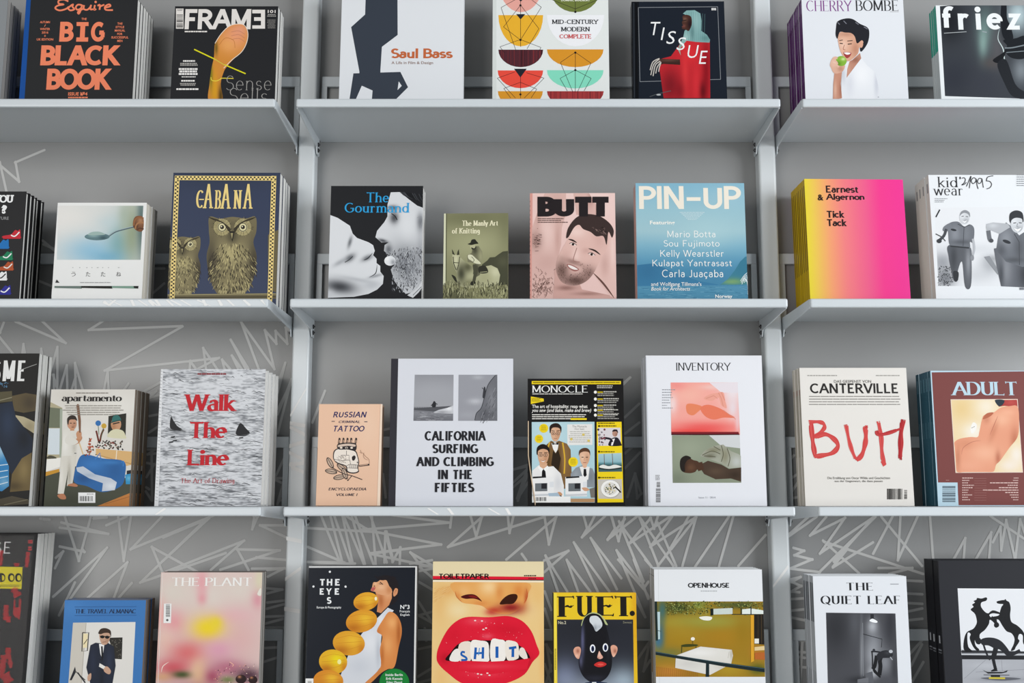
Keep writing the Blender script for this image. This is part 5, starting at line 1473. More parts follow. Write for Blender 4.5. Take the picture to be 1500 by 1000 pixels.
a = A_('skull', 440, 560, 4.764)
PC = '#ecc3a6'
a.soft([(90, 140), (600, 140), (600, 880), (90, 880)], PC, [(470, 300, 100, 200, '#f0cdb2', .7)], 30)
a.P('#f3dcc6', (560, 150), (585, 150), (570, 865), (535, 865)); a.L('#d3a48a', 3, (558, 156), (533, 862))
NB = '#33305f'
for t_, b_, c_ in (('RUSSIAN', (228, 208, 464, 248), NB), ('TATTOO', (234, 306, 448, 346), NB), ('CRIMINAL', (268, 270, 416, 287), '#33304f'), ('ENCYCLOPAEDIA', (196, 738, 460, 757), '#3a3440'), ('VOLUME I', (252, 778, 400, 796), '#3a3440')):
    P_ = [[(p[0] + .22 * p[1], p[1]) for p in pl] for pl in pen_text(t_, .19, .17, space=.16)]
    a.polys_box(P_, b_, c_)
a.Rc('#4a4250', 218, 273, 240, 278); a.Rc('#4a4250', 447, 276, 468, 281)
K = '#2f2a2c'
BN = '#efe4d8'
a.S(K, (228, 520), (236, 480), (270, 462), (330, 466), (385, 480), (402, 520), (410, 560), (404, 600), (408, 628), (370, 640), (325, 628), (316, 590), (260, 570), (236, 548))
a.S(BN, (234, 520), (242, 484), (272, 468), (330, 472), (380, 486), (397, 522), (404, 560), (398, 598), (402, 622), (370, 632), (332, 622), (322, 586), (262, 563), (240, 546))
a.S('#2a2527', (360, 525), (376, 513), (386, 525), (378, 546), (364, 548)); a.P('#2a2527', (396, 552), (404, 566), (394, 568))
for p_ in ([(238, 540), (290, 550), (345, 545)], [(285, 512), (340, 512), (340, 540)], [(285, 512), (284, 538)], [(322, 585), (345, 575), (400, 580)], [(330, 600), (400, 602)], [(322, 480), (322, 510)], [(345, 545), (350, 575)]): a.L(K, 3, *p_)
for i in range(9): a.L(K, 2, (342 + i * 7, 578), (340 + i * 7, 600))
rd = random.Random(3)
for i in range(50):
    x, y = rd.uniform(244, 320), rd.uniform(515, 560)
    a.L('#8d7f76', 1.6, (x, y), (x + 8, y + 6))
a.S(K, (262, 434), (330, 424), (388, 432), (384, 480), (330, 472), (266, 470)); a.S('#d9c3b2', (268, 440), (330, 431), (382, 438), (379, 452), (330, 446), (268, 454))
for x in (285, 322, 358): a.E('#efe0d0', x, 460, 9, 7); a.E(K, 322, 461, 6, 5)
for x in (272, 300, 328, 354, 388):
    a.S(K, (x - 8, 430), (x - 6, 408), (x - 2, 390), (x + 8, 396), (x + 6, 414), (x + 2, 430)); a.S(PC, (x - 3, 426), (x - 1, 408), (x + 3, 404), (x + 1, 420))
a.L(K, 12, (410, 586), (482, 577)); a.L('#c9a48c', 5, (414, 584), (470, 577))
for p_ in ([(482, 570), (478, 540), (455, 520), (440, 500), (425, 490), (418, 475)], [(470, 545), (450, 535), (440, 515), (445, 495)], [(430, 500), (415, 490)]): a.L('#a07a66', 2.4, *p_, smooth=True)
for cx_, cy_, r_ in ((208, 565, 62), (215, 625, 10), (272, 665, -10), (290, 600, 40), (310, 640, 70)):
    a.E(K, cx_, cy_, 42, 18, r_); a.E('#d9bda6', cx_, cy_, 36, 13, r_)
    c_, s_ = math.cos(R(r_)), math.sin(R(r_))
    a.L(K, 3, (cx_ - 38 * c_, cy_ - 38 * s_), (cx_ + 38 * c_, cy_ + 38 * s_))
    for q_ in range(-3, 4):
        bx_, by_ = cx_ + q_ * 10 * c_, cy_ + q_ * 10 * s_
        a.L(K, 1.8, (bx_, by_), (bx_ + 10 * c_ - 9 * s_, by_ + 10 * s_ + 9 * c_)); a.L(K, 1.8, (bx_, by_), (bx_ + 10 * c_ + 9 * s_, by_ + 10 * s_ - 9 * c_))
a.L(K, 5, (225, 600), (300, 640), (360, 655), (432, 682), smooth=True); a.L(K, 4, (360, 655), (330, 690)); a.E(K, 332, 686, 5)
book('skull', 'book', POSE['skull'], 0.03, 1, a, front=PC, spine='#dba98b', edge='#e9c4aa', pages='cream', hard=True,
     labels=['small peach hardcover with a crowned skull drawing, left end of third middle shelf'], cat='book')

a = A_('surf', 560, 510, 4.0)
a.P('#34333a', (30, 40), (94, 40), (76, 950), (30, 950))
a.soft([(190, 156), (418, 156), (415, 426), (182, 426)], '#9fa0a6', [(300, 250, 120, 60, '#a9aab0', .6)], 14, grad=('y', [(156, '#94959b'), (250, '#a2a3a9'), (345, '#a5a6ab'), (350, '#6b6c72'), (380, '#85868c'), (426, '#6d6e74')]))
a.P('#55565b', (186, 352), (300, 345), (416, 338), (416, 352), (300, 372), (184, 362)); a.soft([(295, 378), (330, 362), (380, 350), (416, 336), (415, 384), (350, 382)], '#c9cacf', [(390, 355, 20, 10, '#eeeef1', .9), (350, 375, 30, 6, '#8d8e93', .8)], 6)
rd = random.Random(1)
for i in range(40): a.L(rd.choice(['#55565c', '#8f9096', '#a5a6ab']), 2, *(lambda x, y: ((x, y), (x + rd.uniform(10, 40), y)))(rd.uniform(186, 380), rd.uniform(375, 424)))
a.S('#2c2d31', (292, 345), (296, 322), (304, 310), (314, 322), (312, 345)); a.L('#2c2d31', 5, (298, 325), (286, 338)); a.L('#2c2d31', 4, (310, 322), (324, 330))
a.soft([(447, 156), (674, 156), (674, 426), (445, 426)], '#9b9ca3', [(545, 312, 40, 16, '#c3c4ca', .9), (560, 170, 30, 12, '#b9bac0', .8), (500, 390, 60, 20, '#a9aab1', .6)], 14)
a.soft([(540, 426), (552, 380), (580, 350), (598, 290), (620, 215), (664, 156), (674, 156), (674, 426)], '#6f7076', [(640, 300, 20, 60, '#8d8e94', .7), (600, 390, 30, 30, '#55565c', .7)], 8)
for i in range(60):
    x, y = rd.uniform(560, 672), rd.uniform(180, 424)
    if x < 680 - (y - 156) * .42: continue
    a.L(rd.choice(['#45464b', '#9a9ba1', '#55565b']), 2.4, (x, y), (x - rd.uniform(6, 14), y + rd.uniform(14, 30)))
a.L('#3a3b40', 4, (542, 422), (552, 382), (580, 350), (598, 290), (620, 215), (662, 160), smooth=True); a.S('#3a3b40', (588, 290), (590, 260), (596, 228), (604, 232), (606, 262), (600, 292)); a.L('#3a3b40', 4, (592, 240), (584, 232))
TX = '#26262b'
kw = dict(thick=.19, thin=.155, xs=.62, space=.13)
for t_, b_ in (('CALIFORNIA', (248, 486, 608, 542)), ('SURFING', (294, 562, 562, 616)), ('AND CLIMBING', (198, 638, 654, 692)), ('IN THE', (327, 713, 525, 768)), ('FIFTIES', (308, 789, 540, 844))):
    a.W(TX, t_, *b_, **kw)
book('surf', 'book', POSE['surf'], 0.025, 1, a, front='#dcdee5', spine='#2f2e35', edge='#d5d7de', pages='white', hard=True,
     labels=['large white hardcover with black spine and two small grey photos, third middle shelf'], cat='book')

a = A_('tailor', 760, 540, 4.547)
Y = '#f0d224'
a.Rc(Y, 86, 83, 680, 104); a.micro('#6d5f1a', 94, 90, 672, 97, 1, 5, ragged=0, th=.9)
a.W('#f0efec', 'MONOCLE', 88, 112, 458, 160, thick=.13, thin=.06, serif=.05, sth=.04, space=.1)
a.micro('#b9b7b2', 90, 165, 425, 174, 1, 6, ragged=0, th=.8)
a.P(Y, (80, 186), (165, 200), (167, 218), (80, 236)); a.micro('#6d5f1a', 86, 198, 150, 222, 3, 4)
for t_, b_, sh in (('The art of hospitality: reap what', (88, 240, 458, 270), 0), ('you sew (and bake, make and brew)', (86, 266, 482, 296), .25)): a.T('#efece6', t_, *b_, b=.012, sh=sh)
a.micro('#d5d2cb', 88, 304, 456, 344, 3, 8, ragged=.1, th=.5); a.Rc(Y, 345, 330, 452, 342)
for i, y in enumerate((157, 203, 246, 277, 310)):
    a.E('#efece6', 510, y, 10); a.Rc('#c9b01e', 524, y - 4, 560, y + 4)
    a.micro('#c3c0b9', 564, y - 6, 668, y + 4, 1, i, ragged=.2, th=.7); a.micro('#a9a6a0', 524, y + 8, 672, y + 32, 2, i + 20, ragged=.3, th=.45)
a.micro('#c3c0b9', 520, 112, 628, 136, 2, 14, ragged=.2, th=.5)
a.soft([(86, 356), (504, 354), (506, 892), (88, 892)], '#b3d2da', [(200, 430, 90, 90, '#c9e0e5', .7), (420, 600, 80, 60, '#a3c5cf', .6)], 20)
a.P('#e6e4e0', (322, 372), (490, 370), (490, 508), (324, 510)); a.T('#77746e', 'The Monocle', 356, 378, 452, 392); a.T('#77746e', 'Hot Seat', 372, 396, 436, 408); a.micro('#a5a29b', 332, 418, 482, 500, 6, 5, True, .15, .3)
for x, y in ((350, 470), (430, 440), (465, 480)): a.E('#d9c26a', x, y, 9)
# man in brown coat
a.soft([(170, 520), (215, 480), (240, 492), (268, 480), (320, 500), (345, 540), (352, 700), (345, 800), (200, 800), (172, 640)], '#7d5e3a', [(300, 600, 30, 120, '#93714a', .8), (195, 600, 20, 90, '#5d4428', .8), (270, 650, 16, 120, '#4d3820', .7)], 9)
a.P('#f0eeea', (218, 498), (242, 492), (266, 500), (258, 540), (245, 562), (228, 535)); a.P('#33281e', (228, 545), (245, 566), (262, 540), (280, 600), (262, 690), (215, 640)); a.P('#1f1d1e', (222, 492), (242, 500), (264, 492), (264, 508), (242, 504), (224, 508))
a.L('#d9ad3a', 9, (205, 490), (185, 560), smooth=False); a.L('#d9ad3a', 9, (292, 492), (306, 600), (302, 700), smooth=True)
a.soft([(212, 400), (245, 385), (276, 400), (276, 440), (262, 475), (244, 486), (226, 476), (213, 440)], '#d9ab8b', [(262, 440, 14, 30, '#b98666', .6), (232, 425, 14, 20, '#e9c3a6', .7)], 5, smooth=True)
a.S('#2f2521', (206, 425), (206, 385), (230, 366), (262, 366), (284, 392), (280, 430), (272, 400), (246, 392), (220, 398), (212, 428))
for x in (230, 260): a.E('#4a3a30', x, 432, 13, 11); a.E('#dcae90', x, 432, 10, 8); a.E('#33261f', x, 432, 4)
a.L('#3a2a22', 4, (218, 414), (240, 416)); a.L('#3a2a22', 4, (250, 416), (274, 412)); a.L('#a06850', 4, (234, 466), (256, 466)); a.L('#b98868', 3, (246, 432), (242, 450), (250, 452))
# front left man
a.soft([(90, 680), (130, 645), (160, 640), (180, 655), (230, 650), (280, 700), (300, 780), (300, 880), (88, 880)], '#eceae8', [(130, 760, 40, 60, '#d5d5d8', .7), (260, 760, 24, 60, '#cfd0d4', .7), (200, 700, 40, 40, '#f6f5f3', .7)], 10)
a.P('#1c1b1d', (156, 655), (174, 655), (182, 730), (166, 745), (152, 730)); a.P('#d9ab8b', (138, 630), (190, 630), (186, 655), (164, 668), (140, 655)); a.P('#f6f5f3', (132, 648), (164, 668), (150, 690), (128, 660)); a.P('#f6f5f3', (192, 646), (164, 668), (182, 690), (200, 660))
a.soft([(126, 545), (160, 530), (196, 545), (198, 590), (182, 630), (160, 642), (140, 630), (127, 590)], '#d6a684', [(180, 590, 14, 30, '#b98462', .6), (145, 575, 14, 20, '#e6be9f', .7)], 5, smooth=True)
a.S('#241d1b', (118, 565), (122, 525), (150, 504), (180, 508), (204, 535), (200, 570), (192, 545), (160, 535), (130, 548), (126, 575))
for x in (146, 178): a.E('#3a2c24', x, 576, 14, 11); a.E('#d9ab8b', x, 576, 11, 8); a.E('#2b201b', x, 576, 4)
a.L('#2b201b', 4, (134, 560), (156, 560)); a.L('#2b201b', 4, (168, 560), (192, 560)); a.S('#f4f0ec', (146, 612), (162, 616), (178, 611), (162, 622)); a.L('#8d5540', 3, (144, 610), (162, 615), (180, 609))
# front right man
a.soft([(345, 700), (380, 660), (420, 645), (450, 655), (490, 665), (505, 700), (505, 790), (350, 790)], '#8d949b', [(380, 720, 20, 40, '#a3aab1', .7), (480, 720, 20, 40, '#777e85', .7)], 9)
a.P('#eceae8', (405, 655), (440, 650), (472, 655), (462, 740), (430, 740)); a.P('#1e1d20', (432, 668), (448, 668), (452, 710), (440, 722), (430, 710))
a.soft([(404, 560), (438, 548), (472, 560), (472, 600), (458, 636), (438, 648), (420, 638), (406, 600)], '#e0b294', [(456, 600, 12, 30, '#bf8d6e', .6), (424, 590, 12, 20, '#eecbb0', .7)], 5, smooth=True)
a.S('#5a3d2c', (400, 580), (402, 548), (425, 530), (455, 530), (474, 550), (474, 580), (466, 558), (436, 552), (410, 562))
for x in (424, 453): a.L('#33261f', 5, (x - 7, 590), (x + 7, 590))
a.L('#a05c4c', 4, (428, 626), (450, 626)); a.L('#bf8d6e', 3, (438, 592), (434, 610), (442, 612)); a.P('#e0b294', (424, 640), (454, 640), (452, 656), (438, 664), (426, 656))
# sewing machines
for dx, s in ((0, 1), (222, 1)):
    a.P('#eeedec', (88 + dx, 722), (205 + dx, 716), (232 + dx, 730), (232 + dx, 850), (88 + dx, 850)); a.P('#2a2a2c', (92 + dx, 720), (180 + dx, 716), (182 + dx, 726), (92 + dx, 732)); a.P('#6d7276', (108 + dx, 764), (190 + dx, 762), (190 + dx, 816), (108 + dx, 818)); a.P('#2c2c30', (150 + dx, 766), (186 + dx, 764), (186 + dx, 800), (150 + dx, 800)); a.P('#c9ccd0', (88 + dx, 838), (232 + dx, 832), (232 + dx, 845), (88 + dx, 850)); a.P('#dfe1e4', (205 + dx, 755), (232 + dx, 752), (232 + dx, 790), (205 + dx, 790))
a.S('#c9966f', (256, 826), (276, 822), (290, 840), (268, 850)); a.L('#222', 6, (240, 836), (285, 850)); a.S('#d0a080', (420, 795), (450, 792), (470, 808), (440, 816))
a.P('#a8bccb', (196, 830), (260, 826), (275, 850), (200, 850)); a.P('#b98f66', (345, 866), (505, 866), (505, 890), (345, 890)); a.P('#77726c', (470, 800), (506, 790), (506, 860), (480, 860)); a.Rc('#f2f1ee', 90, 852, 344, 892); a.bars(112, 856, 184, 882, 20, 6, '#222')
for x, y, r_ in ((166, 398, 30), (134, 468, 28), (362, 622, 32)):
    a.E(Y, x, y, r_); a.micro('#8a7718', x - r_ * .6, y - r_ * .6, x + r_ * .6, y + r_ * .6, 5, int(x), True, .2, .4)
a.P(Y, (518, 356), (684, 354), (697, 890), (524, 892))
for y in (360, 378, 550, 722): a.micro('#6d5f1a', 528, y, 650, y + 9, 1, y, ragged=.1, th=.9)
for y in (383, 553, 726): a.E('#3a341a', 534, y, 7)
a.P('#d9d3d6', (526, 394), (676, 394), (680, 514), (528, 514)); a.S('#26232c', (600, 514), (606, 480), (630, 460), (660, 462), (682, 500), (680, 514)); a.P('#efe9ea', (622, 470), (640, 466), (625, 512), (614, 512)); a.soft(ell(640, 430, 18, 24), '#b98e7c', [(650, 440, 8, 12, '#8a6152', .7)], 5); a.S('#2a2227', (622, 420), (632, 406), (655, 408), (660, 430), (648, 418)); a.L('#26232c', 14, (575, 462), (610, 470), (622, 490), smooth=True)
rd = random.Random(12)
for i in range(26): a.E(rd.choice(['#4a4048', '#77404a', '#8d8a90']), rd.uniform(528, 575), rd.uniform(400, 510), rd.uniform(3, 8))
a.soft([(528, 568), (684, 562), (688, 686), (530, 688)], '#8fb4c0', [], 8, grad=('y', [(565, '#a9c9d0'), (620, '#93b9c2'), (632, '#5d8c93'), (650, '#33484a'), (686, '#4a6a6d')]))
for p_ in ([(570, 640), (568, 570)], [(626, 640), (622, 566)]): a.L('#6b4a40', 4, *p_)
a.S('#e6e6e0', (534, 656), (560, 640), (600, 650), (640, 640), (685, 655), (640, 664), (580, 668)); a.L('#26302f', 8, (530, 662), (600, 672), (686, 660), smooth=True)
a.soft([(526, 738), (686, 736), (690, 868), (530, 866)], '#c9c3b9', [], 14)
a.E('#a9a49c', 612, 802, 66, 60); a.E('#f2f0ec', 610, 800, 63, 57); a.E('#dcd9d3', 610, 800, 46, 42)
for i in range(60):
    t, r_ = rd.uniform(0, 6.28), rd.uniform(0, 36)
    a.L(rd.choice(['#3a3526', '#77663a', '#d9c99a', '#55602f', '#26221a', '#efe6cf']), rd.uniform(4, 8), (610 + r_ * math.cos(t), 800 + r_ * math.sin(t)), (610 + r_ * math.cos(t) + rd.uniform(-9, 9), 800 + r_ * math.sin(t) + rd.uniform(-9, 9)))
a.L('#26221e', 9, (640, 785), (680, 825))
tl = book('tailor', 'magazine', POSE['tailor'], 0.012, 1, a, front='#201f1f', spine='#1c1b1b', pages='white', gloss=True,
          labels=['black and yellow magazine with illustrated tailors at sewing machines, third middle shelf'])
# the tan ribbon hanging across its lower left corner
rb = bpy.data.curves.new('ribbon', 'CURVE'); rb.dimensions = '3D'; rb.bevel_depth = 0.0011; rb.bevel_resolution = 2
sp = rb.splines.new('POLY')
lp = a.at(spline([(58, 350), (60, 460), (62, 560), (72, 650), (88, 760), (104, 860), (110, 918)], False, 5))
sp.points.add(len(lp) - 1)
for p_, v in zip(sp.points, lp): p_.co = (max(v[0], .0012), -0.0016, max(v[1], .0015), 1)
ro = bpy.data.objects.new('ribbon_curve', rb); COL.objects.link(ro)
dg = bpy.context.evaluated_depsgraph_get()
rm = bpy.data.meshes.new_from_object(ro.evaluated_get(dg)); bpy.data.objects.remove(ro)
rm.materials.clear(); rm.materials.append(M_BAND)
ob = link_mesh('ribbon', rm, tl[0]); ob['label'] = 'thin tan ribbon'

a = A_('coat', 925, 500, 3.571)
a.L('#c9cdd4', 4, (76, 80), (96, 862))
a.W('#26272b', 'INVENTORY', 232, 112, 522, 154, thick=.13, thin=.05, serif=.05, sth=.03, space=.07)
a.soft([(205, 216), (555, 216), (568, 490), (208, 490)], '#f2a59a', [(300, 280, 90, 50, '#f4b7a6', .8), (230, 230, 60, 30, '#ee8f88', .8), (530, 260, 60, 80, '#eadfe2', 1), (530, 350, 30, 60, '#e6d9de', .9), (380, 450, 170, 30, '#ea5f5c', .95), (215, 330, 24, 50, '#f0d9d8', .9), (555, 420, 12, 60, '#eac5c8', .9), (420, 240, 60, 14, '#f0cdc6', .7), (320, 470, 150, 14, '#e8433f', .8)], 7)
a.P('#e6dde2', (408, 217), (556, 217), (556, 270), (470, 268))
a.S('#e68560', (285, 340), (300, 326), (345, 332), (370, 345), (345, 372), (320, 388), (292, 376)); a.S('#e67a5e', (360, 350), (400, 332), (460, 350), (500, 375), (540, 400), (480, 400), (430, 410), (385, 392))
a.S('#eaa392', (378, 300), (410, 278), (450, 270), (480, 268), (490, 310), (498, 350), (470, 335), (455, 295), (420, 312))
for p_ in ([(390, 300), (430, 285), (450, 300)], [(455, 270), (470, 300), (480, 340)], [(470, 268), (488, 310)], [(480, 360), (545, 408)]): a.L('#d98a78', 3, *p_)
a.P('#7d1e26', (208, 474), (560, 474), (564, 490), (209, 490)); a.P('#4a1a20', (208, 484), (564, 484), (564, 491), (209, 491))
a.soft([(212, 492), (566, 490), (574, 740), (216, 741)], '#8c9480', [(300, 560, 90, 60, '#9aa28d', .8), (240, 720, 60, 40, '#727a68', .7), (480, 690, 60, 40, '#7d8573', .5)], 10)
a.P('#cfd1d2', (405, 492), (566, 490), (568, 560), (470, 548))
a.soft([(360, 600), (385, 570), (430, 548), (480, 540), (520, 575), (560, 590), (572, 600), (573, 660), (510, 665), (470, 640), (420, 620)], '#a3a596', [(430, 570, 40, 16, '#7c7a62', .8), (490, 600, 20, 40, '#85826a', .8), (550, 630, 30, 30, '#c3c7c4', .8), (410, 600, 30, 12, '#5d5b49', .7)], 6)
for p_ in ([(370, 596), (420, 575), (465, 590)], [(470, 545), (480, 590), (470, 630)], [(500, 560), (515, 610), (505, 655)], [(430, 550), (465, 570)], [(380, 600), (440, 605)]): a.L('#5d5b49', 4, *p_, smooth=True)
a.soft([(350, 650), (400, 625), (470, 645), (510, 668), (574, 660), (574, 735), (520, 718), (440, 722), (380, 695)], '#4a3b30', [(440, 680, 40, 20, '#5f4d3e', .7), (540, 700, 30, 20, '#33281f', .7)], 7)
a.soft([(255, 640), (262, 610), (290, 600), (320, 620), (350, 630), (362, 660), (345, 670), (330, 685), (300, 690), (265, 680)], '#4d3527', [(310, 660, 24, 20, '#6d4c38', .7), (270, 640, 16, 30, '#2c201a', .8)], 5, smooth=True)
a.S('#26201d', (253, 650), (258, 615), (285, 598), (312, 610), (290, 625), (278, 650), (280, 680), (262, 678))
a.soft([(330, 640), (370, 630), (380, 670), (350, 680)], '#4d3527', [], 8)
for i in range(8): a.micro('#8d9096', 160, 252 + i * 13.6, 160 + (68, 55, 52, 56, 40, 46, 26, 58)[i], 257 + i * 13.6, 1, i, ragged=0, th=.8)
a.bars(128, 770, 152, 842, 16, 8, '#444', vertical=True); a.bars(132, 736, 150, 765, 8, 9, '#555', vertical=True); a.micro('#777', 126, 700, 152, 730, 4, 3)
a.T('#9a9da3', 'Issue 11 · 2014', 352, 812, 440, 822)
book('coat', 'magazine', POSE['coat'], 0.0225, 4, a, front='#e6e7ec', spine='#d3d5da', edge='#dfe1e6', pages='white',
     labels=lab('tall white magazine with red and green photos of a reclining person', 'behind the red-and-green photo cover by the right post', 4), group='tall white magazines by the right post', seed=25, jitter=.4)

a = A_('buh', 1130, 510, 3.846)
a.T('#55534f', 'DAS GESPENST VON', 352, 180, 562, 196, b=.02)
a.W('#2c2a29', 'CANTERVILLE', 217, 199, 712, 255, thick=.19, thin=.16, space=.12)
for i in range(4): a.micro('#8d8a85', 212, 270 + i * 15, 728, 278 + i * 15, 1, i, ragged=.02, th=.6)
a.micro('#a3a09a', 202, 152, 370, 160, 1, 4, ragged=0, th=.7); a.micro('#a3a09a', 588, 152, 722, 160, 1, 5, ragged=0, th=.7)
RB = '#cf4a48'


rb_ = random.Random(11)


def brush(wd, *p, c=RB):
    q = spline(p, False, 6)
    nb = 9
    for k_ in range(nb):                     # the hairs of the brush
        o_ = (k_ / (nb - 1) - .5) * wd * .86
        i0, i1 = (rb_.randrange(0, 2), len(q) - rb_.randrange(0, 3)) if 0 < k_ < nb - 1 else (rb_.randrange(0, 3), len(q) - rb_.randrange(1, 4))
        seg = []
        for i in range(i0, i1):
            d_ = q[min(i + 1, len(q) - 1)] - q[max(i - 1, 0)]
            d_ = d_ / max(np.hypot(*d_), 1e-6)
            wob = 1 + .22 * math.sin(i * .7 + wd)
            seg.append((q[i][0] - d_[1] * o_ * wob, q[i][1] + d_[0] * o_ * wob))
        if len(seg) > 1: a.L(rb_.choice([c, c, c, '#d8605a', '#c43f40']), wd / nb * 1.6, *seg)


brush(24, (222, 412), (230, 500), (238, 560), (250, 620)); brush(20, (210, 418), (260, 415), (292, 425), (298, 450), (270, 480), (235, 505)); brush(24, (240, 505), (300, 485), (350, 510), (375, 550), (345, 590), (280, 606), (240, 612))
brush(20, (420, 430), (435, 510), (455, 580), (480, 636)); brush(24, (480, 634), (510, 600), (528, 540), (532, 490), (528, 440)); brush(18, (528, 450), (545, 436), c='#b82f33')
brush(22, (602, 412), (618, 500), (622, 580), (634, 662)); brush(26, (742, 402), (730, 480), (728, 560), (724, 630), c='#a8262c'); brush(18, (590, 465), (604, 488), (660, 478), (740, 450), c='#b02c31')
a.P(RB, (615, 640), (640, 630), (648, 655), (630, 668))
a.T('#5d5a55', 'Die Erzählung von Oscar Wilde und Geschichten', 316, 725, 668, 742, b=.005); a.T('#5d5a55', 'aus der Gegenwart, die dazu passen', 356, 743, 626, 758, b=.005)
a.bars(652, 792, 738, 852, 24, 12, '#3a3836'); a.bars(748, 800, 764, 850, 8, 13, '#3a3836', vertical=True)
book('buh', 'magazine', POSE['buh'], 0.0138, 4, a, front='#e3dfd9', spine='#b9b2a6', edge='#d5d0c8', pages='cream',
     spine_art=[(.3, .7, .35, .84, '#948c7e'), (.35, .65, .8, .84, '#b0564f')],
     labels=lab('off-white magazine with red brush-painted letters, third right shelf', 'behind the red brush-lettered cover, third right shelf', 4), group='off-white magazines with red brush letters', seed=26)

a = A_('torso', 1320, 510, 3.844)
LB = '#b9d3e0'
a.P('#7a4340', (172, 136), (900, 128), (900, 884), (322, 884), (318, 756), (208, 756))
a.P(LB, (206, 758), (316, 756), (324, 890), (204, 892)); a.bars(232, 776, 306, 866, 18, 7, '#3d4a55', vertical=True)
a.W(LB, 'ADULT', 278, 188, 652, 266, thick=.2, thin=.05, serif=.07, sth=.04, space=.08)
a.P('#e6d2c4', (278, 288), (656, 286), (686, 700), (306, 702))
a.soft([(282, 292), (652, 290), (682, 696), (310, 698)], '#e9d3a8', [(340, 340, 60, 70, '#e3c58a', .8), (480, 330, 60, 60, '#efe6d6', .8), (410, 470, 60, 50, '#f0ebe2', .9), (650, 600, 40, 60, '#efe6dc', .9), (610, 660, 60, 40, '#efe3d6', .9)], 9)
a.soft([(530, 292), (652, 290), (656, 330), (580, 325), (550, 330)], '#a83a36', [(620, 305, 30, 16, '#c2504a', .7)], 8); a.S('#26323c', (528, 292), (580, 292), (572, 318), (548, 326))
# a bare back, shoulder to hip
a.soft([(455, 400), (470, 375), (520, 362), (560, 335), (610, 326), (656, 330), (664, 420), (655, 500), (610, 560), (560, 630), (535, 656), (520, 694), (470, 697), (420, 697), (360, 697), (315, 696), (308, 640), (302, 560), (300, 530), (330, 510), (390, 500), (430, 500), (440, 470)], '#e29b7c',
       [(560, 400, 60, 40, '#f0b898', .8), (520, 470, 16, 60, '#c47c5e', .6, 20), (640, 520, 24, 70, '#b5664a', .7), (470, 590, 80, 50, '#efb697', .8), (360, 540, 40, 26, '#d08a6a', .6), (390, 660, 80, 40, '#eaa98b', .7), (320, 620, 14, 70, '#c07a5c', .7), (545, 620, 14, 40, '#b56a50', .8), (480, 400, 20, 24, '#c77f62', .7), (600, 360, 40, 20, '#efb394', .6)], 6, smooth=True)
a.L('#b9705a', 4, (545, 380), (520, 440), (500, 490), smooth=True, taper=True); a.L('#c07860', 4, (340, 600), (350, 560), (400, 528), (450, 520), smooth=True, taper=True)
a.S('#b5664a', (460, 400), (480, 368), (520, 362), (500, 385)); a.S('#efece6', (390, 455), (405, 418), (425, 430), (420, 460), (400, 480)); a.L('#9a9388', 3, (395, 450), (415, 440))
for i in range(10):
    y = 728 + i * 13.6
    a.micro('#d9b9b2', 344, y, 344 + (60, 40, 34, 66, 62, 34, 30, 58, 34, 46)[i], y + 6, 1, i, ragged=0, th=.9)
    a.micro('#d9b9b2', 660 - (26, 30, 160, 60, 110, 200, 74, 48, 40, 30)[i], y, 660, y + 6, 1, i + 30, ragged=0, th=.9)
    a.L('#a3736d', 1.4, (412, y + 5), (480, y + 5))
a.micro('#c9a29b', 252, 742, 270, 747, 1, 3, ragged=0)
book('torso', 'magazine', POSE['torso'], 0.0162, 5, a, front=LB, spine='#2f5668', edge=LB, pages='white',
     spine_art=[(.3, .7, .85, .95, '#557b8b'), (.35, .65, .5, .62, '#4a7080')],
     labels=lab('maroon magazine with a bare reclining back, right edge of third shelf', 'in the teal-spined stack, third right shelf', 5), group='teal-spined magazines', seed=27, jitter=.6)

# ================================================================== bottom row
a = A_('wrapped', 0, 750, 4)
a.W('#e6e6e6', 'SE', -30, 176, 62, 244, thick=.09, thin=.07, space=.2)
RE = '#c8262e'
Yw = '#dccf1e'
a.P(Yw, (-60, 320), (132, 324), (126, 452), (-60, 448))
for ch, x in (('D', 12), ('C', 66), ('C', 108)): a.E('#22201a', x, 385, 20, 26); a.E(Yw, x + 3, 387, 11, 16)
a.P('#22201a', (-8, 360), (12, 358), (12, 412), (-8, 410)); a.micro('#55501a', -20, 428, 120, 442, 2, 4)
rd = random.Random(5)
for (x, y, w_, h_, r_) in ((178, 175, 30, 22, 0), (175, 215, 22, 26, 0), (160, 280, 26, 90, 6), (5, 270, 30, 90, 5), (98, 310, 40, 20, 0), (92, 470, 50, 60, -30), (115, 570, 16, 120, 4), (84, 560, 14, 90, 3), (35, 590, 36, 90, 3), (50, 630, 40, 36, 0), (98, 590, 30, 60, 0), (48, 820, 40, 50, 2), (15, 900, 46, 120, 12), (60, 880, 30, 70, -8), (40, 975, 70, 60, -30)):
    c_, s_ = math.cos(R(r_)), math.sin(R(r_))
    n_ = max(2, int(h_ / 9))
    for i in range(n_):
        yy = -h_ / 2 + (i + .5) * h_ / n_
        ww = w_ * rd.uniform(.55, 1)
        a.L(RE, h_ / n_ * .62, (x - ww / 2 * c_ - yy * s_, y - ww / 2 * s_ + yy * c_), (x + ww / 2 * c_ - yy * s_, y + ww / 2 * s_ + yy * c_))
wr = book('wrapped', 'magazine', POSE['wrapped'], 0.0162, 5, a, front='#232224', spine='#222', edge='#d9d9d7', pages='white',
          labels=lab('tall black magazine with red print in clear film, bottom left corner', 'in the film-wrapped stack at the bottom left corner', 5), group='film-wrapped magazines', seed=30, jitter=1.2)
bmw = bmesh.new()
w_, h_, tt = POSE['wrapped'][1], POSE['wrapped'][2], 0.0168 * 5
rd = random.Random(2)
NX, NZ = 14, 40
cols = []
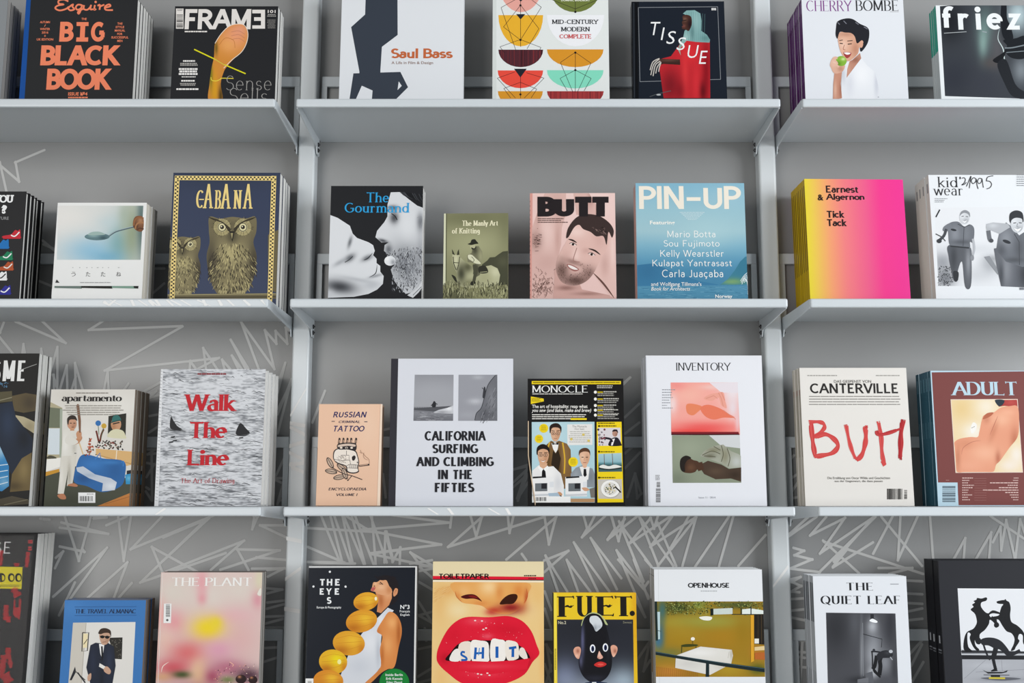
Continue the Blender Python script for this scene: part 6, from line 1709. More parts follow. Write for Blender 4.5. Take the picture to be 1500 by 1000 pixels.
for k_ in range(NZ + 1):
    z = 0.006 + (h_ + .024) * k_ / NZ
    pin = max(0, (z - h_) / .03)
    row_ = []
    for i in range(NX + 1):
        row_.append((w_ * .3 + (w_ * .7 + .0016) * i / NX, -.0012 - rd.random() * (.0003 + .004 * pin) + pin * .014, z + rd.uniform(-.002, .002) * pin))
    for i in range(1, 9):
        row_.append((w_ + .0016 + rd.random() * .0042 - pin * .004, -.0012 + (tt + .002) * i / 8 * (1 - .5 * pin) + pin * .014, z + rd.uniform(-.004, .004) * pin))
    cols.append([bmw.verts.new(p) for p in row_])
for k_ in range(NZ):
    for i in range(len(cols[0]) - 1):
        bmw.faces.new((cols[k_][i], cols[k_][i + 1], cols[k_ + 1][i + 1], cols[k_ + 1][i]))
bmw.normal_update()
ob = bm_obj('plastic_wrap', bmw, M_FILM, wr[0], smooth=True); ob['label'] = 'crinkled clear plastic film'

a = A_('suit', 0, 750, 4)
a.soft([(330, 500), (870, 500), (850, 1400), (280, 1400)], '#3d78b8', [(420, 560, 80, 60, '#4a86c6', .7)], 40)
a.P('#e3e0da', (428, 648), (794, 644), (764, 1250), (390, 1250)); a.P('#cfc9be', (428, 648), (505, 648), (480, 1000), (400, 1010)); a.L('#a9a296', 3, (505, 650), (475, 1010))
a.L('#3a3428', 6, (484, 706), (520, 706), (512, 812), (480, 816), (484, 706)); a.P('#efe0b4', (488, 712), (515, 712), (509, 795), (486, 795)); a.L('#3a3428', 4, (490, 775), (512, 745))
a.P('#2c2a26', (636, 736), (718, 734), (714, 862), (672, 860))
rd = random.Random(4)
for i in range(40): a.E('#77736a', rd.uniform(645, 712), rd.uniform(742, 855), 2)
a.P('#26262c', (408, 985), (440, 905), (446, 935), (420, 985)); a.L('#55524c', 5, (440, 930), (500, 985)); a.L('#2b2b30', 8, (455, 940), (500, 1000))
NVS = '#1f2636'
a.soft([(530, 780), (560, 765), (600, 770), (632, 765), (668, 790), (678, 900), (660, 1000), (668, 1250), (520, 1250), (528, 1000), (506, 910)], NVS, [(640, 880, 20, 80, '#2f3850', .7), (545, 880, 16, 80, '#2a3248', .6), (596, 1050, 10, 120, '#11151f', .8)], 9)
a.P('#efeeec', (580, 772), (612, 772), (600, 860), (588, 830)); a.P('#14161c', (592, 786), (602, 786), (606, 850), (596, 880)); a.E('#14161c', 588, 865, 4)
a.soft([(582, 720), (600, 690), (635, 695), (645, 735), (630, 770), (605, 778), (592, 765)], '#c9a188', [(630, 750, 12, 20, '#a37a62', .6)], 5, smooth=True)
a.S('#3a2a20', (576, 710), (590, 685), (620, 680), (648, 695), (650, 730), (640, 710), (612, 708), (592, 715)); a.E('#121214', 600, 731, 13, 9); a.E('#121214', 628, 733, 13, 9); a.L('#121214', 4, (586, 726), (648, 730)); a.L('#7d5040', 3, (600, 762), (622, 760))
a.S('#c9a188', (608, 910), (630, 905), (650, 930), (640, 950), (612, 935)); a.P('#e9e6e0', (584, 885), (618, 905), (606, 920), (580, 905)); a.S('#c9a188', (514, 960), (534, 944), (532, 980), (516, 990))
TN = '#1d2c49'
a.W(TN, 'THE TRAVEL ALMANAC', 440, 568, 796, 594, thick=.17, thin=.07, serif=.05, sth=.06, space=.06)
for y in (556, 606): a.L('#2f5f98', 3, (438, y), (800, y - 2))
sb = book('suit', 'magazine', POSE['suit'], 0.0108, 5, a, front='#3d78b8', spine='#2c5a8c', edge='#7d766c', pages='brown',
          labels=lab('blue-bordered magazine with a man in dark suit and sunglasses, bottom left shelf', 'behind the dark suit cover, bottom left shelf', 5), group='blue-bordered magazines', seed=31)

a = A_('flower', 210, 780, 4.544)


a.soft([(80, 262), (800, 256), (780, 1320), (60, 1330)], '#dcc2bc', [(430, 420, 130, 110, '#dcd2c8', .95), (200, 400, 130, 120, '#d9cfc4', .95), (640, 380, 140, 90, '#dcd0c6', .95), (390, 330, 40, 110, '#e3a3a8', .95), (390, 440, 30, 40, '#e0929c', .7), (770, 320, 30, 90, '#d9d2b4', .9), (760, 450, 40, 60, '#d996a0', .9), (200, 600, 80, 80, '#e39aa0', .95), (110, 540, 40, 90, '#e9aaa4', .9), (600, 560, 140, 60, '#e3b2b8', .9),
        (650, 700, 120, 140, '#ddb3b0', .95), (420, 640, 120, 90, '#ecc878', .95), (430, 635, 80, 60, '#f0d41e', 1), (480, 600, 40, 40, '#ecd22c', .9), (150, 720, 70, 90, '#e6c3b4', .9), (300, 800, 130, 80, '#d9686a', .9), (200, 900, 120, 60, '#cc4a55', .85), (260, 945, 70, 24, '#2f4a1c', .95), (500, 780, 100, 70, '#dd9fb4', .9), (370, 940, 60, 100, '#ecc79a', .95), (560, 900, 120, 60, '#b5647c', .85), (700, 950, 90, 50, '#4a2f3c', .95), (460, 960, 50, 50, '#a33f5c', .8),
        (560, 980, 50, 24, '#6d8a4a', .9), (130, 960, 60, 30, '#d9a878', .8), (400, 1150, 300, 140, '#8a3a4a', .9)], 9)
a.L('#efe0d4', 5, (120, 930), (130, 890), (170, 860), smooth=True, taper=True); a.L('#f0b9a0', 4, (575, 860), (600, 880), (590, 890), smooth=True)
rd = random.Random(6)
for i in range(70):
    x, y = rd.uniform(470, 760), rd.uniform(870, 1000)
    a.L(rd.choice(['#e6a58a', '#3a2430', '#c07a90', '#efd0c0', '#5d3a44']), rd.uniform(2, 5), (x, y), (x + rd.uniform(-8, 8), y + rd.uniform(-8, 8)))
a.soft(ell(650, 975, 36, 30), '#2c1c1e', [(640, 960, 12, 10, '#e9a070', .8)], 6); a.soft(ell(730, 980, 30, 26), '#2c1c1e', [(720, 965, 10, 8, '#e9a070', .8)], 6)
a.S('#e6e2d6', (758, 410), (778, 370), (786, 380), (782, 420))
a.L('#efe6e0', 3, (128, 272), (98, 1000))
a.W('#f2efeb', 'THE PLANT', 190, 298, 720, 356, thick=.17, thin=.05, serif=.07, sth=.05, space=.12)
a.P('#eeeeec', (138, 472), (188, 472), (184, 602), (134, 602)); a.bars(150, 478, 178, 560, 12, 4, '#333', vertical=True); a.E('#555', 160, 582, 8)
book('flower', 'magazine', POSE['flower'], 0.022, 2, a, front='#dcd2cb', spine='#d9b9b4', edge='#5a544f', pages='grey', gloss=True,
     labels=['pink blurred flower magazine with a yellow centre, bottom left shelf', 'second copy standing right behind the pink blurred flower cover'], group='pink flower magazines', seed=32)

a = A_('melon', 430, 800, 5)
a.P('#d3d4d4', (90, 100), (920, 100), (920, 157), (108, 160)); a.P('#e0e0df', (888, 150), (915, 150), (895, 1400), (870, 1400))
a.P('#1e222a', (105, 158), (892, 155), (874, 1400), (70, 1400))
a.soft([(500, 640), (560, 580), (620, 520), (690, 450), (735, 470), (690, 520), (650, 600), (640, 700), (640, 880), (580, 960), (520, 1010), (320, 1010), (400, 800)], '#d6d9df', [(560, 700, 60, 90, '#e6e8ec', .8), (480, 880, 80, 60, '#c9cdd5', .7), (620, 780, 16, 100, '#b5bac4', .7), (640, 560, 20, 60, '#eceef1', .7)], 10)
a.soft([(660, 530), (700, 480), (750, 500), (785, 560), (792, 640), (770, 740), (740, 880), (690, 900), (640, 930), (560, 1005), (520, 1005), (600, 930), (640, 870), (632, 760), (650, 660), (610, 620)], '#d98a4c',
       [(720, 560, 40, 50, '#efb070', .85), (690, 720, 40, 80, '#eaa869', .8), (770, 640, 16, 100, '#a85a28', .8), (650, 800, 14, 80, '#b5632c', .7), (620, 630, 20, 30, '#c4733a', .6), (620, 930, 50, 30, '#c97a3e', .6)], 8, smooth=True)
a.soft([(610, 480), (620, 400), (600, 340), (610, 320), (690, 290), (720, 320), (720, 380), (700, 430), (640, 490)], '#d68f5e', [(640, 400, 20, 50, '#b5683a', .8), (690, 350, 30, 40, '#e8b084', .7)], 7)
a.soft([(566, 325), (575, 300), (585, 265), (612, 262), (650, 240), (700, 240), (745, 300), (720, 340), (680, 360), (620, 350), (600, 335)], '#e0a377', [(640, 300, 30, 20, '#eec09a', .7), (700, 320, 20, 30, '#c47f50', .7), (600, 275, 10, 10, '#f0c8a4', .7)], 5, smooth=True)
a.S('#231f22', (610, 240), (650, 215), (700, 215), (750, 240), (770, 290), (765, 380), (735, 420), (705, 430), (725, 380), (720, 320), (700, 290), (680, 250), (650, 250))
for i in range(24):
    x, y = 600 + i * 6, 240 - abs(i - 12)
    a.L('#231f22', 6, (x + 10, y + 5), (x - 6 + (i % 5) * 4, y - 14 + (i % 3) * 5))
a.S('#d9976c', (730, 340), (745, 308), (764, 316), (758, 350), (735, 368)); a.L('#a5653f', 3, (740, 345), (750, 322), (758, 330), smooth=True)
a.L('#3a2520', 6, (632, 262), (655, 280)); a.L('#3a2520', 4, (625, 275), (645, 278)); a.S('#c0605a', (572, 305), (600, 300), (590, 325), (570, 328)); a.E('#4a2a20', 592, 292, 5, 4)
for cx_, cy_, rx, ry, rt, c in ((530, 404, 92, 66, -12, '#e3a32e'), (498, 548, 116, 82, -14, '#dd962c'), (405, 710, 118, 90, 8, '#e0a02e'), (290, 846, 104, 90, 10, '#e6b02c'), (255, 985, 110, 80, 5, '#d98a2c'), (200, 1120, 110, 80, 5, '#d98a2c')):
    a.soft(ell(cx_, cy_, rx, ry, 30) if not rt else [(cx_ + (x - cx_) * math.cos(R(rt)) - (y - cy_) * math.sin(R(rt)), cy_ + (x - cx_) * math.sin(R(rt)) + (y - cy_) * math.cos(R(rt))) for x, y in ell(cx_, cy_, rx, ry, 30)], c,
           [(cx_ + rx * .25, cy_ - ry * .2, rx * .5, ry * .5, '#f0c23a' if cy_ != 846 else '#f0e01e', .85), (cx_ - rx * .5, cy_ + ry * .6, rx * .5, ry * .4, '#b86a1c', .8), (cx_ + rx * .8, cy_ + ry * .5, rx * .25, ry * .5, '#c4741f', .7)], 7)
    for k_ in (-1, 0, 1): a.L('#c98424', 2.2, (cx_ - rx * .8, cy_ + k_ * ry * .35), (cx_, cy_ + k_ * ry * .55 - 6), (cx_ + rx * .8, cy_ + k_ * ry * .3 - 12), smooth=True)
a.E('#fbf2d0', 603, 384, 9, 14); a.E('#f6f0a0', 335, 846, 14, 18)
WT = '#eceeef'
for ch, b_ in (('T', (194, 240, 228, 288)), ('H', (244, 240, 284, 288)), ('E', (304, 240, 338, 288)), ('E', (192, 308, 222, 355)), ('Y', (238, 308, 280, 355)), ('E', (302, 308, 334, 355)), ('S', (244, 372, 278, 422))): a.W(WT, ch, *b_, thick=.26, thin=.2)
for x, y in ((266, 187), (146, 295), (381, 296)): a.E(WT, x, y, 8)
a.T(WT, 'Europe & Photography', 170, 440, 350, 460, b=.015); a.T(WT, 'N°3', 782, 428, 850, 460, b=.02); a.T(WT, 'Français', 778, 468, 852, 488, b=.005); a.T(WT, 'English', 782, 494, 850, 514, b=.005)
a.E('#1d8038', 738, 1000, 110, 104, n=40)
for t_, x0, x1, y in (('Inside Berlin', 674, 800, 932), ('Erik Kessels', 678, 798, 960), ('Edgar Plaqué', 682, 796, 988)): a.T(WT, t_, x0, y, x1, y + 18, b=.015)
a.Rc('#efefed', 88, 968, 146, 1030); a.bars(104, 986, 132, 1010, 6, 3, '#333', vertical=True)
book('melon', 'magazine', POSE['melon'], 0.02, 2, a, front='#cfd0d0', spine='#1c1f26', edge='#2a2c30', pages='grey', gloss=True,
     labels=['dark magazine with a man balancing a column of yellow melons, bottom middle shelf', 'second copy standing right behind the yellow melons cover'], group='dark magazines with melons', seed=33, jitter=.4)

a = A_('lips', 620, 800, 5)
a.soft([(60, 250), (890, 250), (890, 1400), (60, 1400)], '#ecc98a', [(120, 400, 60, 150, '#e6b873', .8), (180, 330, 60, 40, '#e0a45c', .7), (840, 350, 60, 100, '#e9bd78', .8), (260, 470, 80, 60, '#f0d9a8', .9), (790, 480, 50, 60, '#eccb90', .8), (460, 270, 140, 60, '#eeb062', .9), (480, 265, 50, 20, '#fbe6c4', .9), (660, 300, 90, 40, '#d97f3a', .9), (330, 320, 80, 50, '#e89a50', .85), (720, 400, 40, 70, '#d06a34', .8), (640, 460, 90, 40, '#8f1f22', .95), (500, 480, 50, 30, '#c9473a', .9), (560, 440, 70, 50, '#a82a28', .8), (420, 440, 50, 40, '#f0c890', .8), (130, 950, 50, 90, '#ecc07c', .8), (870, 800, 20, 200, '#ecb872', .8)], 7)
rd = random.Random(2)
for i in range(60):
    x, y = rd.uniform(74, 200), rd.uniform(300, 440)
    if x - 74 > (440 - y): continue
    a.L(rd.choice(['#d99c55', '#e9c58c']), 2, (x, y), (x + 26, y - 16))
a.soft([(232, 262), (242, 360), (285, 412), (360, 425), (430, 438), (480, 470), (560, 496), (650, 492), (735, 432), (768, 350), (745, 264)], '#e8a85e', [(480, 300, 70, 60, '#f6d19a', .9), (300, 330, 50, 40, '#eeb877', .8), (700, 330, 40, 50, '#dd8a44', .9), (640, 450, 90, 36, '#8f1f22', .95), (520, 470, 60, 24, '#c2402f', .9), (420, 420, 60, 24, '#dd8c4a', .8), (560, 340, 30, 60, '#dd8f4a', .8), (250, 380, 24, 40, '#d98545', .8), (755, 380, 16, 60, '#b8502a', .8)], 6, smooth=True)
a.L('#c9743a', 7, (235, 330), (245, 370), (285, 412), smooth=True, taper=True); a.L('#c05a30', 7, (755, 310), (762, 370), (735, 420), smooth=True, taper=True)
a.S('#4d0f14', (275, 372), (310, 356), (360, 352), (395, 366), (430, 405), (400, 392), (360, 384), (310, 386)); a.S('#7d1c1c', (330, 365), (370, 360), (400, 380), (360, 378))
a.S('#3a1a10', (560, 425), (585, 385), (630, 355), (680, 352), (690, 380), (660, 420), (610, 425))
RL = '#e01f37'
a.soft([(98, 800), (120, 720), (180, 610), (250, 545), (330, 518), (480, 520), (620, 512), (720, 545), (790, 620), (830, 720), (850, 790), (800, 850), (740, 940), (620, 1000), (480, 1020), (300, 1010), (180, 930), (110, 860)], RL, [(400, 550, 90, 30, '#ee5060', .8), (560, 600, 80, 50, '#d91a30', .6), (220, 660, 60, 60, '#d3182e', .6), (470, 660, 40, 20, '#f0808a', .5), (640, 620, 90, 40, '#c8152b', .5), (450, 930, 120, 30, '#ec4a5c', .7), (750, 850, 60, 60, '#b81226', .6), (160, 820, 40, 40, '#b81226', .7)], 7, smooth=True)
for i in range(150):
    x, y = rd.uniform(150, 790), rd.uniform(540, 960)
    if ((x - 470) / 340) ** 2 + ((y - 770) / 230) ** 2 > .9 or (200 < x < 760 and 670 < y < 850): continue
    a.L(rd.choice(['#f29aa2', '#ee6a78', '#c8142a', '#f4b8bc']), rd.uniform(1.5, 4), (x, y), (x + rd.uniform(-6, 6), y + rd.uniform(-9, 9)))
a.S('#1c0c10', (165, 835), (200, 780), (260, 715), (350, 690), (430, 690), (500, 690), (600, 690), (690, 720), (760, 775), (780, 830), (700, 835), (480, 842), (280, 842))
for p_, c_ in (([(262, 720), (345, 700), (355, 780), (340, 845), (270, 842)], '#eee0d2'), ([(350, 700), (420, 692), (475, 710), (482, 800), (474, 845), (360, 845)], '#f4efe8'), ([(498, 690), (560, 684), (600, 700), (605, 780), (590, 840), (498, 845)], '#f4efe8'), ([(600, 702), (660, 695), (695, 720), (700, 790), (690, 825), (615, 832)], '#efe6da'), ([(195, 838), (205, 790), (235, 755), (265, 760), (268, 838)], '#f0ece6'), ([(700, 790), (712, 745), (740, 752), (765, 820), (735, 825)], '#e9e2d8')):
    a.S(c_, *p_, n=4)
a.soft([(270, 845), (290, 838), (480, 846), (690, 835), (780, 820), (760, 900), (480, 940), (250, 910)], RL, [(480, 880, 160, 20, '#ee4a5a', .6)], 9)
BI = '#1f5fb0'
a.L(BI, 15, (305, 778), (285, 775), (280, 795), (312, 815), (315, 832), (278, 834), smooth=True)
a.L(BI, 18, (385, 742), (378, 828)); a.L(BI, 18, (438, 740), (436, 824)); a.L(BI, 15, (385, 785), (436, 782)); a.L('#3f8fd0', 6, (412, 745), (405, 800)); a.L(BI, 22, (540, 735), (540, 818), taper=False); a.L(BI, 18, (628, 748), (682, 740)); a.L(BI, 20, (657, 745), (656, 812))
for x, y in ((400, 935), (425, 940), (470, 930), (485, 945), (440, 610), (460, 600), (380, 545), (430, 548)): a.E('#fbd9d9', x, y, 8, 5)
a.P('#e9d9b0', (60, 90), (890, 90), (890, 224), (60, 218)); a.P(RL, (60, 218), (890, 226), (890, 246), (60, 240)); a.P('#1c1414', (60, 240), (890, 246), (890, 252), (60, 247)); a.P('#f2e2c6', (60, 247), (890, 252), (890, 266), (60, 262))
a.W('#1d1617', 'TOILETPAPER', 115, 202, 486, 238, thick=.22, thin=.18, space=.1)
a.micro('#3a2a24', 738, 212, 828, 222, 1, 3, ragged=0, th=.9); a.micro('#3a2a24', 770, 234, 828, 242, 1, 4, ragged=0, th=.9)
book('lips', 'magazine', POSE['lips'], 0.016, 1, a, front='#e9d9b0', spine='#d9b77a', edge='#e3d2a8', pages='white', gloss=True,
     labels=['magazine with a huge close-up of red lips and teeth, bottom middle shelf'])

a = A_('eggplant', 795, 840, 6.252)
a.soft([(80, 160), (880, 160), (900, 1700), (80, 1700)], '#e9c52a', [(850, 400, 40, 500, '#d99a1a', .8), (650, 220, 60, 60, '#e6b422', .6)], 40)
a.P('#2b2618', (84, 170), (100, 178), (108, 1700), (80, 1700)); a.P('#f0d84a', (100, 180), (128, 180), (130, 1700), (108, 1700))
a.soft([(130, 422), (828, 422), (842, 1500), (138, 1500)], '#2a2c34', [(200, 960, 160, 180, '#7d86a0', .9), (740, 1000, 160, 160, '#9fb0bc', .95), (480, 1050, 300, 120, '#a9b5c4', .8), (480, 500, 300, 80, '#24262c', .7)], 20)
kw = dict(thick=.26, thin=.05, serif=.06, sth=.05)
for ch, b_ in (('F', (132, 206, 290, 398)), ('U', (306, 206, 460, 396)), ('E', (484, 206, 652, 392)), ('T', (656, 206, 820, 392))): a.W('#1f1c19', ch, *b_, **kw)
a.E('#1f1c19', 820, 366, 24)
a.L('#1f1c19', 16, (190, 312), (225, 296), (250, 308), (284, 292), smooth=True, taper=True); a.L('#1f1c19', 16, (540, 308), (580, 294), (605, 306), (636, 290), smooth=True, taper=True)
a.S('#b5bf88', (352, 480), (368, 420), (410, 375), (460, 356), (520, 372), (560, 410), (596, 470), (570, 460), (540, 400), (460, 372), (400, 400), (375, 455))
a.soft([(362, 460), (385, 405), (430, 372), (480, 368), (530, 392), (575, 470), (610, 600), (632, 740), (630, 860), (590, 950), (520, 995), (440, 995), (370, 940), (332, 850), (332, 760), (346, 620), (352, 520)], '#17171c', [(365, 620, 18, 160, '#5d5f80', .95), (350, 800, 14, 60, '#5a5b78', .9), (480, 960, 120, 30, '#2b2c38', .8), (600, 700, 14, 120, '#26272e', .7)], 9, smooth=True)
a.soft([(430, 440), (435, 400), (460, 388), (500, 392), (535, 430), (545, 480), (510, 520), (485, 530), (460, 480)], '#d3d8dc', [(480, 500, 20, 30, '#8d949c', .8), (520, 490, 20, 20, '#a9b0b8', .7)], 7, smooth=True)
for x, y in ((457, 688), (574, 678)): a.E('#eef0f4', x, y, 25, 38); a.E('#20305f', x + 1, y + 2, 14, 27); a.E('#0f1220', x + 2, y + 2, 8, 16)
for sx, pts in ((1, [(282, 700), (300, 675), (335, 672), (350, 700), (342, 750), (330, 782), (305, 770), (285, 730)]), (2, [(622, 672), (650, 655), (680, 672), (684, 705), (668, 745), (648, 766), (632, 740)])):
    a.soft(pts, '#dfa58c', [((pts[0][0] + 40), 710, 14, 20, '#9a5a48', .8), ((pts[0][0] + 30), 755, 14, 16, '#efc4ae', .8)], 7, smooth=True)
a.soft([(500, 765), (512, 720), (520, 712), (535, 740), (552, 768), (530, 784), (508, 780)], '#dfa996', [(520, 740, 8, 20, '#f3d3c4', .8), (510, 775, 8, 6, '#a06858', .8)], 5, smooth=True)
a.S('#c9322f', (470, 838), (500, 814), (540, 808), (584, 828), (560, 850), (510, 858)); a.S('#e05a50', (500, 832), (530, 824), (560, 832), (530, 844))
a.P('#26314a', (390, 1000), (480, 985), (590, 1000), (660, 1100), (330, 1100)); a.P('#e6e6e6', (450, 995), (490, 995), (500, 1040), (470, 1060))
a.T('#d5cfb4', 'No.2', 142, 436, 214, 464, b=.01); a.T('#8d8a78', 'Sweet', 735, 436, 816, 458, b=0)
for i in range(14): a.Rc('#8a7a20', 112, 690 + i * 14, 122, 698 + i * 14)
book('eggplant', 'magazine', POSE['eggplant'], 0.018, 1, a, front='#e9c52a', spine='#2b2618', edge='#d9aa22', pages='cream',
     labels=['yellow magazine with a glossy aubergine wearing a toy face, bottom middle shelf'])

a = A_('bed', 940, 800, 5)
a.L('#cfd2d4', 3, (122, 170), (134, 1400))
a.W('#26272a', 'OPENHOUSE', 338, 268, 640, 304, thick=.23, thin=.19, space=.08)
a.micro('#b5b8bb', 432, 324, 552, 334, 1, 3, ragged=0, th=.8)
a.soft([(92, 404), (893, 404), (904, 956), (104, 956)], '#9c7a22', [(260, 450, 130, 50, '#3d4a24', .95), (420, 430, 60, 40, '#7d8a3a', .9), (250, 560, 120, 50, '#a88f2c', .8), (500, 560, 160, 50, '#8f8428', .8), (600, 660, 200, 90, '#a87c1e', .8), (480, 550, 280, 50, '#9a9640', .85), (300, 640, 120, 60, '#a88a2a', .7), (740, 620, 60, 110, '#96761c', .8), (280, 690, 90, 50, '#a3801f', .8), (730, 430, 120, 26, '#3f4d2c', .9), (600, 430, 60, 20, '#55612f', .8), (150, 470, 30, 80, '#3f6a6a', .9), (140, 640, 30, 120, '#4a6a70', .95), (120, 700, 30, 60, '#3f6f8d', .9), (200, 780, 120, 40, '#77763a', .9), (200, 920, 130, 50, '#c9883a', .9), (640, 900, 120, 60, '#b0922a', .8), (850, 780, 50, 50, '#b5762c', .9), (850, 900, 60, 40, '#4d5a1e', .9), (400, 840, 150, 40, '#9a8a4a', .5)], 7)
rd = random.Random(8)
for i in range(420):
    x, y = rd.uniform(180, 890), rd.uniform(406, 500)
    if 520 < x < 720 and y > 455: continue
    a.L(rd.choice(['#26331a', '#4d5f2a', '#84914a', '#2f3d1e', '#a3a860']), rd.uniform(3, 7), (x, y), (x + rd.uniform(-12, 12), y + rd.uniform(-10, 10)))
a.P('#c9d3cc', (525, 458), (665, 452), (665, 496), (525, 500)); a.P('#dfe6e0', (735, 462), (798, 455), (893, 470), (893, 496), (735, 496)); a.S('#eceae0', (420, 520), (470, 512), (515, 520), (500, 542), (450, 540))
a.P('#16211f', (504, 456), (524, 456), (524, 505), (504, 508)); a.P('#1c2a28', (93, 404), (112, 404), (118, 690), (104, 690)); a.P('#b9d0d4', (114, 480), (134, 480), (134, 680), (120, 682)); a.L('#1c2a28', 5, (660, 498), (893, 500)); a.L('#1c2a28', 8, (800, 440), (800, 500)); a.L('#1c2a28', 6, (728, 450), (728, 500)); a.L('#26302a', 4, (104, 615), (140, 622))
a.P('#241f1a', (822, 502), (893, 498), (898, 720), (824, 714)); a.L('#3f3428', 5, (852, 502), (852, 712)); a.L('#55442c', 3, (876, 502), (878, 714)); a.P('#d99f2c', (797, 504), (822, 504), (822, 840), (800, 850)); a.Rc('#e6e6dc', 826, 676, 858, 712); a.P('#e0c894', (826, 738), (898, 730), (900, 760), (826, 764)); a.P('#b5642c', (828, 780), (900, 775), (902, 830), (828, 828))
a.S('#3d421c', (290, 725), (330, 716), (400, 718), (410, 728), (350, 736), (300, 736)); a.L('#3d421c', 5, (294, 735), (292, 780)); a.L('#3d421c', 5, (398, 732), (396, 760)); a.E('#efe9da', 374, 678, 15, 13); a.L('#6d5a1e', 4, (374, 690), (374, 716))
a.soft([(250, 800), (430, 734), (660, 758), (668, 800), (655, 860), (500, 942), (245, 890)], '#dcd9d2', [(420, 780, 120, 30, '#eceae6', .8), (350, 860, 90, 30, '#cfccc6', .8), (600, 880, 60, 30, '#c9c2b4', .8), (655, 790, 8, 40, '#a59c8c', .7)], 9)
a.L('#b5b0a4', 3, (250, 806), (500, 850)); a.L('#b5b0a4', 3, (640, 770), (632, 820))
for i in range(22): a.L('#a8612a', 2.5, (112 + i * 14, 880 + i * 2), (116 + i * 14, 955))
a.P('#1c2a2e', (101, 770), (300, 806), (600, 852), (900, 892), (901, 922), (600, 880), (300, 828), (102, 794)); a.P('#1c2a2e', (470, 850), (494, 853), (494, 956), (468, 956)); a.L('#4a6a74', 3, (101, 774), (600, 856), (900, 896))
book('bed', 'magazine', POSE['bed'], 0.0205, 4, a, front='#e3e5e8', spine='#b9b7b3', edge='#dcdfe2', pages='white',
     spine_art=[(.1, .9, .95, .955, '#55534f')],
     labels=lab('white magazine with a photo of a white bed behind glass, bottom middle shelf', 'behind the white bed cover by the right post', 4), group='white magazines with the bed photo', seed=36, jitter=.6)

a = A_('skater', 1140, 800, 5)
kw = dict(thick=.2, thin=.035, serif=.06, sth=.03, space=.2)
a.W('#26272b', 'THE', 500, 266, 692, 324, **kw); a.W('#26272b', 'QUIET LEAF', 310, 362, 892, 430, **kw)
a.Rc('#9da0a6', 820, 274, 882, 280)
a.soft([(350, 486), (858, 492), (890, 1330), (372, 1330)], '#4a4b50', [(420, 600, 110, 200, '#2f3034', .9), (560, 560, 40, 120, '#55575c', .8), (610, 800, 10, 250, '#8d9095', .8), (690, 590, 40, 60, '#b9bcc2', .9), (700, 700, 60, 80, '#7d8086', .8), (820, 560, 40, 160, '#33343a', .9), (690, 800, 60, 110, '#a3a6ac', .85), (780, 850, 50, 90, '#8d9096', .8), (690, 930, 40, 50, '#c3c6cb', .8), (600, 980, 90, 30, '#2c2d31', .9), (850, 900, 20, 120, '#3a3b40', .8), (800, 980, 60, 30, '#4d4e54', .8)], 8)
a.L('#1f2024', 5, (620, 642), (760, 680), (755, 740)); a.L('#8d9096', 3, (618, 560), (624, 950)); a.P('#2a2b2f', (675, 496), (700, 498), (700, 525), (735, 552), (675, 535)); a.S('#f0f2f4', (668, 545), (690, 530), (725, 548), (720, 560), (690, 556))
a.P('#1c1d20', (690, 905), (705, 895), (752, 955), (745, 965), (700, 925)); a.L('#1c1d20', 30, (770, 780), (745, 830), (748, 880), (740, 945), smooth=True); a.L('#1c1d20', 26, (720, 800), (712, 850), (705, 880), (690, 900), smooth=True)
a.soft([(720, 800), (750, 770), (800, 762), (840, 790), (820, 815), (760, 820), (735, 840)], '#2a2b30', [(800, 780, 20, 12, '#44464c', .7)], 7, smooth=True); a.E('#b9bcc2', 824, 770, 14, 12); a.L('#a3a6ac', 7, (820, 810), (836, 832)); a.L('#2a2b30', 12, (745, 775), (700, 770), (680, 775), smooth=True); a.L('#26272b', 10, (686, 765), (690, 830), (690, 890), smooth=True); a.E('#33343a', 700, 760, 10)
a.P('#5d5f65', (640, 930), (690, 915), (700, 1000), (640, 1000)); a.P('#6d6f75', (580, 975), (660, 960), (660, 1000), (580, 1000))
book('skater', 'magazine', POSE['skater'], 0.015, 5, a, front='#dfe2e7', spine='#a9acb0', edge='#d5d8dc', pages='white',
     spine_art=[(.2, .8, .66, .95, '#5a5d62'), (.3, .7, .15, .3, '#8d9095')],
     labels=lab('white magazine with dark photo of a skateboarder under a lamp, bottom right', 'behind the skateboarder under lamp cover, bottom right', 5), group='white magazines with the lamp-lit skateboarder', seed=37, jitter=.6)

a = A_('horse', 1320, 790, 4.761)
a.P('#1c1c20', (228, 150), (262, 150), (296, 1400), (240, 1400)); a.L('#8d8f95', 8, (232, 160), (262, 640), (286, 1010)); a.L('#111114', 8, (252, 160), (306, 1010))
a.P('#e0e2e6', (394, 344), (1300, 350), (1300, 810), (421, 806)); a.L('#f2f3f5', 5, (394, 344), (1300, 350))
a.soft([(421, 770), (860, 780), (1300, 780), (1300, 850), (424, 835)], '#55575c', [(700, 800, 200, 14, '#b9bcc2', .7)], 10)
a.P('#1e1f23', (420, 778), (1300, 790), (1300, 798), (420, 788)); a.P('#c3c5ca', (422, 796), (1300, 803), (1300, 810), (422, 805)); a.P('#222327', (423, 808), (1300, 814), (1300, 838), (425, 834))
a.soft([(426, 836), (1300, 842), (1300, 1400), (438, 1400)], '#a9abb1', [(600, 880, 120, 20, '#b9bbc1', .7), (700, 975, 140, 14, '#77797f', .8)], 14)
for p_ in ([(590, 840), (440, 970)], [(700, 840), (706, 920)], [(520, 925), (900, 905)]): a.L('#8b8d93', 3, *p_)
K = '#1b1c1f'
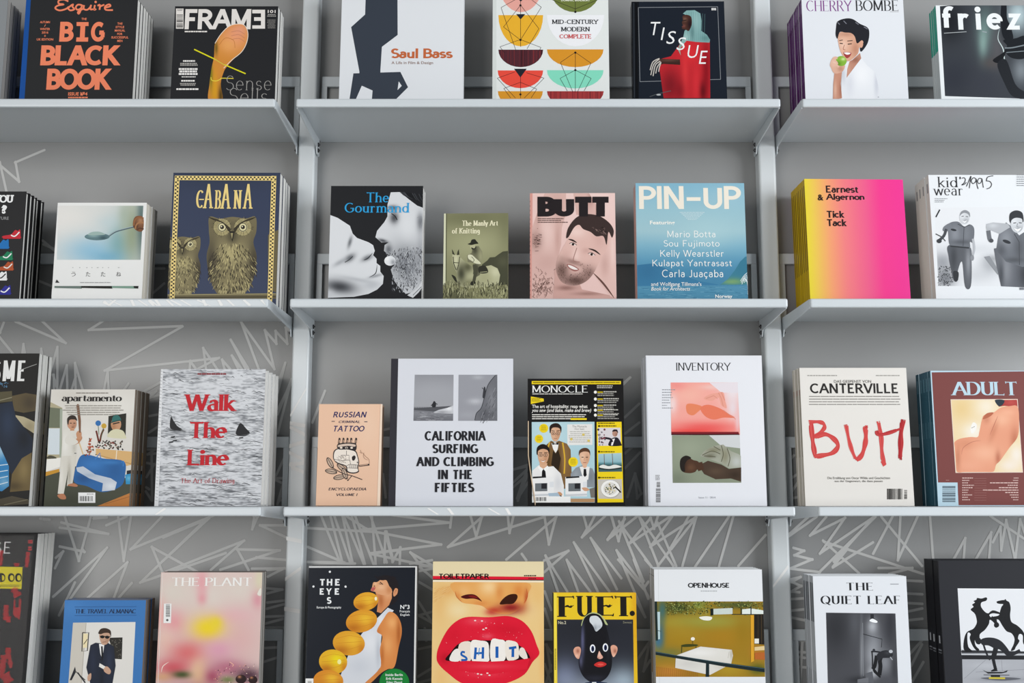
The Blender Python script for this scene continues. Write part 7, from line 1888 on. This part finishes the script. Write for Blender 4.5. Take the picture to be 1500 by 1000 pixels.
a.S(K, (530, 408), (560, 412), (590, 404), (600, 412), (592, 428), (560, 440), (558, 470), (585, 505), (610, 515), (640, 500), (680, 505), (684, 520), (640, 515), (615, 530), (650, 560), (680, 585), (682, 605), (665, 614), (655, 590), (620, 560), (612, 590), (585, 630), (550, 660), (545, 690), (515, 700), (520, 740), (545, 768), (530, 778), (500, 745), (478, 690), (485, 660), (465, 650), (462, 700), (470, 750), (495, 778), (460, 785), (435, 760), (440, 690), (460, 645), (500, 625), (520, 600), (528, 570), (515, 520), (485, 490), (505, 470), (495, 455), (515, 440), (505, 430), (525, 420), n=4)
a.S(K, (728, 415), (735, 426), (755, 440), (764, 480), (760, 530), (770, 575), (810, 600), (850, 640), (870, 690), (868, 740), (850, 720), (848, 670), (825, 660), (815, 690), (825, 710), (800, 750), (790, 770), (765, 775), (785, 730), (790, 690), (770, 655), (735, 640), (705, 600), (680, 560), (650, 560), (640, 540), (680, 530), (690, 500), (700, 470), (712, 452), (690, 450), (670, 445), (668, 432), (700, 424), (720, 422), n=4)
a.L(K, 11, (612, 520), (640, 500), (680, 512), (686, 520), smooth=True); a.L(K, 16, (630, 540), (660, 565), (655, 600), (668, 610), smooth=True)
a.S('#212226', (515, 700), (530, 682), (552, 690), (560, 715), (545, 732), (525, 725)); a.S('#26272c', (555, 700), (600, 684), (660, 690), (710, 720), (760, 790), (740, 810), (690, 770), (650, 760), (610, 740), (565, 735))
a.L('#26272c', 24, (730, 790), (760, 805), (830, 775), smooth=True); a.L('#26272c', 13, (575, 735), (590, 780), (605, 815), (620, 840), smooth=True); a.L('#202125', 34, (660, 760), (650, 800), (640, 830), smooth=True); a.L('#202125', 22, (640, 825), (650, 870), (660, 910), smooth=True); a.P('#1b1c1f', (625, 915), (660, 895), (675, 918), (630, 922))
a.P('#1f2023', (566, 908), (600, 924), (710, 924), (745, 912), (735, 926), (700, 934), (605, 936)); a.L('#3a3b40', 5, (575, 944), (755, 946)); a.S('#5d5f66', (555, 968), (640, 960), (760, 962), (835, 972), (700, 984)); a.L('#c9b83a', 12, (612, 966), (725, 968)); a.P('#2a2b2f', (625, 945), (690, 945), (690, 960), (625, 960))
book('horse', 'book', POSE['horse'], 0.026, 3, a, front='#2a2b30', spine='#1d1d21', edge='#24252a', pages='white', hard=True,
     spine_art=[(.35, .6, .45, .5, '#a9abb0'), (.2, .8, .4, .41, '#77797f'), (.2, .8, .385, .39, '#77797f')],
     labels=lab('black hardcover with two rearing horse silhouettes above a skateboarder, bottom right', 'behind the rearing horses cover, bottom right', 3), cat='book', group='black hardcovers with rearing horses', seed=38)
